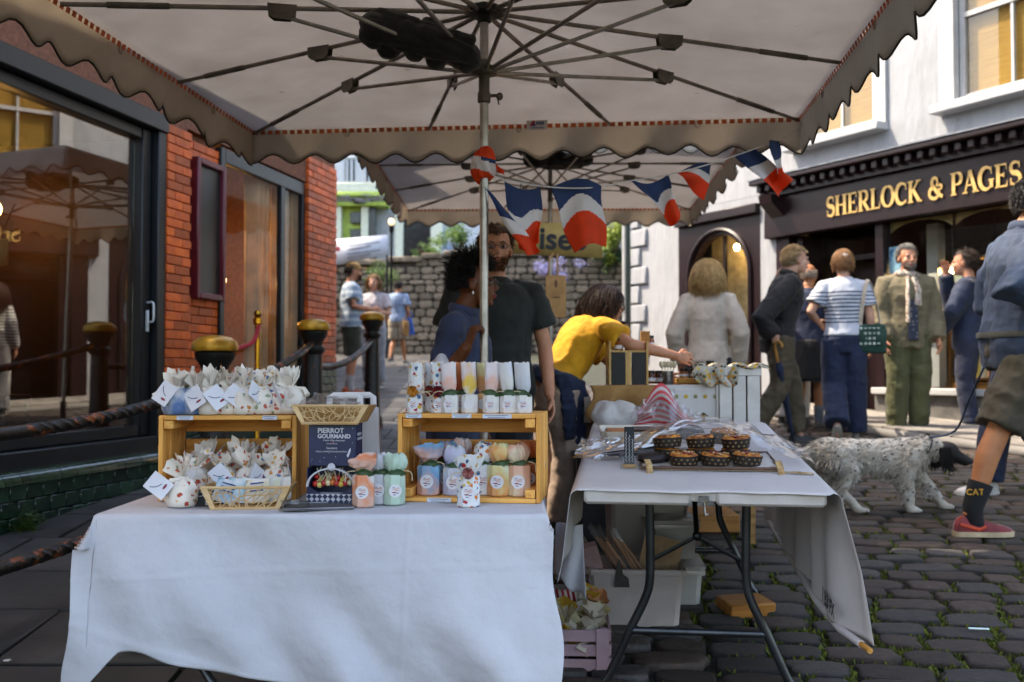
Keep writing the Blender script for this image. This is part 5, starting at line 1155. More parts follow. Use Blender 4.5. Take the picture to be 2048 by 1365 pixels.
for i, (c, lab, x, tl) in enumerate(pk):
    t = thing('paper_packet', lab, 'packet', B1.matrix_basis @ Vector((x, .05 + .012 * (i % 3), .012)), R(4) + tl * .3, 'packets in the basket'); mb = MB(); mb.grid(lambda u, v: ((u - .5) * .07, .006 * math.sin(u * PI) * math.sin(v * PI) , v * .075), 7, 7); mb.grid(lambda u, v: ((u - .5) * .07, -.006 * math.sin(u * PI) * math.sin(v * PI), v * .075), 7, 7); mb.build('packet', M('packet_' + c, c, .4, col2='d8d8d8', sc=22, lo=.35, hi=.6), t); t.rotation_euler = (-.5, tl * .35, R(4) + tl * .2)
    if i == 2: mb = MB(); mb.prism([(-.02, .03), (.02, .012), (.012, .03), (-.005, .045)], -.008, -.0065); mb.build('flame_print', M('flame', 'c8402a', .5), t)
    if i in (0, 3): mb = MB(); [mb.box((0, -.0068, .035 + .012 * j), (.04, .0008, .004)) for j in range(3)]; mb.build('print_line', m_lb, t)
# chalk card "Cookies"
cc = at(407, 1008, 2.95); ck = thing('chalk_card', 'small black chalk card behind the lattice basket reading Co and a pound sign', 'sign', (cc.x + .01, 2.99, ZT_), R(6)); mb = MB(); mb.box((0, 0, .024), (.095, .0025, .048), .001); mb.build('card', M('chalk_black', '1c2024', .7), ck); m_chalk = M('chalk_white', 'd8d8d8', .8)
text_obj('Cookies', .022, m_chalk, ck, (-.042, -.002, .028), (PI / 2, 0, 0), ext=.0003); text_obj('£4', .026, m_chalk, ck, (-.018, -.002, .004), (PI / 2, 0, 0), ext=.0003); ck.rotation_euler = (-.12, 0, R(6))
# ---------------------------------------------------------------- lollipop box
m_navy = M('navy_card', '10204a', .45, var=.1, bump=0); m_wc = M('white_card', 'c9c9d2', .5, var=.03, bump=0)
bp_ = at(655, 996, 3.0); lx = thing('lollipop_box', 'navy display box of lollipops reading Pierrot Gourmand', 'box', (bp_.x + .005, 3.03, ZT_), R(-5)); bw, bh, bd = .150, .245, .085
mb = MB(); mb.box((0, bd, bh / 2), (bw, .003, bh)); mb.build('back_card', m_navy, lx)
mb = MB(); mb.box((0, bd * .55, .115 + (bh - .115) / 2), (bw - .004, bd * .86, bh - .115), .001); mb.build('upper_case', m_navy, lx)
mb = MB(); mb.box((bw / 2 - .001, bd / 2, .055), (.003, bd, .11)); mb.box((-bw / 2 + .001, bd / 2, .055), (.003, bd, .11)); mb.build('side_card', m_navy, lx)
fl = MB(); arcf = [(-.072 + .144 * i / 12, .055 - .028 * math.sin(PI * i / 12)) for i in range(13)]; fl.prism([(-.072, .03), (.072, .03)] + arcf[::-1], -.004, .0); fl.build('front_flap', m_navy, lx)
wd_ = MB(); arcw = [(.076 * math.cos(PI * i / 18), .052 + .058 * math.sin(PI * i / 18)) for i in range(19)]; ri = [(x * .93, (z - .052) * .93 + .052) for x, z in arcw]
for i in range(18): wd_.prism([arcw[i], arcw[i + 1], ri[i + 1], ri[i]], -.006, .008)
wd_.build('arch_rim', m_wc, lx)
mb = MB(); mb.box((0, .02, .016), (bw, .052, .03), .001); mb.build('base_card', m_wc, lx)
dm_ = MB()
for j in range(2):
    for i in range(9): x = -.066 + .0165 * i; z = .008 + .0155 * j; r_ = .0082; dm_.prism([(x - r_, z), (x, z - r_), (x + r_, z), (x, z + r_)], -.0082, -.0062)
dm_.build('diamond_print', m_navy, lx); mb = MB(); mb.lathe([(.012, 0), (.012, .002)], 14); mb.v = [(x, -z, y) for x, y, z in mb.v]; mb.build('knob_print', m_wc, lx, loc=(0, .004, .112))
rt = (PI / 2, 0, 0); yb = bd * .55 - bd * .43 - .0016
text_obj('PIERROT', .021, m_wc, lx, (-.045, yb, .215), rt, bold=.0006, ext=.0003); text_obj('GOURMAND', .0175, m_wc, lx, (-.045, yb, .199), rt, bold=.0006, ext=.0003); text_obj("L'éclat d'être heureux!", .0075, m_wc, lx, (-.028, yb, .190), rt, ext=.0003)
mb = MB(); mb.box((0, yb, .182), (.034, .001, .0012)); mb.build('print_line', m_wc, lx); mb = MB(); mb.box((0, yb - .0006, .185), (.006, .0006, .004)); mb.build('red_mark', m_lr, lx)
text_obj('Sucettes', .010, m_wc, lx, (-.018, yb, .166), rt, ext=.0003); text_obj('FRAISE, POMME, ORANGE, CITRON', .0062, m_wc, lx, (-.05, yb, .156), rt, ext=.0003)
mb = MB(); mb.prism([(.046, .146), (.050, .140), (.058, .160), (.058, .170), (.053, .165)], yb - .0006, yb + .0004); mb.build('rocket_print', m_wc, lx)
st = MB(); q = random.Random(2)
for i in range(16): st.ell((q.uniform(-.07, .07), yb, q.uniform(.125, .235)), (.0012, .0005, .0012), 6, 4)
st.build('star_print', m_wc, lx)
text_obj('PIERROT', .014, m_wc, lx, (bw / 2 + .001, .02, .205), (PI / 2, 0, PI / 2), ext=.0003); text_obj('GOURMAND', .012, m_wc, lx, (bw / 2 + .001, .02, .192), (PI / 2, 0, PI / 2), ext=.0003)
m_stk = M('lolly_stick', 'd8c8a8', .6); lc = ['c8281f', 'd8c06a', 'b01c20', 'e0d0a0', 'd07030', 'c02828', 'd8b850', 'b8242a', 'd8d0a8']
for i, c in enumerate(lc * 2):
    x = -.055 + .0135 * (i % 9); z = .058 + .014 * (i // 9) + q.uniform(-.004, .006); y = .022 + .02 * (i // 9)
    t = thing('lollipop', '%s lollipop %s in the navy box' % (('red', 'yellow', 'dark red', 'cream', 'orange', 'bright red', 'golden', 'cherry red', 'ivory')[i % 9], ('in the front row', 'in the back row')[i // 9]), 'lollipop', lx.matrix_basis @ Vector((x, y, z)), 0, 'lollipops in the display box'); mb = MB(); mb.ell((0, 0, 0), (.010, .010, .010), 10, 7); mb.build('candy', M('candy_' + c, c, .2, coat=.5, var=.1), t)
    d = Vector((q.uniform(-.7, .7), -.35, q.uniform(.3, 1))).normalized(); mb = MB(); mb.tube([d * .008, d * .042], .0017, 6); mb.build('stick', m_stk, t)
# silver tray and acrylic holder
tp_ = at(640, 1015, 2.98); mb = MB(); mb.box((0, 0, .003), (.20, .13, .004), .0015); mb.tube([(-.1, -.065, .006), (.1, -.065, .006), (.1, .065, .006), (-.1, .065, .006)], .003, 6, closed=True)
tag(mb.build('silver_tray', M('brushed_steel', '8c8c8e', .3, .95, var=.2, stretch=(1, 20, 1)), loc=(tp_.x + .0, 2.955, ZT_), rot=(0, 0, R(12))), 'flat silver tray lying under the lollipop box', 'tray')
m_acr = glassmat('acrylic', (.93, .95, .95), .04)
ap = at(590, 1022, 2.9); ah = thing('acrylic_holder', 'clear acrylic sign holder lying near the table front edge', 'sign holder', (ap.x, 2.905, ZT_), R(-3)); mb = MB(); mb.box((0, 0, .022), (.085, .003, .003)); mb.box((0, .0, .003), (.085, .06, .003)); mb.build('acrylic_sheet', m_acr, ah); mb = MB(); mb.add([(-.042, -.012, .03), (.042, -.012, .03), (.042, .012, .004), (-.042, .012, .004)], [(0, 1, 2, 3)]); mb.build('front_sheet', m_acr, ah, solid=.002)
text_obj('Free', .012, m_chalk, ah, (-.012, -.006, .018), (R(45), 0, 0), ext=.0002)
# grey card propped, white paper bag with handles, and the upper basket on the box
p = at(735, 1000, 3.16); bag = thing('white_paper_bag', 'white paper carrier bag with folded handles behind the lollipop box', 'bag', (p.x - .02, 3.2, ZT_), R(4))
bagm = M('white_kraft', 'd8d4d4', .7, var=.04, bump=.2, bsc=12); mb = MB(); mb.add([(-.11, 0, 0), (.06, 0, 0), (.06, .07, 0), (-.11, .07, 0), (-.11, .015, .29), (.045, .01, .285), (.045, .06, .285), (-.11, .055, .29)], [(0, 1, 5, 4), (1, 2, 6, 5), (2, 3, 7, 6), (3, 0, 4, 7), (3, 2, 1, 0)]); mb.build('bag_body', bagm, bag, smooth=False)
for dx, dy in ((-.06, 0), (-.02, .035)):
    mb = MB(); mb.tube([(dx - .05, dy + .01, .27), (dx - .048, dy + .01, .318), (dx - .036, dy + .01, .325), (dx + .036, dy + .01, .325), (dx + .048, dy + .01, .318), (dx + .05, dy + .01, .27)], [(.010, .004)] * 6, 6, flat=(0, 1, 0)); mb.build('handle', bagm, bag)
UBp = lx.matrix_basis @ Vector((.0, -.02, bh + .001)); B2 = lattice_basket('lattice front wooden basket of cellophane balanced on the lollipop box', UBp, R(-4), .235, .052, .13, 9)
m_cel = glassmat('cellophane', (.95, .95, .96), .09, .05, milky=.05, fs=1.0)
def crumple(name, lab, p, rx, ry, rz_, seed, parent=None, m=None, n=26, amp=.5, cat='cellophane'):
    mb = MB(); P = []
    for j in range(n):
        for i in range(n): u = i / (n - 1) * 2 - 1; v = j / (n - 1) * 2 - 1; P.append((u * rx, v * ry, 0))
    P = np.array(P); a = vnoise(P / max(rx, ry) * 3, 1, seed); b = vnoise(P / max(rx, ry) * 7, 1, seed + 2); rr_ = np.hypot(P[:, 0] / rx, P[:, 1] / ry)
    P[:, 2] = rz_ * (np.clip(1.15 - rr_, 0, 1) + amp * np.abs(a) + amp * .5 * np.abs(b)); P[:, 0] += rx * .12 * b; P[:, 1] += ry * .12 * a
    mb.v = [tuple(x) for x in P]; mb.f = [(j * n + i, j * n + i + 1, (j + 1) * n + i + 1, (j + 1) * n + i) for j in range(n - 1) for i in range(n - 1)]; mb.mi = [0] * len(mb.f)
    o = mb.build(name, m or m_cel, parent, loc=p, smooth=False); 
    if not parent: tag(o, lab, cat)
    return o
crumple('cellophane_wrap', 'crumpled clear cellophane piled in the upper basket', B2.matrix_basis @ Vector((-.03, .07, .04)), .10, .06, .035, 4)
# ================================================================ right table
TL = math.atan(.075); TR = R(-7); T2o = Vector((.585, 3.07, gz(0, 3.07)))
rtab = thing('folding_table', 'white folding table with grey tube legs under the paper sheet on the right', 'table', T2o, rot=(TL, 0, TR))
T2 = rtab.matrix_basis.copy()
hw, Lt, zt_ = .375, 1.62, .735
for i, s in enumerate((-1, 1)):
    mb = MB(); mb.box((s * (hw / 2 + .012), Lt / 2, zt_ - .022), (hw - .05, Lt, .044), .018); mb.build('table_top', m_plas, rtab)
mb = MB(); mb.box((0, Lt / 2, zt_ - .018), (.08, Lt - .02, .03), .004); mb.build('centre_seam', m_plas, rtab)
mb = MB(); mb.box((0, -.004, zt_ - .022), (.032, .008, .02), .002); mb.tube([(0, -.012, zt_ - .03), (.002, -.014, zt_ - .06), (.006, -.014, zt_ - .068), (.014, -.014, zt_ - .064)], .004, 6); mb.build('latch', M('zinc', '9a9a98', .35, .9), rtab)
for y in (.28, 1.36):
    for s in (-1, 1):
        mb = MB(); mb.tube(smoothpath([(s * .158, y, zt_ - .045), (s * .156, y, .50), (s * .158, y, .38), (s * .175, y, .315), (s * .225, y, .21), (s * .285, y, .075), (s * .312, y, .03), (s * .318, y, 0)], 6), .0145, 12); mb.build('leg', m_tub, rtab)
    mb = MB(); mb.tube([(-.222, y, .21), (.222, y, .21)], .0125, 12); mb.build('crossbar', m_tub, rtab)
    c = (.0, y + .05, .52)
    for s in (-1, 1): mb = MB(); mb.tube([c, (s * .152, y + .012, .445)], [(.004, .008)] * 2, 6); mb.build('brace', m_dk, rtab)
    mb = MB(); mb.tube([c, (0, y + (.28 if y < 1 else -.28), zt_ - .045)], .009, 8); mb.build('brace', m_dk, rtab); mb = MB(); mb.ell(c, (.016, .014, .016)); mb.build('brace_hinge', m_dk, rtab)
g = gnd(1490, 1232); block(g.x, g.y, g.z + .01, (.2, .15, .06), .25, 'timber block on the cobbles under the far right table leg')
# paper sheet over the table
m_pap = M('table_paper', 'cfc9c8', .6, var=.03, sc=6, bump=.12, bsc=9, trans=.12, bdist=.006)
def pfn(u, v):
    oL, oR = .30, .46; s = -hw - oL + (2 * hw + oL + oR) * u; y = -.012 + (Lt + .03) * v; rb = .03; e = max(-hw - s, s - hw, 0); sg = -1 if s < 0 else 1
    wv = .010 * math.sin(y * 9 + s * 3) + .012 * math.sin(y * 21 + sg)
    if e <= 0: return (s, y + (.008 * math.sin(s * 15) + .006 * math.sin(s * 31) if v == 0 else 0), zt_ + .0035 + .0012 * math.sin(s * 13) * math.sin(y * 11) - (.004 if v == 0 else 0))
    if e < rb * 1.57: a = e / rb; return (sg * (hw + rb * math.sin(a)), y, zt_ + .0035 - rb * (1 - math.cos(a)))
    d = e - rb * 1.57; fl = (.16 * math.exp(-y * 6) if sg > 0 else .22 * math.exp(-y * 4)); cut = 1 if sg > 0 else (1 - .35 * min(1, y * 1.3))
    return (sg * (hw + rb + fl * d + wv * min(1, d * 5)), y - (.06 * d if v == 0 else 0), zt_ - rb - d * cut)
mb = MB(); mb.grid(pfn, 110, 70); ps = mb.build('paper_sheet', m_pap, solid=.0008, ang=179); ps.location = T2o; ps.rotation_euler = (TL, 0, TR); tag(ps, 'white paper sheet over the right table, hanging from a dowel at its side', 'table paper')
hz_ = pfn(1, .3)[2]
mb = MB(); mb.tube([(hw + .085, -.01, hz_ - .004), (hw + .05, .12, hz_ - .004), (hw + .03, .4, hz_ - .004), (hw + .03, Lt + .0, hz_ - .004)], .012, 10); hs = mb.build('hem_sleeve', m_pap, ps)
mb = MB(); mb.tube([(hw + .098, -.065, hz_ - .004), (hw + .09, -.03, hz_ - .004), (hw + .05, .12, hz_ - .004), (hw + .03, .4, hz_ - .004), (hw + .03, Lt + .03, hz_ - .004)], .009, 10); dw = mb.build('dowel', wood('dowel_wood', 'c8924a', 'a06a2c', 1)); dw.location = T2o; dw.rotation_euler = (TL, 0, TR); tag(dw, 'wooden dowel poking out of the hem of the paper sheet', 'dowel')
mb = MB()
mp_ = M('paper_print', '3a3a3c', .7)
tx = text_obj('I B3 FX', .062, mp_, ps, (hw + .018, .24, hz_ + .05), (PI / 2, 0, -PI / 2), name='print', ext=.0004, bold=.002)
# second white cloth hanging between the tables
hq = [at(1112, 1046, 3.5), at(1166, 1050, 3.42), at(1172, 1202, 3.40), at(1108, 1150, 3.5)]
mb = MB(); mb.grid(lambda u, v: hq[0].lerp(hq[1], u).lerp(hq[3].lerp(hq[2], u), v) + Vector((0, .02 * math.sin(u * 7 + v * 3), .012 * math.sin(u * 9) * v)), 24, 20)
hc = mb.build('hanging_cloth', m_cot, solid=.0012, ang=179); tag(hc, 'white cloth hanging in the gap between the two tables', 'cloth')
def on(x, y, z=0): return T2 @ Vector((x, y, zt_ + .0045 + z))
def tthing(name, lab, cat, x, y, z=0, rz=0, group=None): return thing(name, lab, cat, on(x, y, z), rot=(TL, 0, TR + rz), group=group)
# muffin tray
ty0 = .33
tr_ = tthing('baking_tray', 'paper lined tray holding the muffins on the right table', 'tray', .045, ty0); mb = MB(); mb.box((0, .17, .005), (.455, .34, .007), .003); mb.build('base', M('tray_card', '9a8468', .7), tr_)
mb = MB(); mb.grid(lambda u, v: (-.225 + .45 * u, .005 + .33 * v, .0105 + .004 * math.sin(u * 23 + v * 9) * math.sin(v * 14)), 24, 14); mb.build('lining_paper', M('lining', 'c4bdb6', .7, var=.05), tr_, solid=.001)
mb = MB(); mb.tube([(-.228, 0, .011), (.228, 0, .011), (.228, .34, .011), (-.228, .34, .011)], .006, 6, closed=True); mb.build('rim', M('tray_rim', '5a4030', .6), tr_)
m_cup = M('brown_paper_cup', '1c0e0b', .55, var=.1); m_cupg = M('cup_gold_print', 'a8905c', .5); m_sponge = M('muffin_crust', 'd08430', .7, col2='6a300c', sc=32, lo=.35, hi=.62, bump=.5, bsc=70); m_berry = M('berry', '7c1420', .3, var=.3, sc=40); m_sug = M('almond_flake', 'dcc08c', .7)
cupmb = MB(); n = 40; cupmb.loft([[((r_ * (1 + .018 * (i % 2))) * math.cos(2 * PI * i / n), (r_ * (1 + .018 * (i % 2))) * math.sin(2 * PI * i / n), z) for i in range(n)] for r_, z in ((.044, 0), (.0465, .012), (.0495, .030), (.051, .041))], cap=False); cupmb.add([(.044 * math.cos(2 * PI * i / n), .044 * math.sin(2 * PI * i / n), 0) for i in range(n)], [tuple(range(n))[::-1]])
cup_me = cupmb.mesh('paper_cup', m_cup)
pr = MB()
for j in range(2):
    for i in range(16):
        a = 2 * PI * (i + .5 * j) / 16; z = .012 + .016 * j; r_ = .0478 + .0018 * j + .0012; c = Vector((r_ * math.cos(a), r_ * math.sin(a), z)); t_ = Vector((-math.sin(a), math.cos(a), 0)); u_ = Vector((.09 * math.cos(a), .09 * math.sin(a), 1)).normalized(); k = .0042; ks = .0024
        o_ = [c - t_ * k, c - u_ * k, c + t_ * k, c + u_ * k]; i_ = [c - t_ * ks, c - u_ * ks, c + t_ * ks, c + u_ * ks]; pr.add(o_ + i_, [(q, (q + 1) % 4, (q + 1) % 4 + 4, q + 4) for q in range(4)])
print_me = pr.mesh('cup_print', m_cupg, smooth=False)
TOPS = []
for k in range(4):
    q = random.Random(k + 70); mb = MB(); mb.ell((0, 0, .036), (.050, .050, .014), 24, 10)
    for i in range(14): a = q.uniform(0, 2 * PI); r_ = .041 * math.sqrt(q.random()); mb.ell((r_ * math.cos(a), r_ * math.sin(a), .044 + .003 * q.random()), (.010, .009, .006), 8, 6)
    V, N, F = union(mb, .0022, 2); V = V + N * (.0022 * vnoise(V, 160, k))[:, None]; me = bpy.data.meshes.new('sponge_top'); me.from_pydata([tuple(v) for v in V], [], F); me.materials.append(m_sponge); me.polygons.foreach_set('use_smooth', [True] * len(me.polygons))
    bm_ = MB(); am = MB()
    for i in range(6): a = q.uniform(0, 2 * PI); r_ = .034 * math.sqrt(q.random()); bm_.ell((r_ * math.cos(a), r_ * math.sin(a), .0505), (.008, .007, .0035), 8, 6)
    for i in range(9): a = q.uniform(0, 2 * PI); r_ = .04 * math.sqrt(q.random()); am.ell((r_ * math.cos(a), r_ * math.sin(a), .0515), (.006, .004, .001), 6, 4, rot=(q.uniform(-.4, .4), q.uniform(-.4, .4), q.uniform(0, 3)))
    TOPS.append((me, bm_.mesh('berries', m_berry), am.mesh('almond_flakes', m_sug)))
mlab = [('front left', -.085, .055), ('front middle', .02, .055), ('front right', .125, .06), ('second row left', -.135, .165), ('second row middle', -.02, .17), ('second row right', .10, .17), ('upper row left', -.135, .160), ('upper row middle', -.02, .165), ('upper row right', .10, .165)]
for i, (lab, x, y) in enumerate(mlab):
    t = tthing('muffin', 'golden muffin in a dark paper cup, %s on the tray' % lab, 'muffin', .045 + x, ty0 + y, .013 if i < 6 else .056, i * .7, 'muffins on the tray'); t.scale = (1, 1, .82)
    obj('paper_cup', cup_me, t); obj('cup_print', print_me, t); s = obj('sponge_top', TOPS[i % 4][0], t); b = obj('berries', TOPS[i % 4][1], s); b['kind'] = 'stuff'; b = obj('almond_flakes', TOPS[i % 4][2], s); b['kind'] = 'stuff'
t = tthing('muffin', 'golden muffin stacked on the back row of the tray', 'muffin', .045 + .07, ty0 + .275, .055, .4, 'muffins on the tray'); obj('paper_cup', cup_me, t); obj('cup_print', print_me, t); obj('sponge_top', TOPS[2][0], t)
t = tthing('flat_cake', 'flat dark wrapped cake at the left end of the tray', 'cake', .045 - .195, ty0 + .10, .013); mb = MB(); mb.ell((0, 0, .015), (.055, .045, .022), 18, 8); mb.build('cake', m_cup, t)  # cup brown stands in for the shadow lying on this piece
# ribbons of raffia
m_raf = M('raffia', 'c2a274', .9, col2='8c6c44', sc=60)
for px_, lab in ((-.165, 'strip of woven raffia over the left front edge of the tray'), (.262, 'strip of woven raffia at the right front corner of the tray')):
    mb = MB(); mb.grid(lambda u, v: (px_ + .011 * (u * 2 - 1) + .008 * math.sin(v * 2), ty0 - .012 + .05 * (v if v < .5 else 1 - v) * .4 - .04 * v, .04 - .043 * v), 4, 12); o = mb.build('raffia_strip', m_raf, solid=.0016); o.location = on(0, 0); o.rotation_euler = (TL, 0, TR); tag(o, lab, 'ribbon')
mb = MB(); q = random.Random(4)
for i in range(14): mb.tube(smoothpath([(.27, ty0 - .02, .004), (.30 + q.uniform(0, .03), ty0 - .03 + q.uniform(-.012, .012), .006), (.34, ty0 - .04 + q.uniform(-.015, .015), .005), (.372, ty0 - .045 + q.uniform(-.012, .012), .004)], 4), .0012, 4)
o = mb.build('raffia_strands', m_raf); o.location = on(0, 0); o.rotation_euler = (TL, 0, TR); tag(o, 'loose raffia strands by the right edge of the table', 'raffia')
# cellophane tent over the tray
def cell(u, v):
    x = -.42 + .82 * u; y = .50 + .50 * v - .20 * max(0, abs(u - .5) - .34) * 4; hx = math.exp(-((x - .05) / .25) ** 4); hy = math.sin(PI * min(1, .12 + .95 * v)) ** .7; return (x, y, hx * hy * .10)
n = 44; P = np.array([cell(i / (n - 1), j / (n - 1)) for j in range(n) for i in range(n)]); a = np.abs(vnoise(P * np.array((9, 13, 5)), 1, 6)); b = np.abs(vnoise(P * np.array((22, 15, 9)), 1, 9)); P[:, 2] += .006 + .03 * a + .016 * b; P[:, 0] += .02 * (a - .3); P[:, 1] += .02 * (b - .3); P[:, 2] = np.maximum(P[:, 2], .004)
me_ = MB(); me_.v = [tuple(p) for p in P]; me_.f = [(j * n + i, j * n + i + 1, (j + 1) * n + i + 1, (j + 1) * n + i) for j in range(n - 1) for i in range(n - 1)]; me_.mi = [0] * len(me_.f)
o = me_.build('cellophane_cover', m_cel, ang=14); o.location = on(0, 0); o.rotation_euler = (TL, 0, TR); tag(o, 'crumpled clear cellophane draped over the muffin tray', 'cellophane')
# upright chalk strip in an acrylic foot
cs = tthing('chalk_strip_sign', 'tall narrow black sign with white handwriting at the table left', 'sign', -.225, .39, 0, .05); mb = MB(); mb.box((0, 0, .075), (.034, .003, .13), .001); mb.build('strip', M('chalk_black', '1c2024', .7), cs)
for i in range(3):
    q = random.Random(i); pts = [(-.011 + .011 * i + .003 * math.sin(k * 2.1 + i), -.0025, .018 + k * .0042 + q.uniform(-.001, .001)) for k in range(26 - 3 * i)]; mb = MB(); mb.tube(pts, .0009, 4); mb.build('handwriting', m_chalk, cs)
mb = MB(); mb.box((0, -.008, .02), (.06, .002, .045)); mb.box((0, .0, .002), (.06, .07, .002)); mb.build('acrylic_foot', m_acr, cs); mb = MB(); mb.box((0, -.004, .006), (.045, .02, .012), .002); mb.build('cork_base', M('cork', 'b08a60', .9), cs)
# serving dish with a tart and black-handled tools
ds = tthing('baking_dish', 'cream ceramic dish with tart slices at the far left of the table', 'dish', -.20, 1.02, 0, .1); mb = MB(); mb.loft([[(sx * a_, sy * b_, z) for sx, sy in ((-1, -.8), (-.85, -1), (.85, -1), (1, -.8), (1, .8), (.85, 1), (-.85, 1), (-1, .8))] for a_, b_, z in ((.12, .085, 0), (.14, .10, .01), (.15, .11, .05), (.143, .103, .05), (.13, .09, .014))]); mb.build('dish', M('cream_ceramic', 'c8bba8', .25, var=.05, coat=.4), ds)
mb = MB(); mb.box((0, 0, .03), (.24, .16, .025), .01); mb.build('tart', m_sponge, ds); mb = MB(); mb.box((.05, -.01, .046), (.13, .11, .014), .006); mb.build('glaze', M('dark_glaze', '2e1510', .3), ds)
m_bp = M('black_plastic', '141416', .35, var=.1)
for i, (x, y, a, l, lab) in enumerate(((-.16, .60, .42, .34, 'black handled tongs lying open across the left of the table'), (-.10, .98, -.05, .42, 'long black handled cake server at the back of the table'), (-.14, .53, .28, .25, 'black handled knife below the tongs'))):
    t = tthing('serving_tongs' if i == 0 else 'cake_server' if i == 1 else 'cake_knife', lab, 'tongs' if i == 0 else 'utensil', x, y, .012 + .004 * i, a); mb = MB(); mb.tube([(-l / 2, 0, 0), (0, 0, .012), (l / 2 - .08, 0, .018)], [(.012, .006), (.013, .008), (.010, .007)], 8); mb.build('handle', m_bp, t); mb = MB(); mb.box((l / 2, 0, .02), (.16, .02, .003), .001); mb.build('blade', MC['zinc'], t)
    if i == 0: mb = MB(); mb.tube([(-l / 2, .03, 0), (0, .018, .02), (l / 2 - .06, .004, .03)], [(.012, .006)] * 3, 8); mb.build('handle', m_bp, t)
t = tthing('black_dome', 'black dome handle lying behind the cellophane', 'lid', .02, 1.08, .02); mb = MB(); mb.ell((0, 0, 0), (.06, .02, .04), 18, 8); mb.build('dome', m_bp, t)
t = tthing('blue_clip', 'bright blue clip near the striped bag', 'clip', -.02, 1.14, .02); mb = MB(); mb.ell((0, 0, 0), (.035, .012, .012), 12, 6); mb.box((.03, 0, -.006), (.02, .01, .012), .002); mb.build('clip', M('blue_plastic', '1c5fb4', .35), t)
# striped bag in film, white bread bag at the far end
m_stripe = M('red_stripe', 'c83a44', .5, var=.05); m_filmw = M('white_film', 'cfcac8', .4, var=.05, trans=.3)
sb = tthing('striped_paper_bag', 'red and white striped paper bag wrapped in film at the table end', 'bag', -.10, 1.42, .0, .1); ns = 14; mb = MB(); mb.cur = 0
def sbf(u, v): x = -.15 + .30 * u; h = .17 * math.exp(-((x - .0) / .085) ** 2) + .03; return Vector((x, .05 * math.sin(v * 4 + u * 3), h * v + .004))
mb.grid(lambda u, v: sbf(u, v) + Vector((0, -.03, 0)), 30, 29); mb.mi = [1 if ((j // 2) % 2) else 0 for j in range(28) for i in range(29)]; mb.build('bag', [m_filmw, m_stripe], sb, solid=.004)
crumple('film_wrap', 'clear film around the striped bag', on(-.10, 1.36, .0), .19, .08, .12, 12)
wb = tthing('white_bag', 'crumpled white bread bag left of the striped bag', 'bag', -.30, 1.36); mb = MB(); q = random.Random(6)
for i in range(7): mb.ell((q.uniform(-.07, .07), q.uniform(-.04, .04), q.uniform(.04, .08)), (.06, .05, .06))
V, N, F = union(mb, .007, 3); V = folds(V, N, .012, (16, 16, 16), 2); raw('bag', V, F, m_filmw, wb)
# ---------------------------------------------------------------- under the tables
m_bin = M('white_bin', 'b9aeaa', .5, var=.05, trans=.1); m_clr = glassmat('clear_plastic', (.82, .82, .80), .06, .12, milky=.42, mcol=(.72, .70, .68))
def bin_(name, lab, px, py, w, d, h, m, rz=0, rim=.012, taper=.9, lid=None, z=None, cat='storage box'):
    g = gnd(px, py); t = thing(name, lab, cat, (g.x, g.y, (g.z + .02) if z is None else z), rz); th = .004; mb = MB()
    def rect(a, b, z_): r_ = .02; return [(-a, -b + r_, z_), (-a + r_, -b, z_), (a - r_, -b, z_), (a, -b + r_, z_), (a, b - r_, z_), (a - r_, b, z_), (-a + r_, b, z_), (-a, b - r_, z_)]
    off = lambda R_: [(x, y + d / 2, z_) for x, y, z_ in R_]
    mb.loft([off(rect(w / 2 * taper, d / 2 * taper, 0)), off(rect(w / 2, d / 2, h)), off(rect(w / 2 - th, d / 2 - th, h)), off(rect(w / 2 * taper - th, d / 2 * taper - th, th))]); mb.build('tub', m, t)
    mb = MB(); R_ = off(rect(w / 2 + .008, d / 2 + .008, h - .012)); mb.tube(R_, [(.005, .012)] * 8, 6, closed=True); mb.build('rim', m, t)
    if lid: mb = MB(); mb.loft([off(rect(w / 2 + .012, d / 2 + .012, h + .002)), off(rect(w / 2 + .012, d / 2 + .012, h + .014)), off(rect(w / 2 - .01, d / 2 - .01, h + .024))]); mb.build('lid', lid, t)
    return t
wb_ = bin_('white_storage_bin', 'open white plastic bin of paper wrapped sticks under the table', 1272, 1272, .37, .28, .235, m_bin, R(-4))
m_stick = M('kraft_stick', 'b08a72', .8, rand=.2); q = random.Random(9)
for i in range(22):
    x = -.09 + .011 * i; p = wb_.matrix_basis @ Vector((x + .02, .10 + q.uniform(-.03, .05), .05)); t = thing('wrapped_stick', 'long paper wrapped stick leaning in the white bin, %s from the left' % (str(i + 1) + ('st' if i == 0 else 'nd' if i == 1 else 'rd' if i == 2 else 'th')), 'stick', p, rot=(-.15, -.62 + q.uniform(-.06, .06), -.07), group='wrapped sticks in the bin'); mb = MB(); mb.tube([(0, 0, 0), (0, 0, .34)], [.006, .006], 6); mb.build('paper_sleeve', m_stick, t); mb = MB(); mb.add([(-.006, 0, .34), (.006, 0, .34), (.012, .003, .40), (-.010, -.003, .39)], [(0, 1, 2, 3)]); mb.build('film_end', m_cel, t, smooth=False)
p = wb_.matrix_basis @ Vector((-.14, .09, .16)); t = thing('paper_carton', 'pale pink carton at the left of the white bin', 'carton', p, rot=(0, -.3, 0)); mb = MB(); mb.box((0, 0, .08), (.07, .09, .16), .004); mb.build('carton', M('pink_card', 'bb9a9c', .7), t)
p = wb_.matrix_basis @ Vector((-.055, -.012, .19)); mb = MB(); mb.prism([(-.03, -.02), (.03, -.02), (.025, .015), (.005, .03), (-.01, .09), (-.02, .06)], -.008, .004); tag(mb.build('dark_scoop', m_bp, loc=p), 'dark scoop hooked over the rim of the white bin', 'scoop')
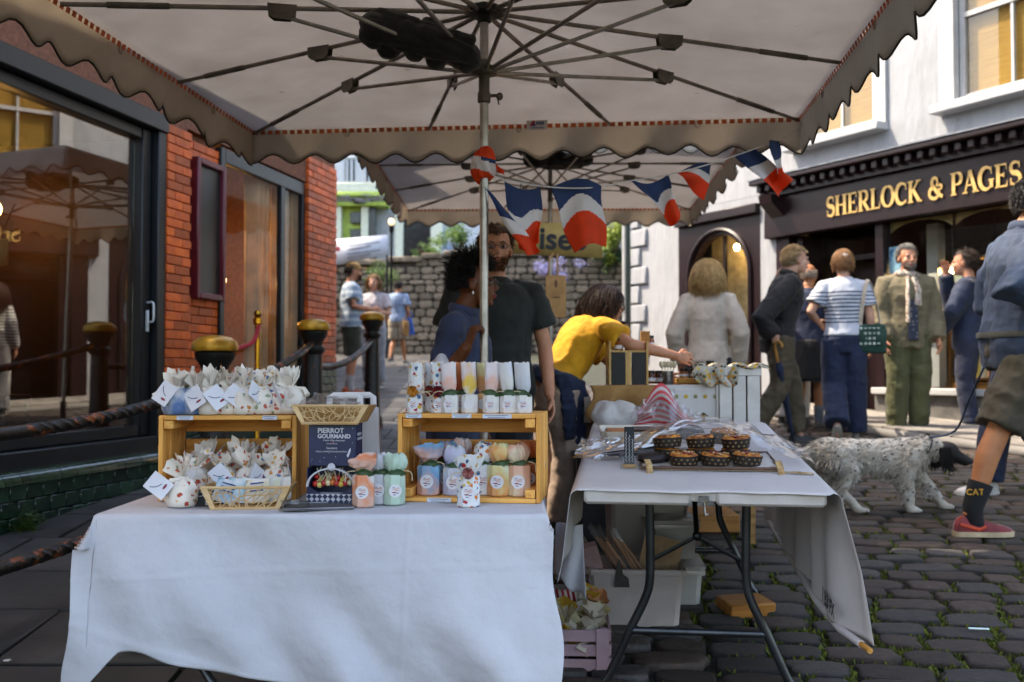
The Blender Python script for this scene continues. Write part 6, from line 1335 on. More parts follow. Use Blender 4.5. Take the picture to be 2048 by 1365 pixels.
p = wb_.matrix_basis @ Vector((.07, .15, .1)); mb = MB(); mb.box((0, 0, .12), (.16, .004, .24), .001); tag(mb.build('cardboard_sheet', M('cardboard', 'a88a68', .8), loc=p, rot=(-.1, .25, 0)), 'sheet of card standing behind the wrapped sticks', 'card')
bin_('clear_box', 'large clear lidded box behind the wrapped sticks', 1300, 1200, .34, .3, .42, m_clr, 0, lid=M('black_lid', '17181a', .4))
bin_('clear_box', 'small clear box at the right of the white bin, lower', 1352, 1228, .22, .3, .16, m_clr, R(-5), lid=m_clr)
gq = gnd(1352, 1228); bin_('clear_box', 'small clear box stacked on the lower one', 1350, 1222, .2, .27, .15, m_clr, R(3), lid=m_clr, z=gq.z + .215)
gq = gnd(1300, 1200); bin_('mixing_bowl_box', 'grey tub standing on the black lid under the tabletop', 1302, 1198, .33, .28, .13, M('grey_tub', '6d6862', .5, trans=.1), 0, z=gq.z + .47)
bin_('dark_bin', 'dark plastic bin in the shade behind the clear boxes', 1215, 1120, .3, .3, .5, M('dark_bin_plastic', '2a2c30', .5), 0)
# lilac slatted crate of sweets
m_lil = M('lilac_paint', 'a98a92', .6, var=.1, rand=.08, wear=('86686e', 14, .68)); g = gnd(1150, 1356); cr = thing('slatted_crate', 'small lilac slatted crate of wrapped sweets under the cloth edge', 'crate', (g.x - .02, g.y, g.z + .02), R(-3)); W3, D3, H3 = .27, .30, .15
for z in (.025, .075, .125):
    for y, nm in ((0, 'slat'), (D3, 'slat')): mb = MB(); mb.box((0, y, z), (W3, .010, .04), .002); mb.build(nm, m_lil, cr)
    for s in (-1, 1): mb = MB(); mb.box((s * (W3 / 2 + .006), D3 / 2, z), (.010, D3 - .012, .04), .002); mb.build('slat', m_lil, cr)
for sx in (-1, 1):
    for y in (.016, D3 - .016): mb = MB(); mb.box((sx * (W3 / 2 - .016), y, H3 / 2), (.026, .018, H3), .002); mb.build('corner_post', m_lil, cr)
mb = MB(); mb.box((0, D3 / 2, .004), (W3 - .01, D3 - .015, .006)); mb.build('bottom', m_lil, cr)
for s in (1,): mb = MB(); mb.box((W3 / 2 - .02, -.009, H3 / 2 + .002), (.045, .008, H3), .002); mb.build('end_board', m_lil, cr)
sw = ['cbb88a', 'd4c690', 'c9a03a', 'd0cbbf', 'c98a5c', 'd8d0a8', 'cfc4b0']; q = random.Random(12)
for i in range(26):
    x = q.uniform(-.03, .11); y = q.uniform(.03, .2); z = .10 + .05 * (i / 26) + q.uniform(0, .05) * (1 - abs(x - .05) * 4); t = thing('wrapped_sweet', '%s wrapped sweet in the lilac crate, %s' % (('cream', 'pale yellow', 'golden', 'white', 'orange', 'straw', 'beige')[i % 7], ('buried low in the pile', 'near the bottom of the pile', 'in the middle of the pile', 'on top of the pile')[i // 7]), 'sweet', cr.matrix_basis @ Vector((x, y, z)), rot=(q.uniform(-1, 1), q.uniform(-1, 1), q.uniform(0, 6)), group='wrapped sweets in the crate'); t.scale = (1.35,) * 3; k = i % 5; key = ('sw', i % 7, k)
    if key not in JB:
        mb = MB(); nn = 12; qq = random.Random(i); mb.loft([[(r_ * math.cos(a) * (1 + .25 * math.sin(a * 3 + k)), r_ * math.sin(a) * (1 + .25 * math.sin(a * 5 + k)), z_) for a in [2 * PI * b_ / nn for b_ in range(nn)]] for r_, z_ in ((.026, -.05), (.018, -.035), (.006, -.025), (.020, -.012), (.024, .004), (.016, .02), (.006, .027), (.02, .038), (.028, .055))], cap=False); JB[key] = mb.mesh('wrapper', M('sweet_' + sw[i % 7], sw[i % 7], .5, var=.1, trans=.25), ang=30)
    obj('wrapper', JB[key], t)
# red striped bag under the cloth
mb = MB(); mb.grid(lambda u, v: (-.05 + .10 * u + .05 * v, .015 * math.sin(u * 9 + v * 4), .26 - .24 * v), 22, 12); mb.mi = [1 if ((i // 2) % 2) else 0 for j in range(11) for i in range(21)]; p = at(1128, 1190, 3.62)
o = mb.build('striped_bag', [m_filmw, M('deep_red_stripe', 'a0202c', .6)], loc=(p.x - .01, 3.62, p.z - .24), solid=.002); tag(o, 'red and white striped paper bag behind the lilac crate', 'bag')
# ================================================================ honey stall behind
m_kraft = M('kraft_paper', 'a87e4c', .85, col2='8a6436', sc=8, bump=.2, bsc=30); m_hess = M('hessian', '8f7048', .95, col2='6d5434', sc=60, bump=.4, bsc=140); m_brn = M('brown_board', '5a3c22', .8)
YS = 5.15; gS = gz(0, 5.3); zS = 1.15 - (850 - 740) / FPX * YS
xs0 = at(1196, 800, YS).x; xs1 = at(1522, 800, YS).x; xc = (xs0 + xs1) / 2
stl = thing('stall_table', 'back stall table with wooden legs behind the right table', 'table', (xc, YS, gS)); mb = MB(); mb.box((0, .35, zS - gS - .02), (xs1 - xs0, .72, .04), .006); mb.build('table_top', wood('stall_wood', '9a7444', '6f4f2a', 0), stl)
for sx in (-1, 1):
    for y in (.05, .65): mb = MB(); mb.box((sx * ((xs1 - xs0) / 2 - .05), y, (zS - gS - .04) / 2), (.05, .05, zS - gS - .04), .005); mb.build('leg', MC['stall_wood'], stl)
def sbox(name, lab, cat, px0, py0, px1, py1, Y, d, m, bev=.006, part='box'):
    a = at(px0, py1, Y); b = at(px1, py0, Y); t = thing(name, lab, cat, ((a.x + b.x) / 2, Y, a.z)); mb = MB(); mb.box((0, d / 2, (b.z - a.z) / 2), (b.x - a.x, d, b.z - a.z), bev); mb.build(part, m, t); return t
sbox('kraft_riser', 'kraft covered riser carrying jars and the black rack', 'riser', 1222, 772, 1442, 849, YS + .03, .42, m_kraft)
mb = MB(); a = at(1178, 775, YS - .05); b = at(1330, 775, YS - .05); hgt = .55
mb.grid(lambda u, v: (a.x + (b.x - a.x) * u + .02 * math.sin(v * 5 + u * 6), YS - .06 + .04 * math.sin(u * 14 + v * 2) * v - .02, a.z + .01 - (.16 + .06 * math.sin(u * 5)) * v), 26, 12); o = mb.build('hessian_drape', m_kraft, solid=.003, ang=179); tag(o, 'brown paper drape folded over the left of the back stall', 'drape')
sbox('brown_box', 'brown cardboard box low under the back stall drape', 'box', 1170, 842, 1300, 925, YS + .1, .4, m_brn)
sbox('wooden_case', 'plain wooden case on the cobbles under the dotted cloth', 'case', 1372, 1030, 1480, 1066, YS + .2, .4, wood('case_wood', 'b07a40', '8a5a2a', 0))
# dotted white cloth with a bee
p0 = at(1316, 770, YS - .03); p1 = at(1442, 770, YS - .03)
m_bee = M('white_dotted_cotton', 'c9c5c4', .85, var=.03, bump=.1, bsc=12); bc = thing('bee_cloth', 'white cloth printed with yellow dots and a bee, hanging over the back stall', 'cloth', ((p0.x + p1.x) / 2, YS - .03, p0.z)); W4 = p1.x - p0.x; H4 = .62
bcf = lambda x, z: (x, .012 * math.sin(x * 21) * (.3 - z) - .004 - .02 * -z, z)
mb = MB(); mb.grid(lambda u, v: bcf((u - .5) * W4, -v * H4), 24, 20); mb.build('sheet', m_bee, bc, solid=.002, ang=179)
dm = M('yellow_dot', 'c9a440', .8); dg_ = M('grey_print', '8a857a', .8)
for row_, z in enumerate((-.06, -.60)):
    for i in range(6): x = -.12 + .05 * i; y = bcf(x, z)[1] - .004; mb = MB(); mb.ell((x, y, z), (.011, .001, .011), 10, 4); mb.build('dot_print', dm if i % 2 == 0 else M('ochre_dot', '8f8a5a', .8), bc)
bz = -.15; mb = MB(); y = bcf(.07, bz)[1] - .005
for i in range(4): mb.cur = i % 2; mb.ell((.07, y, bz - .012 * i), (.011 - .0015 * abs(i - 1.2), .0015, .008), 10, 5)
mb.build('bee_print', [M('bee_black', '2a2418', .8), dm], bc); mb = MB(); mb.cur = 0
for s in (-1, 1): mb.ell((.07 + s * .014, y, bz - .005), (.012, .001, .005), 8, 4, rot=(0, s * .5, 0))
mb.build('wing_print', dg_, bc)
# white slatted crate on end
a = at(1438, 850, YS - .06); b = at(1520, 738, YS - .06); wc = thing('white_crate', 'white painted slatted crate standing at the end of the back stall', 'crate', ((a.x + b.x) / 2, YS - .06, a.z), R(-4)); w5, h5 = b.x - a.x, b.z - a.z; m_wsl = M('white_slat', 'cfcac6', .55, var=.05, rand=.05)
for i in range(3): mb = MB(); mb.box((-w5 / 2 + w5 * (i + .5) / 3, 0, h5 / 2 - .02), (w5 / 3 - .008, .012, h5 - .035), .002); mb.build('slat', m_wsl, wc); mb = MB(); mb.box((-w5 / 2 - .005, .05 + .1 * i, h5 / 2), (.012, .09, h5), .002); mb.build('slat', m_wsl, wc)
mb = MB(); mb.box((0, .003, h5 - .016), (w5 + .012, .02, .04), .003); mb.build('rail', m_wsl, wc); mb = MB(); mb.box((0, .16, h5 + .004), (w5, .31, .012), .002); mb.build('top_board', m_wsl, wc); mb = MB(); mb.box((0, .16, h5 / 2), (w5 - .02, .28, h5 - .03)); mb.build('inner_box', m_brn, wc)
SUNF = floral('sunflower_cotton', 'a8a496', ['c08a1c', '2c2416', 'c9a030', 'a8a496', '5a4a24', 'b5742c'], 50, .42)
mb = MB(); mb.grid(lambda u, v: (-.22 + .36 * u + .02 * math.sin(v * 7), .02 + .012 * math.sin(u * 30) - .035 * (v > .35) * min(1, (v - .35) * 5) + .12 * (1 - min(1, v * 2.8)), h5 + .02 + .010 * math.sin(u * 22 + 1) - .16 * max(0, v - .35) * (1 if u < .55 else .12)), 40, 22); o = mb.build('sunflower_cloth', SUNF, solid=.003, ang=179); o.location = wc.location; o.rotation_euler = wc.rotation_euler; tag(o, 'sunflower patterned cloth bundled over the white crate', 'cloth')
# black rack with amber jars
zr_ = at(1250, 771, YS + .05).z; a = at(1222, 770, YS + .05); b = at(1292, 705, YS + .05)
rk = thing('display_rack', 'black wooden display rack with a pale upright on the kraft riser', 'rack', ((a.x + b.x) / 2, YS + .05, a.z)); w6, h6 = b.x - a.x, b.z - a.z; m_blkw = M('black_wood', '14130f', .6)
for s in (-1, 1): mb = MB(); mb.box((s * w6 * .29, 0, h6 / 2), (w6 * .4, .012, h6), .003); mb.build('panel', m_blkw, rk)
mb = MB(); mb.box((0, .003, h6 / 2), (w6 * .16, .01, h6)); mb.build('pale_upright', wood('pale_upright', 'c9a468', 'a8824a', 2), rk)
for s in (-1, 1): mb = MB(); mb.box((s * (w6 / 2 + .006), .08, h6 / 2 + .03), (.012, .17, h6 + .06), .002); mb.build('side_board', MC['pale_upright'], rk)
mb = MB(); mb.box((0, .08, h6 + .005), (w6, .16, .01)); mb.build('shelf', MC['pale_upright'], rk)
m_hon = M('honey', 'b5660c', .12, col2='8a4208', sc=4, coat=.6, trans=.25); m_lidk = M('black_lid_metal', '1a1a1a', .35, .4); m_amb = M('dark_honey', '6a300a', .12, coat=.6, trans=.15)
def honey(lab, px, py, Y, r_=.026, h=.06, m=m_hon):
    p = at(px, py, Y); t = thing('honey_jar', lab, 'jar', p, 0, 'honey jars on the back stall'); mb = MB(); mb.lathe([(r_ * .9, 0), (r_, .006), (r_, h * .8), (r_ * .82, h * .92), (r_ * .82, h)], 14); mb.build('jar', m, t); mb = MB(); mb.lathe([(r_ * .9, h), (r_ * .92, h + .014), (r_ * .5, h + .016)], 14); mb.build('lid', m_lidk, t); mb = MB(); mb.tube([((r_ + .0006) * math.cos(a), (r_ + .0006) * math.sin(a), h * .4) for a in [PI + PI * i / 8 for i in range(9)]], [(.0006, h * .2)] * 9, 6, flat=(0, 0, 1)); mb.build('label', m_lw, t)
for i, (px, py, Y, m, lab) in enumerate(((1238, 703, YS + .1, m_hon, 'amber honey jar at the left on the black rack'), (1258, 703, YS + .12, m_hon, 'amber honey jar at the right on the black rack'), (1300, 697, YS + .35, m_hon, 'yellow honey jar in the back above the kraft bag'), (1250, 668, YS + .45, m_hon, 'amber honey jar high up behind the rack'), (1302, 768, YS + .12, m_amb, 'dark honey jar right beside the black rack'), (1318, 768, YS + .16, m_amb, 'second dark honey jar beside the rack'), (1368, 756, YS + .1, m_hon, 'first low honey jar on the wooden board'), (1388, 756, YS + .1, m_hon, 'second low honey jar on the wooden board'), (1408, 756, YS + .1, m_hon, 'third low honey jar on the wooden board'), (1426, 756, YS + .14, m_hon, 'last low honey jar on the wooden board'), (1398, 742, YS + .3, m_amb, 'dark honey jar behind the wooden board'), (1420, 740, YS + .3, m_amb, 'dark honey jar near the sunflower cloth'))): honey(lab, px, py, Y, .024, .055 if i < 6 else .035, m)
sbox('wooden_board', 'pale wooden board under the low honey jars', 'board', 1356, 757, 1434, 768, YS + .06, .12, wood('board_wood', 'c8964a', 'a0702c', 0))
p = at(1336, 771, YS + .06); pt_ = thing('steel_pot', 'steel pot holding wooden honey dippers', 'pot', p); mb = MB(); mb.lathe([(.026, 0), (.028, .004), (.028, .075), (.026, .075), (.025, .01)], 18); mb.build('pot', M('steel', '9a9a9c', .25, .9), pt_)
for i in range(5):
    t = thing('honey_dipper', 'wooden honey dipper standing in the steel pot, %s' % ('far left', 'left', 'middle', 'right', 'far right')[i], 'honey dipper', p + Vector((-.018 + .009 * i, .004 * (i % 2), .02)), rot=(0, -.18 + .09 * i, 0), group='honey dippers in the pot'); mb = MB(); mb.tube([(0, 0, 0), (0, 0, .075)], .003, 6); mb.build('handle', m_stk, t); mb = MB(); mb.lathe([(.004, .072), (.011, .078), (.009, .082), (.013, .086), (.010, .090), (.013, .094), (.009, .098), (.010, .102), (.003, .108)], 12); mb.build('head', m_stk, t)
# kraft gift bag standing at the riser
p = at(1290, 700, YS + .2)
t = thing('kraft_card', 'plain kraft card standing behind the rack', 'card', p); mb = MB(); mb.box((0, 0, .03), (.05, .02, .14), .002); mb.build('card', m_kraft, t)
# board sign hanging under the second parasol
Y8 = 7.9; sgn = thing('hanging_sign', 'tan board sign with black lettering hanging under the second parasol', 'sign', at(1103, 480, Y8)); a = at(1003, 514, Y8); b = at(1206, 446, Y8); ws, hs_ = b.x - a.x, b.z - a.z
mb = MB(); mb.add([(-ws / 2, 0, hs_ / 2 - .0), (ws / 2, 0, hs_ / 2 + .0), (ws / 2, 0, -hs_ / 2 - .01), (-ws / 2, 0, -hs_ / 2 + .03)], [(0, 1, 2, 3)]); mb.build('board', M('tan_board', 'a8894a', .7, var=.1), sgn, solid=.012)
q = at(1077, 497, Y8 - .012) - sgn.location; text_obj('iseb', .245, M('sign_black', '141414', .7), sgn, q, (PI / 2, R(2), 0), ext=.002, bold=.006)
for s in (-.3, .3): mb = MB(); mb.tube([(s, 0, hs_ / 2), (s * .8, .2, hs_ / 2 + .35)], .005, 6); mb.build('cord', m_dk, sgn)
kb_ = thing('kraft_carrier_bag', 'kraft paper carrier bag hanging by its handles below the board sign', 'bag', at(1112, 636, 7.6)); a = at(1093, 638, 7.6); b = at(1133, 553, 7.6); wk, hk = b.x - a.x, b.z - a.z
mb = MB(); mb.box((0, .03, hk / 2), (wk, .07, hk), .004); mb.build('bag_body', m_kraft, kb_)
for s in (-1, 1): mb = MB(); mb.tube(smoothpath([(s * .035 - .02, 0, hk - .01), (s * .03 - .02, .01, hk + .12), (s * .012, .02, hk + .17)], 6), .008, 6); mb.build('handle', m_kraft, kb_)
mb = MB(); mb.ell((.0, -.006, hk * .8), (.012, .001, .03)); mb.build('leaf_print', m_brn, kb_); mb = MB(); mb.box((0, -.006, hk * .48), (.06, .001, .008)); mb.build('print_line', m_brn, kb_)
# ================================================================ people
def skinm(name, c, c2): return M('skin_' + name, c, .5, col2=c2, sc=14, bump=.05, bsc=180, sss=.12, spec=.35, lo=.3, hi=.7)
SK_L = skinm('fair', 'c08a6c', 'b07458'); SK_D = skinm('deep', '6a3a1e', '4f2812'); SK_T = skinm('tanned', 'b0774e', '9c6240'); SK_P = skinm('pale', 'c79a82', 'b7836c')
m_eye = M('eye_white', '7c756c', .25, var=.03, bump=0); m_iris = M('iris', '2a1c14', .15, bump=0); m_lip = M('lip', '8f4a40', .45, bump=0); m_lipr = M('lipstick', 'a02436', .35, bump=0)
def hairm(c, c2): return M('hair_' + c, c, .5, col2=c2, sc=30, bump=.3, bsc=90, spec=.4)
def fabric(name, c, var=.14, **k): return M('cloth_' + name, c, .85, var=var, sc=k.pop('sc', 7), bump=k.pop('bump', .2), bsc=k.pop('bsc', 26), sheen=.06, bdist=.006, **k)
def stripes(name, base, line, period, duty=.35, zlo=-9, zhi=9):
    m = fabric(name, base, .05); t = m.node_tree; N = t.nodes.new; L = t.links.new; b = t.nodes['Principled BSDF']; tc = N('ShaderNodeTexCoord'); sp = N('ShaderNodeSeparateXYZ'); L(tc.outputs['Object'], sp.inputs[0])
    ns = N('ShaderNodeTexNoise'); ns.inputs['Scale'].default_value = 6; L(tc.outputs['Object'], ns.inputs[0]); ad = N('ShaderNodeMath'); ad.operation = 'MULTIPLY_ADD'; ad.inputs[1].default_value = .02; L(ns.outputs[0], ad.inputs[0]); L(sp.outputs[2], ad.inputs[2])
    mo = N('ShaderNodeMath'); mo.operation = 'PINGPONG'; mo.inputs[1].default_value = period / 2; L(ad.outputs[0], mo.inputs[0]); lt_ = N('ShaderNodeMath'); lt_.operation = 'LESS_THAN'; lt_.inputs[1].default_value = period / 2 * duty; L(mo.outputs[0], lt_.inputs[0])
    g1 = N('ShaderNodeMath'); g1.operation = 'GREATER_THAN'; g1.inputs[1].default_value = zlo; L(sp.outputs[2], g1.inputs[0]); g2 = N('ShaderNodeMath'); g2.operation = 'LESS_THAN'; g2.inputs[1].default_value = zhi; L(sp.outputs[2], g2.inputs[0])
    m1 = N('ShaderNodeMath'); m1.operation = 'MULTIPLY'; L(lt_.outputs[0], m1.inputs[0]); L(g1.outputs[0], m1.inputs[1]); m2 = N('ShaderNodeMath'); m2.operation = 'MULTIPLY'; L(m1.outputs[0], m2.inputs[0]); L(g2.outputs[0], m2.inputs[1])
    mx = N('ShaderNodeMix'); mx.data_type = 'RGBA'; L(m2.outputs[0], mx.inputs[0]); L(b.inputs['Base Color'].links[0].from_socket, mx.inputs[6]); mx.inputs[7].default_value = (*lin(line), 1); L(mx.outputs[2], b.inputs['Base Color']); return m
J0 = dict(pel=(0, 0, .95), sh=(.172, -.01, 1.405), el=(.225, -.03, 1.13), wr=(.245, .05, .89), hip=(.09, 0, .92), kn=(.098, .03, .50), an=(.10, -.03, .085), nk=(0, -.015, 1.49), hd=(0, .035, 1.625))
TORSO = [(.80, .148, .100, 0), (.88, .168, .112, -.005), (.96, .160, .108, -.005), (1.06, .142, .098, 0), (1.16, .146, .102, .003), (1.27, .163, .112, .004), (1.35, .168, .106, 0), (1.40, .145, .090, -.004), (1.44, .100, .072, -.009), (1.48, .066, .056, -.012)]
def headparts(mb, T, fem=False):
    E = lambda c, r, n=14, m=9: mb.ell(T @ Vector(c), r, n, m, rot=T.to_3x3())
    E((0, -.015, .03), (.075, .095, .094), 18, 12); E((0, .028, -.03), (.061, .066, .084), 16, 10); E((0, .032, -.072), (.046 if fem else .050, .05, .04)); E((0, .066, -.094), (.02, .018, .018))
    for s in (-1, 1): E((s * .036, .056, -.024), (.025, .028, .028)); E((s * .077, -.008, -.006), (.009, .021, .030)); E((s * .009, .099, -.030), (.0085, .009, .0075)); E((s * .03, .078, .021), (.024, .014, .009))
    mb.tube([T @ Vector(p) for p in ((0, .084, .014), (0, .098, -.008), (0, .110, -.027))], [.009, .011, .0115], 10); E((0, .091, -.056), (.022, .010, .006)); E((0, .089, -.066), (.019, .010, .0075))
def handparts(mb, w, d, n, side, curl=.35, spread=.0):
    w, d, n = Vector(w), Vector(d).normalized(), Vector(n).normalized(); n = (n - d * n.dot(d)).normalized(); s = d.cross(n)
    mb.ell(w + d * .048, (.040, .052, .016), 12, 8, rot=Matrix((s, d, n)).transposed()); mb.tube([w - d * .03, w + d * .02], [(.024, .019), (.028, .018)], 10, flat=n)
    for i, (o, l) in enumerate(((-.034, .070), (-.0115, .080), (.0115, .075), (.033, .060))):
        p = w + d * (.086 - .006 * abs(o) / .03) + s * (o * -side); dd = (d + s * (o * -side * spread)).normalized(); pts = [p - dd * .02, p]; nn = n.copy()
        for k, f in enumerate((.45, .32, .25)):
            a = curl * (1.0 if k == 0 else 1.2); dd2 = (dd * math.cos(a) + nn * math.sin(a)).normalized(); nn = (nn * math.cos(a) - dd * math.sin(a)).normalized(); dd = dd2; p = p + dd * (l * f); pts.append(p)
        mb.tube(pts, [.0085, .0080, .0075, .0070, .0055], 8)
    p = w + d * .025 + s * (.026 * side * -1) * -1; t1 = (d * .62 + s * side * .62 + n * .45).normalized(); t2 = (d * .85 + s * side * .15 + n * .5).normalized(); mb.tube([p, p + t1 * .035, p + t1 * .035 + t2 * .028, p + t1 * .035 + t2 * .05], [.0125, .0112, .0098, .007], 8)
def hair(style, mat, T, parent, seed=0, n=900, L=.05, top=1.0):
    q = random.Random(seed); mb = MB(); cap = MB(); c = Vector((0, -.018, .032)); rad = Vector((.079, .1, .098))
    def ok(d):   # hairline
        if d.y > .25 and d.z < .42 + .18 * abs(d.x): return False
        if d.y > -.1 and d.z < .02 and style in ('short', 'curlytop', 'crop', 'bald'): return False
        if d.z < -.62: return False
        if style == 'bald' and (d.z > .25 or d.y > .0): return False
        if style == 'curlytop' and d.z < -.45: return False
        return True
    rings = 22; seg = 32; keep = {}
    for i in range(rings + 1):
        for k in range(seg):
            th = -PI / 2 + PI * i / rings; a = 2 * PI * k / seg; d = Vector((math.cos(th) * math.cos(a), math.cos(th) * math.sin(a), math.sin(th))); th_ = 1.03 if style != 'bald' else 1.005; keep[i, k] = (ok(d), c + Vector((d.x * rad.x, d.y * rad.y, d.z * rad.z)) * th_)
    idx = {}; vs = []; fs = []
    for i in range(rings):
        for k in range(seg):
            cs = [(i, k), (i, (k + 1) % seg), (i + 1, (k + 1) % seg), (i + 1, k)]
            if all(keep[x][0] for x in cs):
                f = []
                for x in cs:
                    if x not in idx: idx[x] = len(vs); vs.append(T @ keep[x][1])
                    f.append(idx[x])
                fs.append(tuple(f))
    cap.add(vs, fs); cp = cap.build('hair', mat, parent, ang=179)
    for _ in range(int(n * (1.9 if style in ('long', 'wavy', 'short') else 1))):
        while True:
            d = Vector((q.gauss(0, 1), q.gauss(0, 1), q.gauss(.15, 1))).normalized()
            if ok(d) and not (style in ('long', 'wavy') and d.y > .4): break
        p = c + Vector((d.x * rad.x, d.y * rad.y, d.z * rad.z)); pts = [p]; l = L * q.uniform(.7, 1.25)
        if style in ('short', 'crop', 'bald'):
            comb = Vector((d.x * .2 + .25, -.25 - .4 * (d.z > .5), -.5)); fl = d * (.28 if d.z > .3 else .15) + comb * .6 + Vector((q.gauss(0, .15), q.gauss(0, .15), q.gauss(0, .15))); fl.normalize(); pts += [p + d * .006 + fl * l * .5, p + d * .006 + fl * l + Vector((0, 0, -.004))]; w_ = .0030
        elif style == 'curlytop':
            ln = l * (1.0 + top * max(0, d.z) * 1.6 + .5 * max(0, -d.y)); ax = d.orthogonal().normalized(); bx = d.cross(ax); ph = q.uniform(0, 6); tilt = Vector((q.gauss(0, .35), q.gauss(0, .35), q.gauss(.1, .3))); pts = [p + (d + tilt * (k / 7)) * (ln * k / 7) + (ax * math.cos(ph + k * 1.5) + bx * math.sin(ph + k * 1.5)) * .0055 for k in range(8)]; w_ = .0032
        else:   # long hair falls down the sides and back
            out = Vector((d.x, min(d.y, .1) if d.z < .6 else d.y - .25, 0)); out = out.normalized() if out.length > .05 else Vector((0, -1, 0)); cur = p.copy(); v = (d * .5 + out * .6).normalized(); nst = 10; ph = q.uniform(0, 6); wav = .012 if style == 'wavy' else .003
            for k in range(nst):
                v = (v + Vector((0, 0, -.42))).normalized(); cur = cur + v * (l / nst); e = Vector((cur.x, cur.y + .018, cur.z - .032)); rr_ = math.sqrt((e.x / .081) ** 2 + (e.y / .103) ** 2 + (max(-.06, e.z) / .1) ** 2)
                if rr_ < 1.02: cur = Vector((e.x / rr_ * 1.03, e.y / rr_ * 1.03 - .018, cur.z))
                pts.append(cur + Vector((math.sin(ph + k * 1.3), math.cos(ph + k * 1.1), 0)) * wav * (k / nst))
            w_ = .0040
        m_ = len(pts); mb.tube([T @ x for x in pts], [w_ * (1 - .75 * (k / (m_ - 1)) ** 2) for k in range(m_)], 3, caps=False)
    mb.build('strands', mat, cp, ang=179)['kind'] = 'stuff'
def person(label, x, y, yaw, H=1.75, pose=None, skin=SK_L, top=None, sleeve='short', loose=.014, hem=.87, bottom=None, leg='long', lloose=.016, shoe='2a2422', sole='c8c0b4', sock=None, hairs=('short', '4a3020', '33200f', .04, 700), face=True, fem=False, belly=0, wid=1.0, hands=(.3, .3), vox=.014, collar=False, z=None, lean=0, head=(0, 0, 0), fold=.010, seed=0, lips=None, beard=None, handn=None, name='person', cutL=1):
    pose = pose or {}; gr = gz(x, y) + .026 if z is None else z
    t = thing(name, label, 'person', (x, y, gr), yaw); S = H / 1.75; t.scale = (S, S, S)
    Lm = Matrix.Translation((0, 0, .95)) @ Matrix.Rotation(-R(lean), 4, 'X') @ Matrix.Translation((0, 0, -.95))
    J = {'nk': Lm @ Vector(J0['nk']), 'hd': Lm @ Vector(J0['hd'])}
    for s, k in ((-1, 'L'), (1, 'R')):       # facing +y: left hand side is -x
        for j in ('sh', 'el', 'wr'): v = Vector(J0[j]); v.x *= s * wid; J[j + k] = Lm @ v
        for j in ('hip', 'kn', 'an'): v = Vector(J0[j]); v.x *= s; J[j + k] = v
    for k, v in pose.items(): J[k] = Vector(v)
    def trings(inf, z0, z1, n=20, bl=belly):
        out = []; zs = [q for q in TORSO if z0 - .001 <= q[0] <= z1 + .001]
        for (zz, rx, ry, oy) in zs:
            b = bl * math.exp(-((zz - 1.08) / .14) ** 2); out.append([Lm @ Vector(((rx * wid + inf + b * .5) * math.cos(a), oy + b * .7 * (1 if math.sin(a) > 0 else 0) * abs(math.sin(a)) + (ry + inf) * math.sin(a), zz)) if zz > .9 else Vector(((rx * wid + inf) * math.cos(a), oy + (ry + inf) * math.sin(a), zz)) for a in [2 * PI * i / n for i in range(n)]])
        return out
    # body
    mb = MB(); mb.loft(trings(0, .8, 1.48)); mb.tube([J['nk'] - Vector((0, 0, .04)), J['nk'], J['hd'] + Vector((0, -.02, -.05))], [.07, .056, .05], 12)
    for k in 'LR':
        a, b, c = J['sh' + k], J['el' + k], J['wr' + k]; mb.tube([a + (J['nk'] - a) * .4 - Vector((0, 0, .01)), a, a.lerp(b, .5), b, b.lerp(c, .3), c], [.045, .053, .046, .040, .041, .028], 12); a, b, c = J['hip' + k], J['kn' + k], J['an' + k]; mb.tube([a + Vector((0, 0, .03)), a, a.lerp(b, .4), b, b.lerp(c, .3) + Vector((0, -.012, 0)), b.lerp(c, .7), c], [.085, .092, .076, .056, .057, .042, .036], 12)
        tt = J.get('to' + k, J['an' + k] + Vector((0, .15, -.055))); mb.tube([J['an' + k] + Vector((0, 0, 0)), J['an' + k].lerp(tt, .5) + Vector((0, 0, -.028)), tt + Vector((0, 0, -.006))], [(.036, .036), (.034, .022), (.030, .014)], 10)
    V, N, F = union(mb, vox, 4); VV = [V]; FF = list(F); off = len(V)
    HT = Matrix.Translation(J['hd']) @ Euler((R(head[1]) - R(lean) * .25, R(head[2]), R(head[0]))).to_matrix().to_4x4()
    mb = MB(); headparts(mb, HT, fem); mb.tube([HT @ Vector((0, -.02, -.05)), J['nk'] + Vector((0, 0, .01))], [.050, .056], 12); V, N, F = union(mb, max(.0055, vox * .42), 2); VV.append(V); FF += [tuple(i + off for i in f) for f in F]; off += len(V)
    mb = MB()
    for k, s, cu in (('L', -1, hands[0]), ('R', 1, hands[1])):
        d = (J['wr' + k] - J['el' + k]).normalized(); nrm = Vector((-s, .2, 0)); 
        if handn and k in handn: d, nrm = Vector(handn[k][0]), Vector(handn[k][1])
        handparts(mb, J['wr' + k], d, nrm, s, cu)
    V, N, F = union(mb, max(.0046, vox * .36), 1); VV.append(V); FF += [tuple(i + off for i in f) for f in F]
    raw('body', np.vstack(VV), FF, skin, t)
    # garments
    def inner(a, b, f): return a.lerp(b, f)
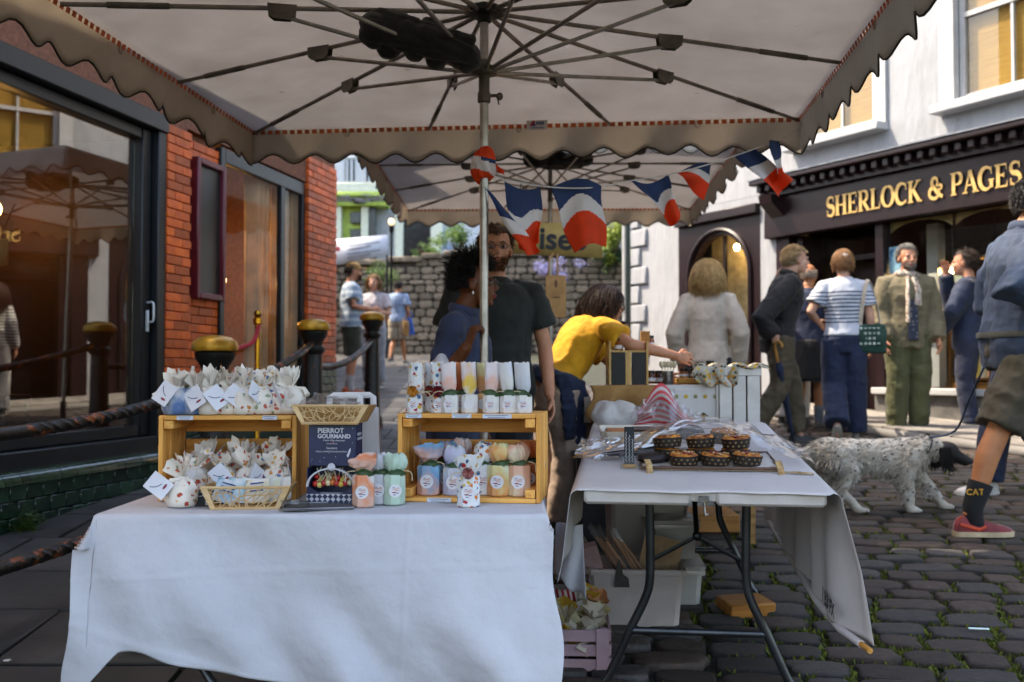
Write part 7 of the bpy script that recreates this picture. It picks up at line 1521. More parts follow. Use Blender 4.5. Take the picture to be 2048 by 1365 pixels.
    if top:
        mb = MB(); mb.loft(trings(loose, hem, 1.45))
        nkr = [Lm @ Vector((.062 * math.cos(a) * 1.15, -.012 + .062 * math.sin(a), 1.487)) for a in [2 * PI * i / 16 for i in range(16)]]; n2 = [Lm @ Vector((.105 * wid * math.cos(a), -.006 + (.07 + loose) * math.sin(a), 1.435)) for a in [2 * PI * i / 16 for i in range(16)]]; mb.loft([n2, nkr])
        for k in 'LR':
            a, b, c = J['sh' + k], J['el' + k], J['wr' + k]
            e = [a + (J['nk'] - a) * .5 - Vector((0, 0, .012)), a]; r_ = [.040 + loose * .4, .052 + loose * .75]
            if sleeve == 'short': e += [a.lerp(b, .35), a.lerp(b, .66)]; r_ += [.056 + loose * .9, .060 + loose * 1.1]
            elif sleeve == 'half': e += [a.lerp(b, .5), b, b.lerp(c, .15)]; r_ += [.054 + loose, .052 + loose, .052 + loose]
            else: e += [a.lerp(b, .5), b, b.lerp(c, .5), b.lerp(c, .96)]; r_ += [.053 + loose, .048 + loose, .043 + loose, .036 + loose]
            mb.tube(e, r_, 14)
        V, N, F = union(mb, vox * .85, 3); amp = np.ones(len(V)); V = folds(V, N, fold * .8, (7, 7, 3.5), seed); V = folds(V, N, fold * .55, (13, 13, 15), seed + 2); tp = raw('top', V, F, top, t)
        if collar:
            mb = MB(); rg = [Lm @ Vector((.075 * math.cos(a), -.012 + .072 * math.sin(a), 1.49 + .012 * -math.sin(a))) for a in [2 * PI * i / 18 for i in range(18)]]; mb.tube(rg, [(.012, .026)] * 18, 8, closed=True, flat=(0, 0, 1)); mb.build('collar', collar if not isinstance(collar, bool) else top, tp)
    if bottom:
        mb = MB(); mb.loft(trings(lloose, .8, 1.0 if hem > .8 else .97, bl=0))
        for k in 'LR':
            a, b, c = J['hip' + k], J['kn' + k], J['an' + k]
            if leg == 'long': e = [a, a.lerp(b, .5), b, b.lerp(c, .5), b.lerp(c, .97)]; r_ = [.095 + lloose, .082 + lloose, .062 + lloose * 1.2, .058 + lloose * 1.3, .05 + lloose * 1.5]
            elif leg == 'wide': e = [a, a.lerp(b, .5), b, b.lerp(c, .5), b.lerp(c, 1.0)]; r_ = [.098 + lloose, .095 + lloose, .090 + lloose, .09 + lloose, .092 + lloose]
            elif leg == 'skirt': e = [a, a.lerp(b, .5), a.lerp(b, 1.05)]; r_ = [.10 + lloose, .105 + lloose, .11 + lloose]
            else: e = [a, a.lerp(b, .4), a.lerp(b, .96)]; r_ = [.097 + lloose, .090 + lloose, .080 + lloose * 1.3]
            mb.tube(e, r_, 14)
        V, N, F = union(mb, vox * .85, 3); V = folds(V, N, fold * .9, (8, 8, 8), seed + 11); V = folds(V, N, fold * .4, (18, 18, 20), seed + 13); raw('trousers' if leg in ('long', 'wide') else 'shorts', V, F, bottom, t)
    ms = shoe if not isinstance(shoe, str) else M('shoe_' + shoe, shoe, .55, var=.15)
    for k in 'LR':
        a = J['an' + k]; tt = J.get('to' + k, a + Vector((0, .155, -.055))); d = tt - a; fwd = Vector((d.x, d.y, 0)).normalized(); pit = math.atan2(-(d.z + .055), math.hypot(d.x, d.y)); yawf = math.atan2(-fwd.x, fwd.y); Q = Matrix.Translation(a + Vector((0, 0, -.085))) @ Euler((-pit, 0, yawf)).to_matrix().to_4x4(); mb = MB()
        rngs = []
        for yy, hw_, hh in ((-.075, .012, .045), (-.068, .028, .075), (-.04, .036, .095), (0, .037, .100), (.05, .040, .080), (.10, .045, .062), (.15, .044, .052), (.185, .034, .042), (.205, .012, .028)): rngs.append([Q @ Vector((hw_ * math.cos(b_) * (1 - .15 * max(0, math.sin(b_))), yy, .018 + (hh - .018) * max(0, math.sin(b_)) ** .8)) for b_ in [PI * i / 12 for i in range(13)]])
        mb.loft(rngs); sh = mb.build('shoe', ms, t, ang=70); mb = MB(); rngs = []
        for yy, hw_ in ((-.08, .014), (-.070, .031), (-.04, .040), (0, .041), (.05, .044), (.10, .049), (.15, .048), (.188, .037), (.21, .014)): rngs.append([Q @ Vector((sx * hw_, yy, zz)) for sx, zz in ((-1, -.002), (1, -.002), (1.02, .022), (-1.02, .022))])
        mb.loft(rngs); mb.build('sole', M('sole_' + sole, sole, .6), sh, ang=50)
        if sock: b = J['kn' + k]; mb = MB(); mb.tube([a + Vector((0, .05, -.04)), a + Vector((0, .02, -.015)), a + (b - a) * .12, a + (b - a) * .40], [(.034, .03), (.043, .048), (.046, .048), (.056, .058)], 14); mb.build('sock', sock, t)
    if hairs and hairs[0] != 'none': st_, c1, c2, L_, n_ = hairs[:5]; hair(st_, hairm(c1, c2), HT, t, seed, n_, L_)
    if face:
        for s in (-1, 1):
            mb = MB(); mb.ell(HT @ Vector((s * .031, .081, .003)), (.012, .0105, .0075), 12, 8, rot=HT.to_3x3()); e = mb.build('eye', m_eye, t); mb = MB(); mb.ell(HT @ Vector((s * .031, .0885, .003)), (.006, .004, .006), 10, 6, rot=HT.to_3x3()); mb.build('iris', m_iris, e)
            mb = MB(); mb.tube([HT @ Vector(p) for p in ((s * .014, .094, .022), (s * .032, .092, .028), (s * .05, .080, .022))], [.003, .0042, .002], 6); mb.build('eyebrow', hairm(hairs[1], hairs[2]) if hairs else m_iris, t)
        mb = MB(); mb.ell(HT @ Vector((0, .0925, -.0555)), (.021, .010, .0052), 12, 6, rot=HT.to_3x3()); mb.ell(HT @ Vector((0, .0905, -.0655)), (.018, .010, .0062), 12, 6, rot=HT.to_3x3()); mb.build('lips', lips or m_lip, t)
    if beard:
        q = random.Random(seed + 5); mb = MB()
        for _ in range(700):
            a = q.uniform(-1.35, 1.35); zz = q.uniform(-.118, -.03 if abs(a) > .75 else -.045); 
            if abs(a) < .3 and -.073 < zz < -.048: continue
            rx_ = .058 - max(0, -.07 - zz) * .55; p = Vector((math.sin(a) * rx_, .018 + math.cos(a) * (.078 - max(0, -.08 - zz) * .5), zz)); d = Vector((math.sin(a), math.cos(a), -.7)).normalized(); mb.tube([HT @ p, HT @ (p + d * .008 * q.uniform(.6, 1.5) + Vector((q.gauss(0, .002), 0, 0)))], [.0024, .0008], 3, caps=False)
        mb.build('beard', beard, t)['kind'] = 'stuff'
    t['J'] = 0; del t['J']
    return t, J, HT, Lm
def glasses(t, HT, m, r_=.021):
    mb = MB()
    for s in (-1, 1):
        mb.tube([HT @ Vector((s * .032 + r_ * 1.2 * math.cos(a), .106, .002 + r_ * .72 * math.sin(a))) for a in [2 * PI * i / 16 for i in range(16)]], .0016, 6, closed=True); mb.tube([HT @ Vector(p) for p in ((s * .056, .104, .006), (s * .078, .04, .008), (s * .083, -.01, .004))], .002, 5)
    mb.tube([HT @ Vector((-.010, .108, .004)), HT @ Vector((0, .110, .007)), HT @ Vector((.010, .108, .004))], .002, 5); g_ = mb.build('spectacles', m, t)
    for s in (-1, 1): mb = MB(); mb.ell(HT @ Vector((s * .032, .106, .002)), (r_ * 1.1, .0008, r_ * .7), 14, 6, rot=HT.to_3x3()); mb.build('lens', glassmat('spectacle_lens', (.9, .9, .9), 0, fs=.3), g_)
def pose_pt(t, wpt): bpy.context.view_layer.update(); return t.matrix_world.inverted() @ Vector(wpt)
def local(x, y, yaw, H, wpt, z=None):
    g = gz(x, y) + .026 if z is None else z; return (Matrix.Translation((x, y, g)) @ Matrix.Rotation(yaw, 4, 'Z') @ Matrix.Diagonal((H / 1.75,) * 3 + (1,))).inverted() @ Vector(wpt)
den = fabric('denim', '28324f', .2); 
# 1 stallholder in denim shirt holding the pole
x1, y1, yw1, H1 = at(912, 700, 4.16).x, 4.16, R(-104), 1.445
hp = at(936, 690, 3.855); elw = at(893, 752, 3.93)
t, J, HT, Lm = person('person in a dark blue denim shirt with rolled sleeve gripping the parasol pole', x1, y1, yw1, H1, {'elR': local(x1, y1, yw1, H1, elw), 'wrR': local(x1, y1, yw1, H1, hp)}, SK_D, den, 'half', .022, .80, fabric('dark_jeans', '1c2236'), 'long', hairs=('curlytop', '120c0a', '080505', .022, 1700), fem=True, wid=.98, belly=.05, hands=(.3, 1.0), vox=.012, collar=True, head=(8, 4, 0), seed=3, fold=.018, lips=m_lipr, handn={'R': ((.30, .05, 1), (1, .25, -.1)) and (Matrix.Rotation(-yw1, 3, 'Z') @ Vector((.35, -.12, .95)), Matrix.Rotation(-yw1, 3, 'Z') @ Vector((.9, .45, -.3)))}, lean=6)
glasses(t, HT, M('tortoise', '2a1a10', .3), .024)
mb = MB(); mb.ell(HT @ Vector((.082, -.006, -.045)), (.006, .006, .010)); mb.build('earring', M('pearl', 'cfc8c0', .25, .3), t)
a, b = J['elR'], J['wrR']; mb = MB(); dirv = (b - a); mb.tube([a + dirv * .05, a + dirv * .12, a + dirv * .36, a + dirv * .40], [.085, .096, .092, .080], 16); V, N, F = union(mb, .009, 2); V = folds(V, N, .007, (16, 16, 16), 5); raw('rolled_cuff', V, F, M('cuff_white', 'c4c2c8', .85, var=.05), t)
mb = MB(); [mb.ell(Lm @ Vector((.02, .135, 1.30 - .09 * i)), (.008, .004, .008), 10, 5) for i in range(1)]; mb.build('button', m_dk, t)
# 2 man in black T-shirt behind
x2, y2 = at(990, 700, 4.78).x, 4.78
t, J, HT, Lm = person('bearded person in glasses and black T-shirt standing behind the pole', x2, y2, R(190), 1.62, {'wrL': (-.27, .10, .86), 'elL': (-.265, -.01, 1.13)}, SK_L, fabric('black_tee', '141a17', .2), 'short', .030, .84, fabric('black_jeans', '1a1c20'), hairs=('short', '5a3a22', '40280f', .026, 900), vox=.012, head=(-6, 2, 0), seed=8, beard=hairm('6a3f22', '4a2a14'), wid=1.12)
glasses(t, HT, M('black_frame', '0c0c0e', .5, bump=0), .019)
# 3 woman in yellow bending over the stall
x3, y3, yw3, H3 = at(1108, 700, 5.35).x, 5.35, R(-58), 1.47
hw3 = at(1352, 712, 5.30)
nav = fabric('navy_knit', '13203c', .15)
t, J, HT, Lm = person('person in a yellow T-shirt with wavy brown hair bending over the honey stall', x3, y3, yw3, H3, {'elR': local(x3, y3, yw3, H3, at(1262, 690, 5.22)), 'wrR': local(x3, y3, yw3, H3, hw3), 'wrL': local(x3, y3, yw3, H3, at(1330, 760, 5.6)), 'elL': local(x3, y3, yw3, H3, at(1240, 740, 5.6))}, SK_L, fabric('mustard', 'cf9410', .1), 'short', .022, .88, fabric('beige_chino', '9c8676', .1), 'long', .022, hairs=('wavy', '432818', '28160c', .20, 1500), fem=True, lean=36, head=(-28, 4, 0), seed=12, vox=.012, hands=(.3, .35))
mb = MB(); mb.tube([Vector((.185 * math.cos(a), .0 + .135 * math.sin(a), .99 - .05 * math.sin(a + .5))) for a in [2 * PI * i / 24 for i in range(24)]], [(.03, .05)] * 24, 10, closed=True, flat=(0, 0, 1)); mb.tube([(.15, .08, .97), (.19, .09, .85), (.185, .08, .70), (.17, .06, .58)], [(.05, .03), (.06, .028), (.055, .02), (.045, .02)], 10); mb.tube([(.17, -.02, .95), (.205, -.03, .80), (.2, -.02, .62)], [(.05, .03), (.055, .024), (.04, .02)], 10); V, N, F = union(mb, .010, 3); V = folds(V, N, .012, (14, 14, 18), 4); raw('tied_jacket', V, F, nav, t)
mb = MB(); mb.box((.242, .085, .80), (.006, .05, .16), .01); mb.build('jacket_placket', M('jacket_lining', '9c8c7c', .8), t)
# 4 cream jacket
x4 = at(1416, 700, 7.5).x
person('person with blond bob and cream jacket seen from behind near the white crate', x4, 7.5, R(-14), 1.56, {'elL': (-.27, -.04, 1.12), 'elR': (.27, -.04, 1.12), 'wrL': (-.25, .06, .88), 'wrR': (.25, .06, .88)}, SK_L, fabric('cream_jacket', 'b3a392', .1), 'long', .030, .80, fabric('black_trousers', '16181c'), hairs=('long', 'b8935c', '8f6a3a', .19, 1100), fem=True, face=False, seed=20, fold=.009, vox=.014, collar=True, wid=.95)
# 5 elderly man with umbrella
x5, y5, yw5, H5 = at(1556, 700, 8.75).x, 8.75, R(-86), 1.76
hu = at(1553, 684, 8.55)
t, J, HT, Lm = person('elderly person in a dark fleece leaning on a rolled umbrella, walking right', x5, y5, yw5, H5, {'wrR': local(x5, y5, yw5, H5, hu + Vector((-.03, 0, .05))), 'elR': local(x5, y5, yw5, H5, at(1520, 640, 8.5)), 'anL': (-.10, .20, .085), 'knL': (-.10, .16, .50), 'anR': (.10, -.26, .11), 'knR': (.10, -.02, .50)}, SK_P, fabric('dark_fleece', '1a1414', .2), 'long', .036, .80, fabric('olive_cord', '4a3f2a', .12), 'long', .022, shoe='1c1a18', sole='4a4038', hairs=('short', 'b09878', '84704e', .032, 800), lean=12, head=(0, 2, 0), seed=25, collar=True, hands=(.3, .9), vox=.013, fold=.013)
ub = thing('rolled_umbrella', 'rolled dark blue umbrella used as a walking stick', 'umbrella', (0, 0, 0)); a = at(1549, 688, 8.5); b = at(1588, 880, 8.75); b.z = gz(b.x, b.y) + .03; d = b - a
mb = MB(); mb.tube([a + d * .18, a + d * .24, a + d * .6, a + d * .93], [.02, .034, .03, .008], 12); V, N, F = union(mb, .006, 1); raw('canopy', folds(V, N, .006, (25, 25, 4), 3), F, fabric('umbrella_navy', '16203a'), ub); mb = MB(); mb.tube([a + d * .9, b], .006, 8); mb.build('ferrule', m_dk, ub); mb = MB(); mb.tube(smoothpath([a + d * .2, a + d * .02, a + Vector((.02, -.02, .02)), a + Vector((.05, -.03, -.0)), a + Vector((.055, -.03, -.03))], 5), .012, 8); mb.build('handle', wood('cane_wood', 'b07a3a', '8a5a24', 2), ub)
# 6 woman in striped top with green tote
x6, y6 = at(1688, 700, 8.95).x, 8.95
m_st = stripes('breton', 'b9bcc4', '2a3048', .034, .36, 1.07, 1.36)
t, J, HT, Lm = person('person in a striped top and navy wide trousers seen from behind', x6, y6, R(-12), 1.72, {'anL': (-.09, -.22, .16), 'toL': (-.09, -.16, .02), 'knL': (-.09, .02, .50), 'anR': (.1, .08, .085), 'elL': (-.30, -.05, 1.17), 'wrL': (-.20, .16, 1.08)}, SK_P, m_st, 'short', .020, .95, fabric('navy_twill', '131f3a', .14), 'wide', .014, shoe='6f685c', sole='b0a898', hairs=('long', '9a6f44', '70492a', .06, 900), fem=True, face=False, seed=31, vox=.013)
mb = MB(); mb.ell(HT @ Vector((0, -.115, .03)), (.022, .018, .05), 12, 8, rot=HT.to_3x3()); [mb.tube([HT @ Vector((-.03, -.12, .0 + .016 * i)), HT @ Vector((.03, -.125, .004 + .016 * i))], .004, 6) for i in range(5)]; mb.build('hair_claw', M('claw_white', 'cfc9c4', .4), t)
tot = thing('tote_bag', 'dark green tote bag with white lettering on the shoulder of the striped top person', 'bag', at(1742, 700, 8.85), R(-20)); mb = MB()
for q_ in range(10): mb.ell((-.10 + .022 * q_, .0, .10), (.03, .05 + .01 * math.sin(q_), .13 - .002 * q_ * q_ * .3))
mb.box((0, 0, .1), (.26, .06, .26), .02); V, N, F = union(mb, .012, 2); raw('bag_body', folds(V, N, .012, (9, 9, 9), 8), F, fabric('bottle_green', '12382c', .12), tot); 
for i, s in enumerate(('BOOKS', 'BREAD', 'BOOKS')): pass
mbk = MB(); q = random.Random(5)
for i in range(4):
    for j in range(5): mbk.box((-.08 + .036 * j, -.055, .19 - .045 * i), (.022, .006, .022 if q.random() < .7 else .012), .002)
mbk.build('print_block', M('tote_print', 'b9c4b8', .8), tot)['kind'] = 'stuff'
mb = MB(); mb.tube(smoothpath([(-.09, -.03, .22), (-.06, -.05, .45), (-.02, -.02, .62), (.03, .04, .5), (.08, .03, .22)], 6), [(.006, .02)] * 25, 6); mb.build('strap', M('natural_webbing', 'b8a894', .85), tot)
# 7 man with scarf
x7, y7 = at(1815, 700, 9.3).x, 9.3
olv = fabric('khaki_jacket', '6a6048', .12); 
t, J, HT, Lm = person('grey haired person in khaki jacket and striped scarf facing the camera by the shop', x7, y7, R(176), 1.78, {'wrL': (-.24, .10, .87), 'wrR': (.24, .10, .87)}, SK_L, olv, 'long', .040, .80, fabric('olive_trousers', '4a4a2a', .1), 'long', .026, shoe='c4c0ba', sole='cfc8bc', hairs=('short', '7c7872', '57534c', .022, 900), seed=37, vox=.012, collar=True, beard=hairm('8a8178', '6c645c'), fold=.014, wid=1.05, head=(4, -4, 0))
m_pl = floral('plaid_scarf', 'a89c8c', ['6a5a50', 'b8a89c', '3a3638', 'a08078'], 40, .4)
mb = MB(); mb.tube([Lm @ Vector((.088 * math.cos(a), -.005 + .09 * math.sin(a), 1.475 + .01 * math.sin(a * 2))) for a in [2 * PI * i / 16 for i in range(16)]], .030, 8, closed=True); mb.tube([(-.03, .11, 1.44), (-.05, .165, 1.32), (-.045, .175, 1.18)], [(.034, .014)] * 3, 8); mb.tube([(.03, .11, 1.44), (.045, .165, 1.30), (.05, .175, 1.02)], [(.036, .014)] * 3, 8); V, N, F = union(mb, .009, 2); raw('scarf', folds(V, N, .006, (20, 20, 10), 2), F, m_pl, t)
mb = MB(); mb.box((0, .165, 1.05), (.09, .02, .36), .01); mb.build('plaid_shirt', floral('plaid_shirt', '1c2438', ['0f1420', '3a3c48', '8c8478', '1c2438'], 60, .36), t)
# 8 bald man in navy
x8, y8 = at(1618, 700, 9.7).x, 9.7
t, J, HT, Lm = person('balding person in a navy T-shirt and blue shorts behind the elderly walker', x8, y8, R(-30), 1.62, {'wrR': (.19, .22, 1.0), 'elR': (.27, -.02, 1.08)}, SK_T, fabric('navy_tee', '182440', .15), 'half', .03, .80, fabric('light_blue_shorts', '5a7898', .1), 'shorts', .02, shoe='2c241e', sole='5a4a3a', sock=M('grey_sock', '6c7078', .9), hairs=('bald', 'a89888', '8a7a6a', .015, 250), seed=41, face=False, wid=1.05)
mb = MB(); mb.loft([[((.20 + w_) * math.cos(a), (.15 + w_) * math.sin(a), z_) for a in [2 * PI * i / 24 for i in range(24)]] for z_, w_ in ((.52, .03), (.7, .015), (.95, .0))]); V, N, F = union(mb, .014, 2); raw('apron', folds(V, N, .012, (9, 9, 4), 6), F, fabric('black_apron', '141416'), t)
# 9 person with auburn hair
x9 = at(1583, 700, 10.1).x
person('person with long auburn hair, striped top and white trousers half hidden by the elderly walker', x9, 10.1, R(-40), 1.62, None, SK_L, stripes('breton2', 'c4c0b8', '33302e', .04, .35), 'long', .02, .85, fabric('white_trousers', 'b8b2aa', .06), 'wide', .006, hairs=('long', '4a2414', '32160a', .28, 900), fem=True, face=False, seed=45, vox=.016)
# 10 person by the shop window
x10 = at(1936, 700, 9.5).x
person('person in a blue jacket photographing the shop window beyond the khaki jacket', x10, 9.5, R(60), 1.74, {'elR': (.26, .18, 1.22), 'wrR': (.12, .20, 1.55), 'elL': (-.25, .1, 1.15), 'wrL': (-.1, .25, .95)}, SK_L, fabric('blue_jacket', '18233a', .14), 'long', .035, .80, fabric('dark_jeans', '1c2236'), hairs=('short', '3a2a20', '22160f', .045, 600), seed=49, face=False, vox=.016)
# 11 dog walker at right edge
xw, yw_, yww, Hw = at(2034, 700, 5.42).x, 5.42, R(-90), 1.93
tw1 = local(xw, yw_, yww, Hw, gnd(1882, 1058)); mred = M('red_suede', '7c1018', .7, col2='5c0a10', sc=20, sheen=.3)
m_sk = M('black_sock', '0d0e10', .9, var=.1, bsc=120)
t, J, HT, Lm = person('person in a blue fleece, cargo shorts and red trainers walking at the right edge', xw, yw_, yww, Hw, {'anR': (.12, tw1.y + .02, .085), 'knR': (.11, tw1.y + .17, .50), 'hipR': (.09, .03, .92), 'anL': (-.10, .36, .09), 'knL': (-.10, .30, .50), 'elR': (.29, -.17, 1.17), 'wrR': (.28, .14, 1.10), 'elL': (-.27, .0, 1.15), 'wrL': (-.25, .3, 1.1)}, SK_T, fabric('slate_fleece', '2b3a50', .16, sc=5), 'long', .040, .80, fabric('cargo_olive', '3f3828', .14), 'shorts', .020, shoe=mred, sole='b5a080', sock=m_sk, hairs=('short', '4a4440', '302c2a', .022, 700), seed=53, vox=.011, collar=True, fold=.016, wid=1.12, belly=.04, lean=7)
pk_ = MB(); pk_.box((.225, .02, .69), (.03, .16, .20), .012); V, N, F = union(pk_, .007, 2); pko = raw('cargo_pocket', folds(V, N, .006, (12, 12, 12), 2), F, MC['cloth_cargo_olive'], t); pk_ = MB(); pk_.box((.238, .02, .775), (.03, .175, .06), .008, rot=(.15, -.1, 0)); pk_.build('pocket_flap', MC['cloth_cargo_olive'], pko)
mb = MB(); mb.tube([Vector((.235 * math.cos(a), .165 * math.sin(a), .965)) for a in [2 * PI * i / 24 for i in range(24)]], [(.006, .016)] * 24, 6, closed=True, flat=(0, 0, 1)); mb.build('jacket_hem_band', fabric('band', '4a4a40'), t)
ak = J['anR']; text_obj('CAT', .040, M('sock_yellow', 'c9901c', .7), t, ak + Vector((.0485, -.035, .115)), (PI / 2, 0, PI / 2), name='sock_lettering', ext=.001, bold=.001, spacing=1.15)
for i, (y0, z0, y1, z1, w_) in enumerate(((-.06, .06, .03, .035, .008), (.03, .035, .06, .05, .007), (-.075, .08, -.055, .10, .006))):
    mb = MB(); mb.tube([ak + Vector((.0405, y0, z0 - .085)), ak + Vector((.047, y1, z1 - .085))], [(.003, w_)] * 2, 6, flat=(0, 0, 1)); mb.build('shoe_stripe', M('orange_flash', 'c8401a', .5), t)
mb = MB()
for i in range(5): mb.tube([ak + Vector((-.022, .045 + .018 * i, -.002 - .006 * i)), ak + Vector((.024, .05 + .018 * i, -.003 - .006 * i))], .003, 6)
mb.build('laces', M('lace', 'a0705c', .8), t)
# 12 walker in navy trousers behind
x12, y12 = at(2052, 700, 6.35).x, 6.35
person('person in navy trousers and white shoes passing behind the dog walker', x12, y12, R(92), 1.72, {'anR': (.1, .22, .085), 'knR': (.1, .14, .5), 'anL': (-.1, -.2, .085)}, SK_L, fabric('grey_top', '3a3c44'), 'long', .03, .80, fabric('navy_twill', '172544'), 'long', .03, shoe='b8b4ae', sole='c9c6c0', hairs=('short', '3a2a20', '22160f', .045, 500), seed=57, vox=.016)
# 13 capped man, companion, walker on the far left
x13, y13 = at(702, 700, 13.6).x, 13.6
t, J, HT, Lm = person('bearded person in a tan cap, striped blue tee and dark shorts beyond the bollards', x13, y13, R(-75), 1.80, {'elR': (.26, .0, 1.15), 'wrR': (.12, .28, 1.12), 'elL': (-.26, .02, 1.15), 'wrL': (-.1, .28, 1.12)}, SK_L, stripes('blue_marl', '7c8fa4', 'a8b4c0', .09, .4), 'short', .032, .82, fabric('dark_green_shorts', '2a3024'), 'shorts', .022, shoe='a0441a', sole='6a4a3a', sock=M('white_sock', 'b9b6b8', .9), hairs=('short', '2a1c14', '180e08', .03, 400), beard=hairm('2a1a10', '180e08'), seed=61, vox=.016, belly=.05, wid=1.12)
mb = MB(); mb.ell(HT @ Vector((0, -.012, .06)), (.086, .105, .078), 16, 10, rot=HT.to_3x3()); mb.v = [v for v in mb.v]; mb.ell(HT @ Vector((0, .12, .045)), (.07, .075, .010), 14, 6, rot=HT.to_3x3()); V, N, F = union(mb, .008, 1); raw('cap', V, F, fabric('tan_cap', 'a07c4a'), t)
x14 = at(748, 700, 14.6).x
person('fair person in a pale top holding food beside the capped man', x14, 14.6, R(170), 1.66, {'wrL': (-.06, .24, 1.18), 'wrR': (.06, .24, 1.18), 'elL': (-.25, .02, 1.14), 'elR': (.25, .02, 1.14)}, SK_P, fabric('pale_top', 'b0aab0'), 'short', .022, .86, fabric('pale_trousers', '8c8f98'), 'long', hairs=('long', '9a7648', '704e2c', .12, 500), fem=True, seed=66, vox=.018)
x15, y15 = at(796, 700, 20.5).x, 20.5
person('person in a pale blue tee and beige shorts walking away up the street', x15, y15, R(-15), 1.72, {'anL': (-.1, -.2, .12), 'knL': (-.1, .02, .5), 'anR': (.1, .14, .085)}, SK_T, fabric('sky_tee', '8296b4'), 'short', .03, .84, fabric('beige_shorts', '9a8c78'), 'shorts', .026, shoe='4a4038', hairs=('short', '2a201a', '180e08', .03, 300), face=False, seed=70, vox=.02)
p = at(822, 668, 20.4); mb = MB(); mb.box((0, 0, .15), (.16, .08, .36), .02); bgo = thing('blue_shopping_bag', 'bright blue shopping bag in the hand of the far walker', 'bag', p); mb.build('bag_body', M('blue_bag', '1d4f9c', .5), bgo, rot=(0, -.2, 0)); mb = MB(); mb.tube(smoothpath([(-.05, 0, .32), (0, 0, .46), (.05, 0, .32)], 5), .008, 5); mb.build('handle', MC['blue_bag'], bgo)
p = at(812, 672, 20.3); bgo = thing('kraft_shopping_bag', 'small brown paper bag beside the blue bag of the far walker', 'bag', p); mb = MB(); mb.box((0, 0, .15), (.12, .06, .3), .01); mb.build('bag_body', m_kraft, bgo); mb = MB(); mb.tube(smoothpath([(-.03, 0, .28), (0, 0, .42), (.03, 0, .28)], 5), .006, 5); mb.build('handle', m_kraft, bgo)
# people inside the cafe
def cafept(x, y): p = Matrix.Rotation(CA, 4, 'Z') @ Vector((x, y, 0)); return CO[0] + p.x, CO[1] + p.y
cx_, cy_ = cafept(-1.75, .72)
person('person in a black T-shirt and khaki trousers seated with back to the cafe window', cx_, cy_, CA + R(-8), 1.74, {'knL': (-.12, .44, .93), 'knR': (.12, .44, .93), 'anL': (-.12, .46, .50), 'anR': (.14, .46, .50), 'wrL': (-.12, .34, 1.12), 'wrR': (.12, .34, 1.12), 'elL': (-.26, .1, 1.1), 'elR': (.26, .1, 1.1)}, SK_L, fabric('black_print_tee', '101216'), 'short', .02, .86, fabric('khaki', '8f7a4e'), 'long', hairs=('short', '1c1410', '0f0a08', .03, 500), face=False, z=.5 - .42 + .03, seed=75, vox=.016, lean=8)
cx_, cy_ = cafept(-2.35, 1.75)
person('dark haired person facing the street deep inside the cafe', cx_, cy_, CA + R(-160), 1.70, None, SK_L, fabric('dark_blue_top', '141c28'), 'long', .02, .85, fabric('dark_jeans', '1c2236'), hairs=('short', '1c1410', '0f0a08', .04, 400), z=.51, seed=79, vox=.018)
# ================================================================ dog
dg0 = gnd(1760, 1034); YD = dg0.y
m_fur = M('setter_coat', 'c4bcb0', .85, col2='a89c8c', sc=12, bump=.5, bsc=110, sheen=.2)
def spots_on(m):
    t = m.node_tree; N = t.nodes.new; L = t.links.new; b = t.nodes['Principled BSDF']; tc = N('ShaderNodeTexCoord'); v = N('ShaderNodeTexVoronoi'); v.inputs['Scale'].default_value = 26
    n = N('ShaderNodeTexNoise'); n.inputs['Scale'].default_value = 20; L(tc.outputs['Object'], n.inputs[0]); s = N('ShaderNodeVectorMath'); s.operation = 'SCALE'; s.inputs['Scale'].default_value = .05; L(n.outputs['Color'], s.inputs[0]); a = N('ShaderNodeVectorMath'); L(tc.outputs['Object'], a.inputs[0]); L(s.outputs[0], a.inputs[1]); L(a.outputs[0], v.inputs['Vector'])
    n2 = N('ShaderNodeTexNoise'); n2.inputs['Scale'].default_value = 5; L(tc.outputs['Object'], n2.inputs[0]); mu = N('ShaderNodeMath'); mu.operation = 'MULTIPLY'; mu.inputs[1].default_value = .42; L(n2.outputs[0], mu.inputs[0]); lt_ = N('ShaderNodeMath'); lt_.operation = 'LESS_THAN'; L(v.outputs['Distance'], lt_.inputs[0]); L(mu.outputs[0], lt_.inputs[1])
    mx = N('ShaderNodeMix'); mx.data_type = 'RGBA'; m2 = N('ShaderNodeMath'); m2.operation = 'MULTIPLY'; m2.inputs[1].default_value = .85; L(lt_.outputs[0], m2.inputs[0]); L(m2.outputs[0], mx.inputs[0]); L(b.inputs['Base Color'].links[0].from_socket, mx.inputs[6]); mx.inputs[7].default_value = (.035, .03, .032, 1); L(mx.outputs[2], b.inputs['Base Color'])
spots_on(m_fur); m_blackfur = M('black_fur', '100e0e', .7, var=.3, bump=.5, bsc=110)
dog = thing('dog', 'white setter with black ticking and a black head walking on a lead', 'dog', (at(1750, 900, YD).x, YD, gz(0, YD) + .028), R(3))
s = 1.06
B = MB()
for (x, z, rx, ry, rz) in ((-.26, .405, .11, .085, .10), (-.16, .40, .13, .088, .098), (-.05, .385, .14, .092, .108), (.06, .375, .13, .098, .122), (.15, .375, .12, .096, .130), (.22, .395, .085, .075, .11)): B.ell((x, 0, z), (rx, ry, rz), 18, 12)
B.tube([(.2, 0, .42), (.29, 0, .45), (.36, 0, .435)], [.08, .068, .06], 14)
legs = [(-.27, .06, [(.0, .38), (.05, .27), (-.075, .155), (-.035, .045)], .10, 1), (-.24, -.06, [(.0, .38), (.075, .275), (.03, .15), (.105, .045)], .10, 1), (.17, -.065, [(.0, .36), (-.03, .24), (-.005, .13), (-.01, .04)], .075, 0), (.20, .06, [(.0, .36), (.06, .25), (.145, .15), (.20, .045)], .075, 0)]
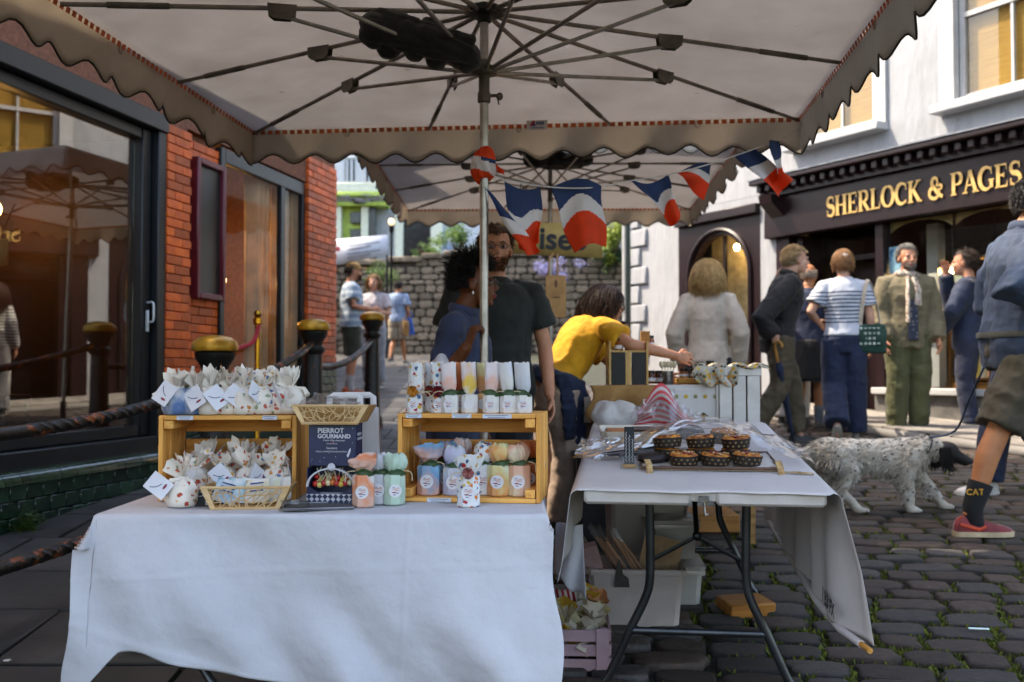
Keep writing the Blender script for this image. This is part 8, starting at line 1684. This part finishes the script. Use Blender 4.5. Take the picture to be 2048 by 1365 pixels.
for (x0, y0, pts, r0, hind) in legs:
    P_ = [(x0 + a, y0, z) for a, z in pts]; B.tube([(x0 + pts[0][0], y0 * .7, .42)] + P_, [r0, r0 * .9, .055 if hind else .046, .031, .029], 12); fx, fz = x0 + pts[3][0], pts[3][1]
    B.ell((fx + .025, y0, .024), (.045, .03, .024), 12, 8); B.tube([P_[3], (fx + .01, y0, .03)], [.028, .028], 10)
    for k in (-1, 0, 1): B.ell((fx + .058, y0 + k * .017, .018), (.018, .010, .016), 8, 6)
B.tube(smoothpath([(-.32, 0, .44), (-.40, .0, .41), (-.50, .0, .375), (-.57, .0, .36)], 4), [.035] + [.030 - .0018 * i for i in range(12)], 10)
V, N, F = union(B, .0095, 5); V = V + N * (.004 * vnoise(V, 40, 3) + .003 * vnoise(V, 90, 5))[:, None]; body = raw('body', V, F, m_fur, dog)
HB = MB(); HB.ell((.40, 0, .41), (.075, .06, .065), 16, 10); HB.tube([(.42, 0, .40), (.48, 0, .36), (.53, 0, .33)], [.052, .04, .032], 12); HB.ell((.535, 0, .335), (.022, .025, .022)); V, N, F = union(HB, .007, 3); hd_ = raw('head', V, F, m_blackfur, dog)
for sy in (-1, 1):
    e = MB(); q = random.Random(3 + sy)
    for i in range(160): a = Vector((.37 + q.uniform(-.03, .03), sy * (.058 + q.uniform(0, .012)), .42 + q.uniform(-.02, .02))); l = q.uniform(.06, .15); e.tube([a, a + Vector((.005, sy * .012, -l * .5)), a + Vector((.01 + q.gauss(0, .012), sy * .008, -l))], [.006, .005, .0012], 3, caps=False)
    e.ell((.372, sy * .062, .375), (.03, .010, .06), 12, 8); e.build('ear', m_blackfur, dog)
    mb = MB(); mb.ell((.445, sy * .036, .425), (.009, .009, .009)); mb.build('eye', m_iris, hd_)
mb = MB(); mb.ell((.556, 0, .34), (.012, .016, .012)); mb.build('nose', m_bp, hd_)
# feathering: hair tufts along tail, belly, chest, backs of the legs
q = random.Random(17); fe = MB()
Bv = np.array([v.co[:] for v in body.data.vertices]); Bn = np.array([v.normal[:] for v in body.data.vertices])
def tuft(p, d, l, w_=.004): p = Vector(p); d = Vector(d); e = p + d * l + Vector((q.gauss(0, .008), q.gauss(0, .008), q.gauss(0, .004))); fe.tube([p, p.lerp(e, .55) + Vector((0, 0, .004)), e], [w_, w_ * .8, .0006], 3, caps=False)
for i in range(5200):
    k = q.randrange(len(Bv)); p = Bv[k]; n = Vector(Bn[k]); flow = Vector((-.75, 0, -.55)); 
    if p[2] < .09: continue
    under = n.z < -.35 and p[2] > .22; tail = p[0] < -.36; back = n.x < -.4 and p[2] < .36
    l = .020
    if tail: l = q.uniform(.03, .085) if n.z < .2 else .03; flow = Vector((-.6, 0, -.9))
    elif under: l = q.uniform(.03, .06); flow = Vector((-.35, 0, -1))
    elif back: l = q.uniform(.025, .055); flow = Vector((-.7, 0, -.8))
    d = (flow.normalized() * .85 + n * .35).normalized(); tuft(p + np.array(n) * -.002, d, l, .0042)
o = fe.build('fur_tufts', m_fur, dog, ang=179); o['kind'] = 'stuff'; dog.scale = (1.06, 1.0, .87)
bpy.context.view_layer.update(); DW = dog.matrix_world
mb = MB(); mb.tube([(.285 + .02 * math.cos(a) * 1.2, .074 * math.sin(a), .445 + .072 * math.cos(a)) for a in [2 * PI * i / 20 for i in range(20)]], [(.004, .014)] * 20, 6, closed=True); mb.build('collar', m_bp, dog)
hand = at(1968, 735, 5.30)
mb = MB(); mb.tube(smoothpath([DW @ Vector((.285, -.03, .50)), at(1910, 862, 5.7), at(1938, 800, 5.55), hand], 6), .006, 6); tag(mb.build('dog_lead', M('lead_webbing', '14181c', .8, col2='1c3a5c', sc=8)), 'dark dog lead running from the collar to the walker', 'lead')
# ================================================================ bollards with twisted rails
m_iron = M('black_iron', '15130f', .42, col2='0c0b0a', sc=14, bump=.25, bsc=60, spec=.5, wear=('7c3c18', 16, .60)); m_goldp = M('gold_paint', 'c08c22', .36, .4, var=.2, sc=10, bump=.2, bsc=24, wear=('5a3c10', 16, .70))
bol = [(430, 690, 5.5), (627, 652, 7.6), (745, 634, 9.9)]; lab = ['nearest black bollard with a worn gold cap behind the left crate', 'middle black bollard with a gold cap beside the brick pier', 'farthest black bollard with a gold cap before the capped man']
BP = []
for i, (px, py, Y) in enumerate(bol):
    p = at(px, py, Y); g = gz(p.x, p.y); t = thing('bollard', lab[i], 'bollard', (p.x, p.y, g), 0, 'gold capped bollards'); h = p.z - g; BP.append((p, g))
    mb = MB(); mb.lathe([(.11, 0), (.11, .12), (.085, .15), (.078, .2), (.07, h - .32), (.066, h - .22), (.085, h - .20), (.088, h - .17), (.07, h - .15), (.075, h - .12), (.105, h - .075), (.11, h - .045), (.09, h - .035)], 28); mb.build('post', m_iron, t)
    mb = MB(); mb.lathe([(.09, h - .04), (.122, h - .034), (.127, h - .015), (.120, h + .015), (.085, h + .042), (.03, h + .052), (.004, h + .053)], 32); mb.build('cap', m_goldp, t)
def rail(a, b, sag, lab, tw=True, r_=.030):
    a, b = Vector(a), Vector(b); n = 90; mb = MB(); vs = []; m = 10; d = (b - a).normalized(); side = Vector((d.y, -d.x, 0)).normalized(); up = side.cross(d) * -1
    for i in range(n + 1):
        f = i / n; p = a.lerp(b, f) + Vector((0, 0, -sag * 4 * f * (1 - f))); tws = (max(0, min(1, (f - .22) / .56))) * 26
        for k in range(m):
            an = 2 * PI * k / m; sq = (abs(math.cos(an)) ** 4 + abs(math.sin(an)) ** 4) ** -.25 if .2 < f < .8 else 1.05; aa = an + tws; vs.append(p + side * math.cos(aa) * r_ * sq * .86 + up * math.sin(aa) * r_ * sq * .86)
    mb.v = [tuple(v) for v in vs]; mb.f = [(i * m + k, i * m + (k + 1) % m, (i + 1) * m + (k + 1) % m, (i + 1) * m + k) for i in range(n) for k in range(m)] + [tuple(range(m)), tuple(n * m + k for k in range(m))[::-1]]; mb.mi = [0] * len(mb.f)
    tag(mb.build('iron_rail', M('rusty_iron', '17130f', .45, col2='0d0b0a', sc=14, bump=.35, bsc=50, wear=('8a4416', 13, .55)), ang=50), lab, 'rail', 'twisted iron rails')
b0, b1, b2 = (Vector((q_[0].x, q_[0].y, 0)) for q_ in BP)
def on_post(i, dz): return Vector((BP[i][0].x, BP[i][0].y, BP[i][0].z - dz))
prev = at(-120, 905, 3.6)
rail(at(-110, 880, 3.55), on_post(0, .21), .05, 'rusty twisted iron rail crossing in front of the cafe window')
rail(at(-110, 1172, 3.55), Vector((b0.x, b0.y, BP[0][1] + .22)), .02, 'lower rusty iron rail near the flagstones on the left')
rail(on_post(0, .26), on_post(1, .13), .05, 'twisted iron rail between the nearest and the middle bollard')
rail(on_post(1, .30), on_post(2, .22), .10, 'sagging iron rail between the middle and the farthest bollard')
rail(Vector((b0.x, b0.y, BP[0][1] + .22)), Vector((b1.x, b1.y, BP[1][1] + .22)), .04, 'lower iron rail between the nearest and the middle bollard')

bpy.data.scenes.remove(TMP)
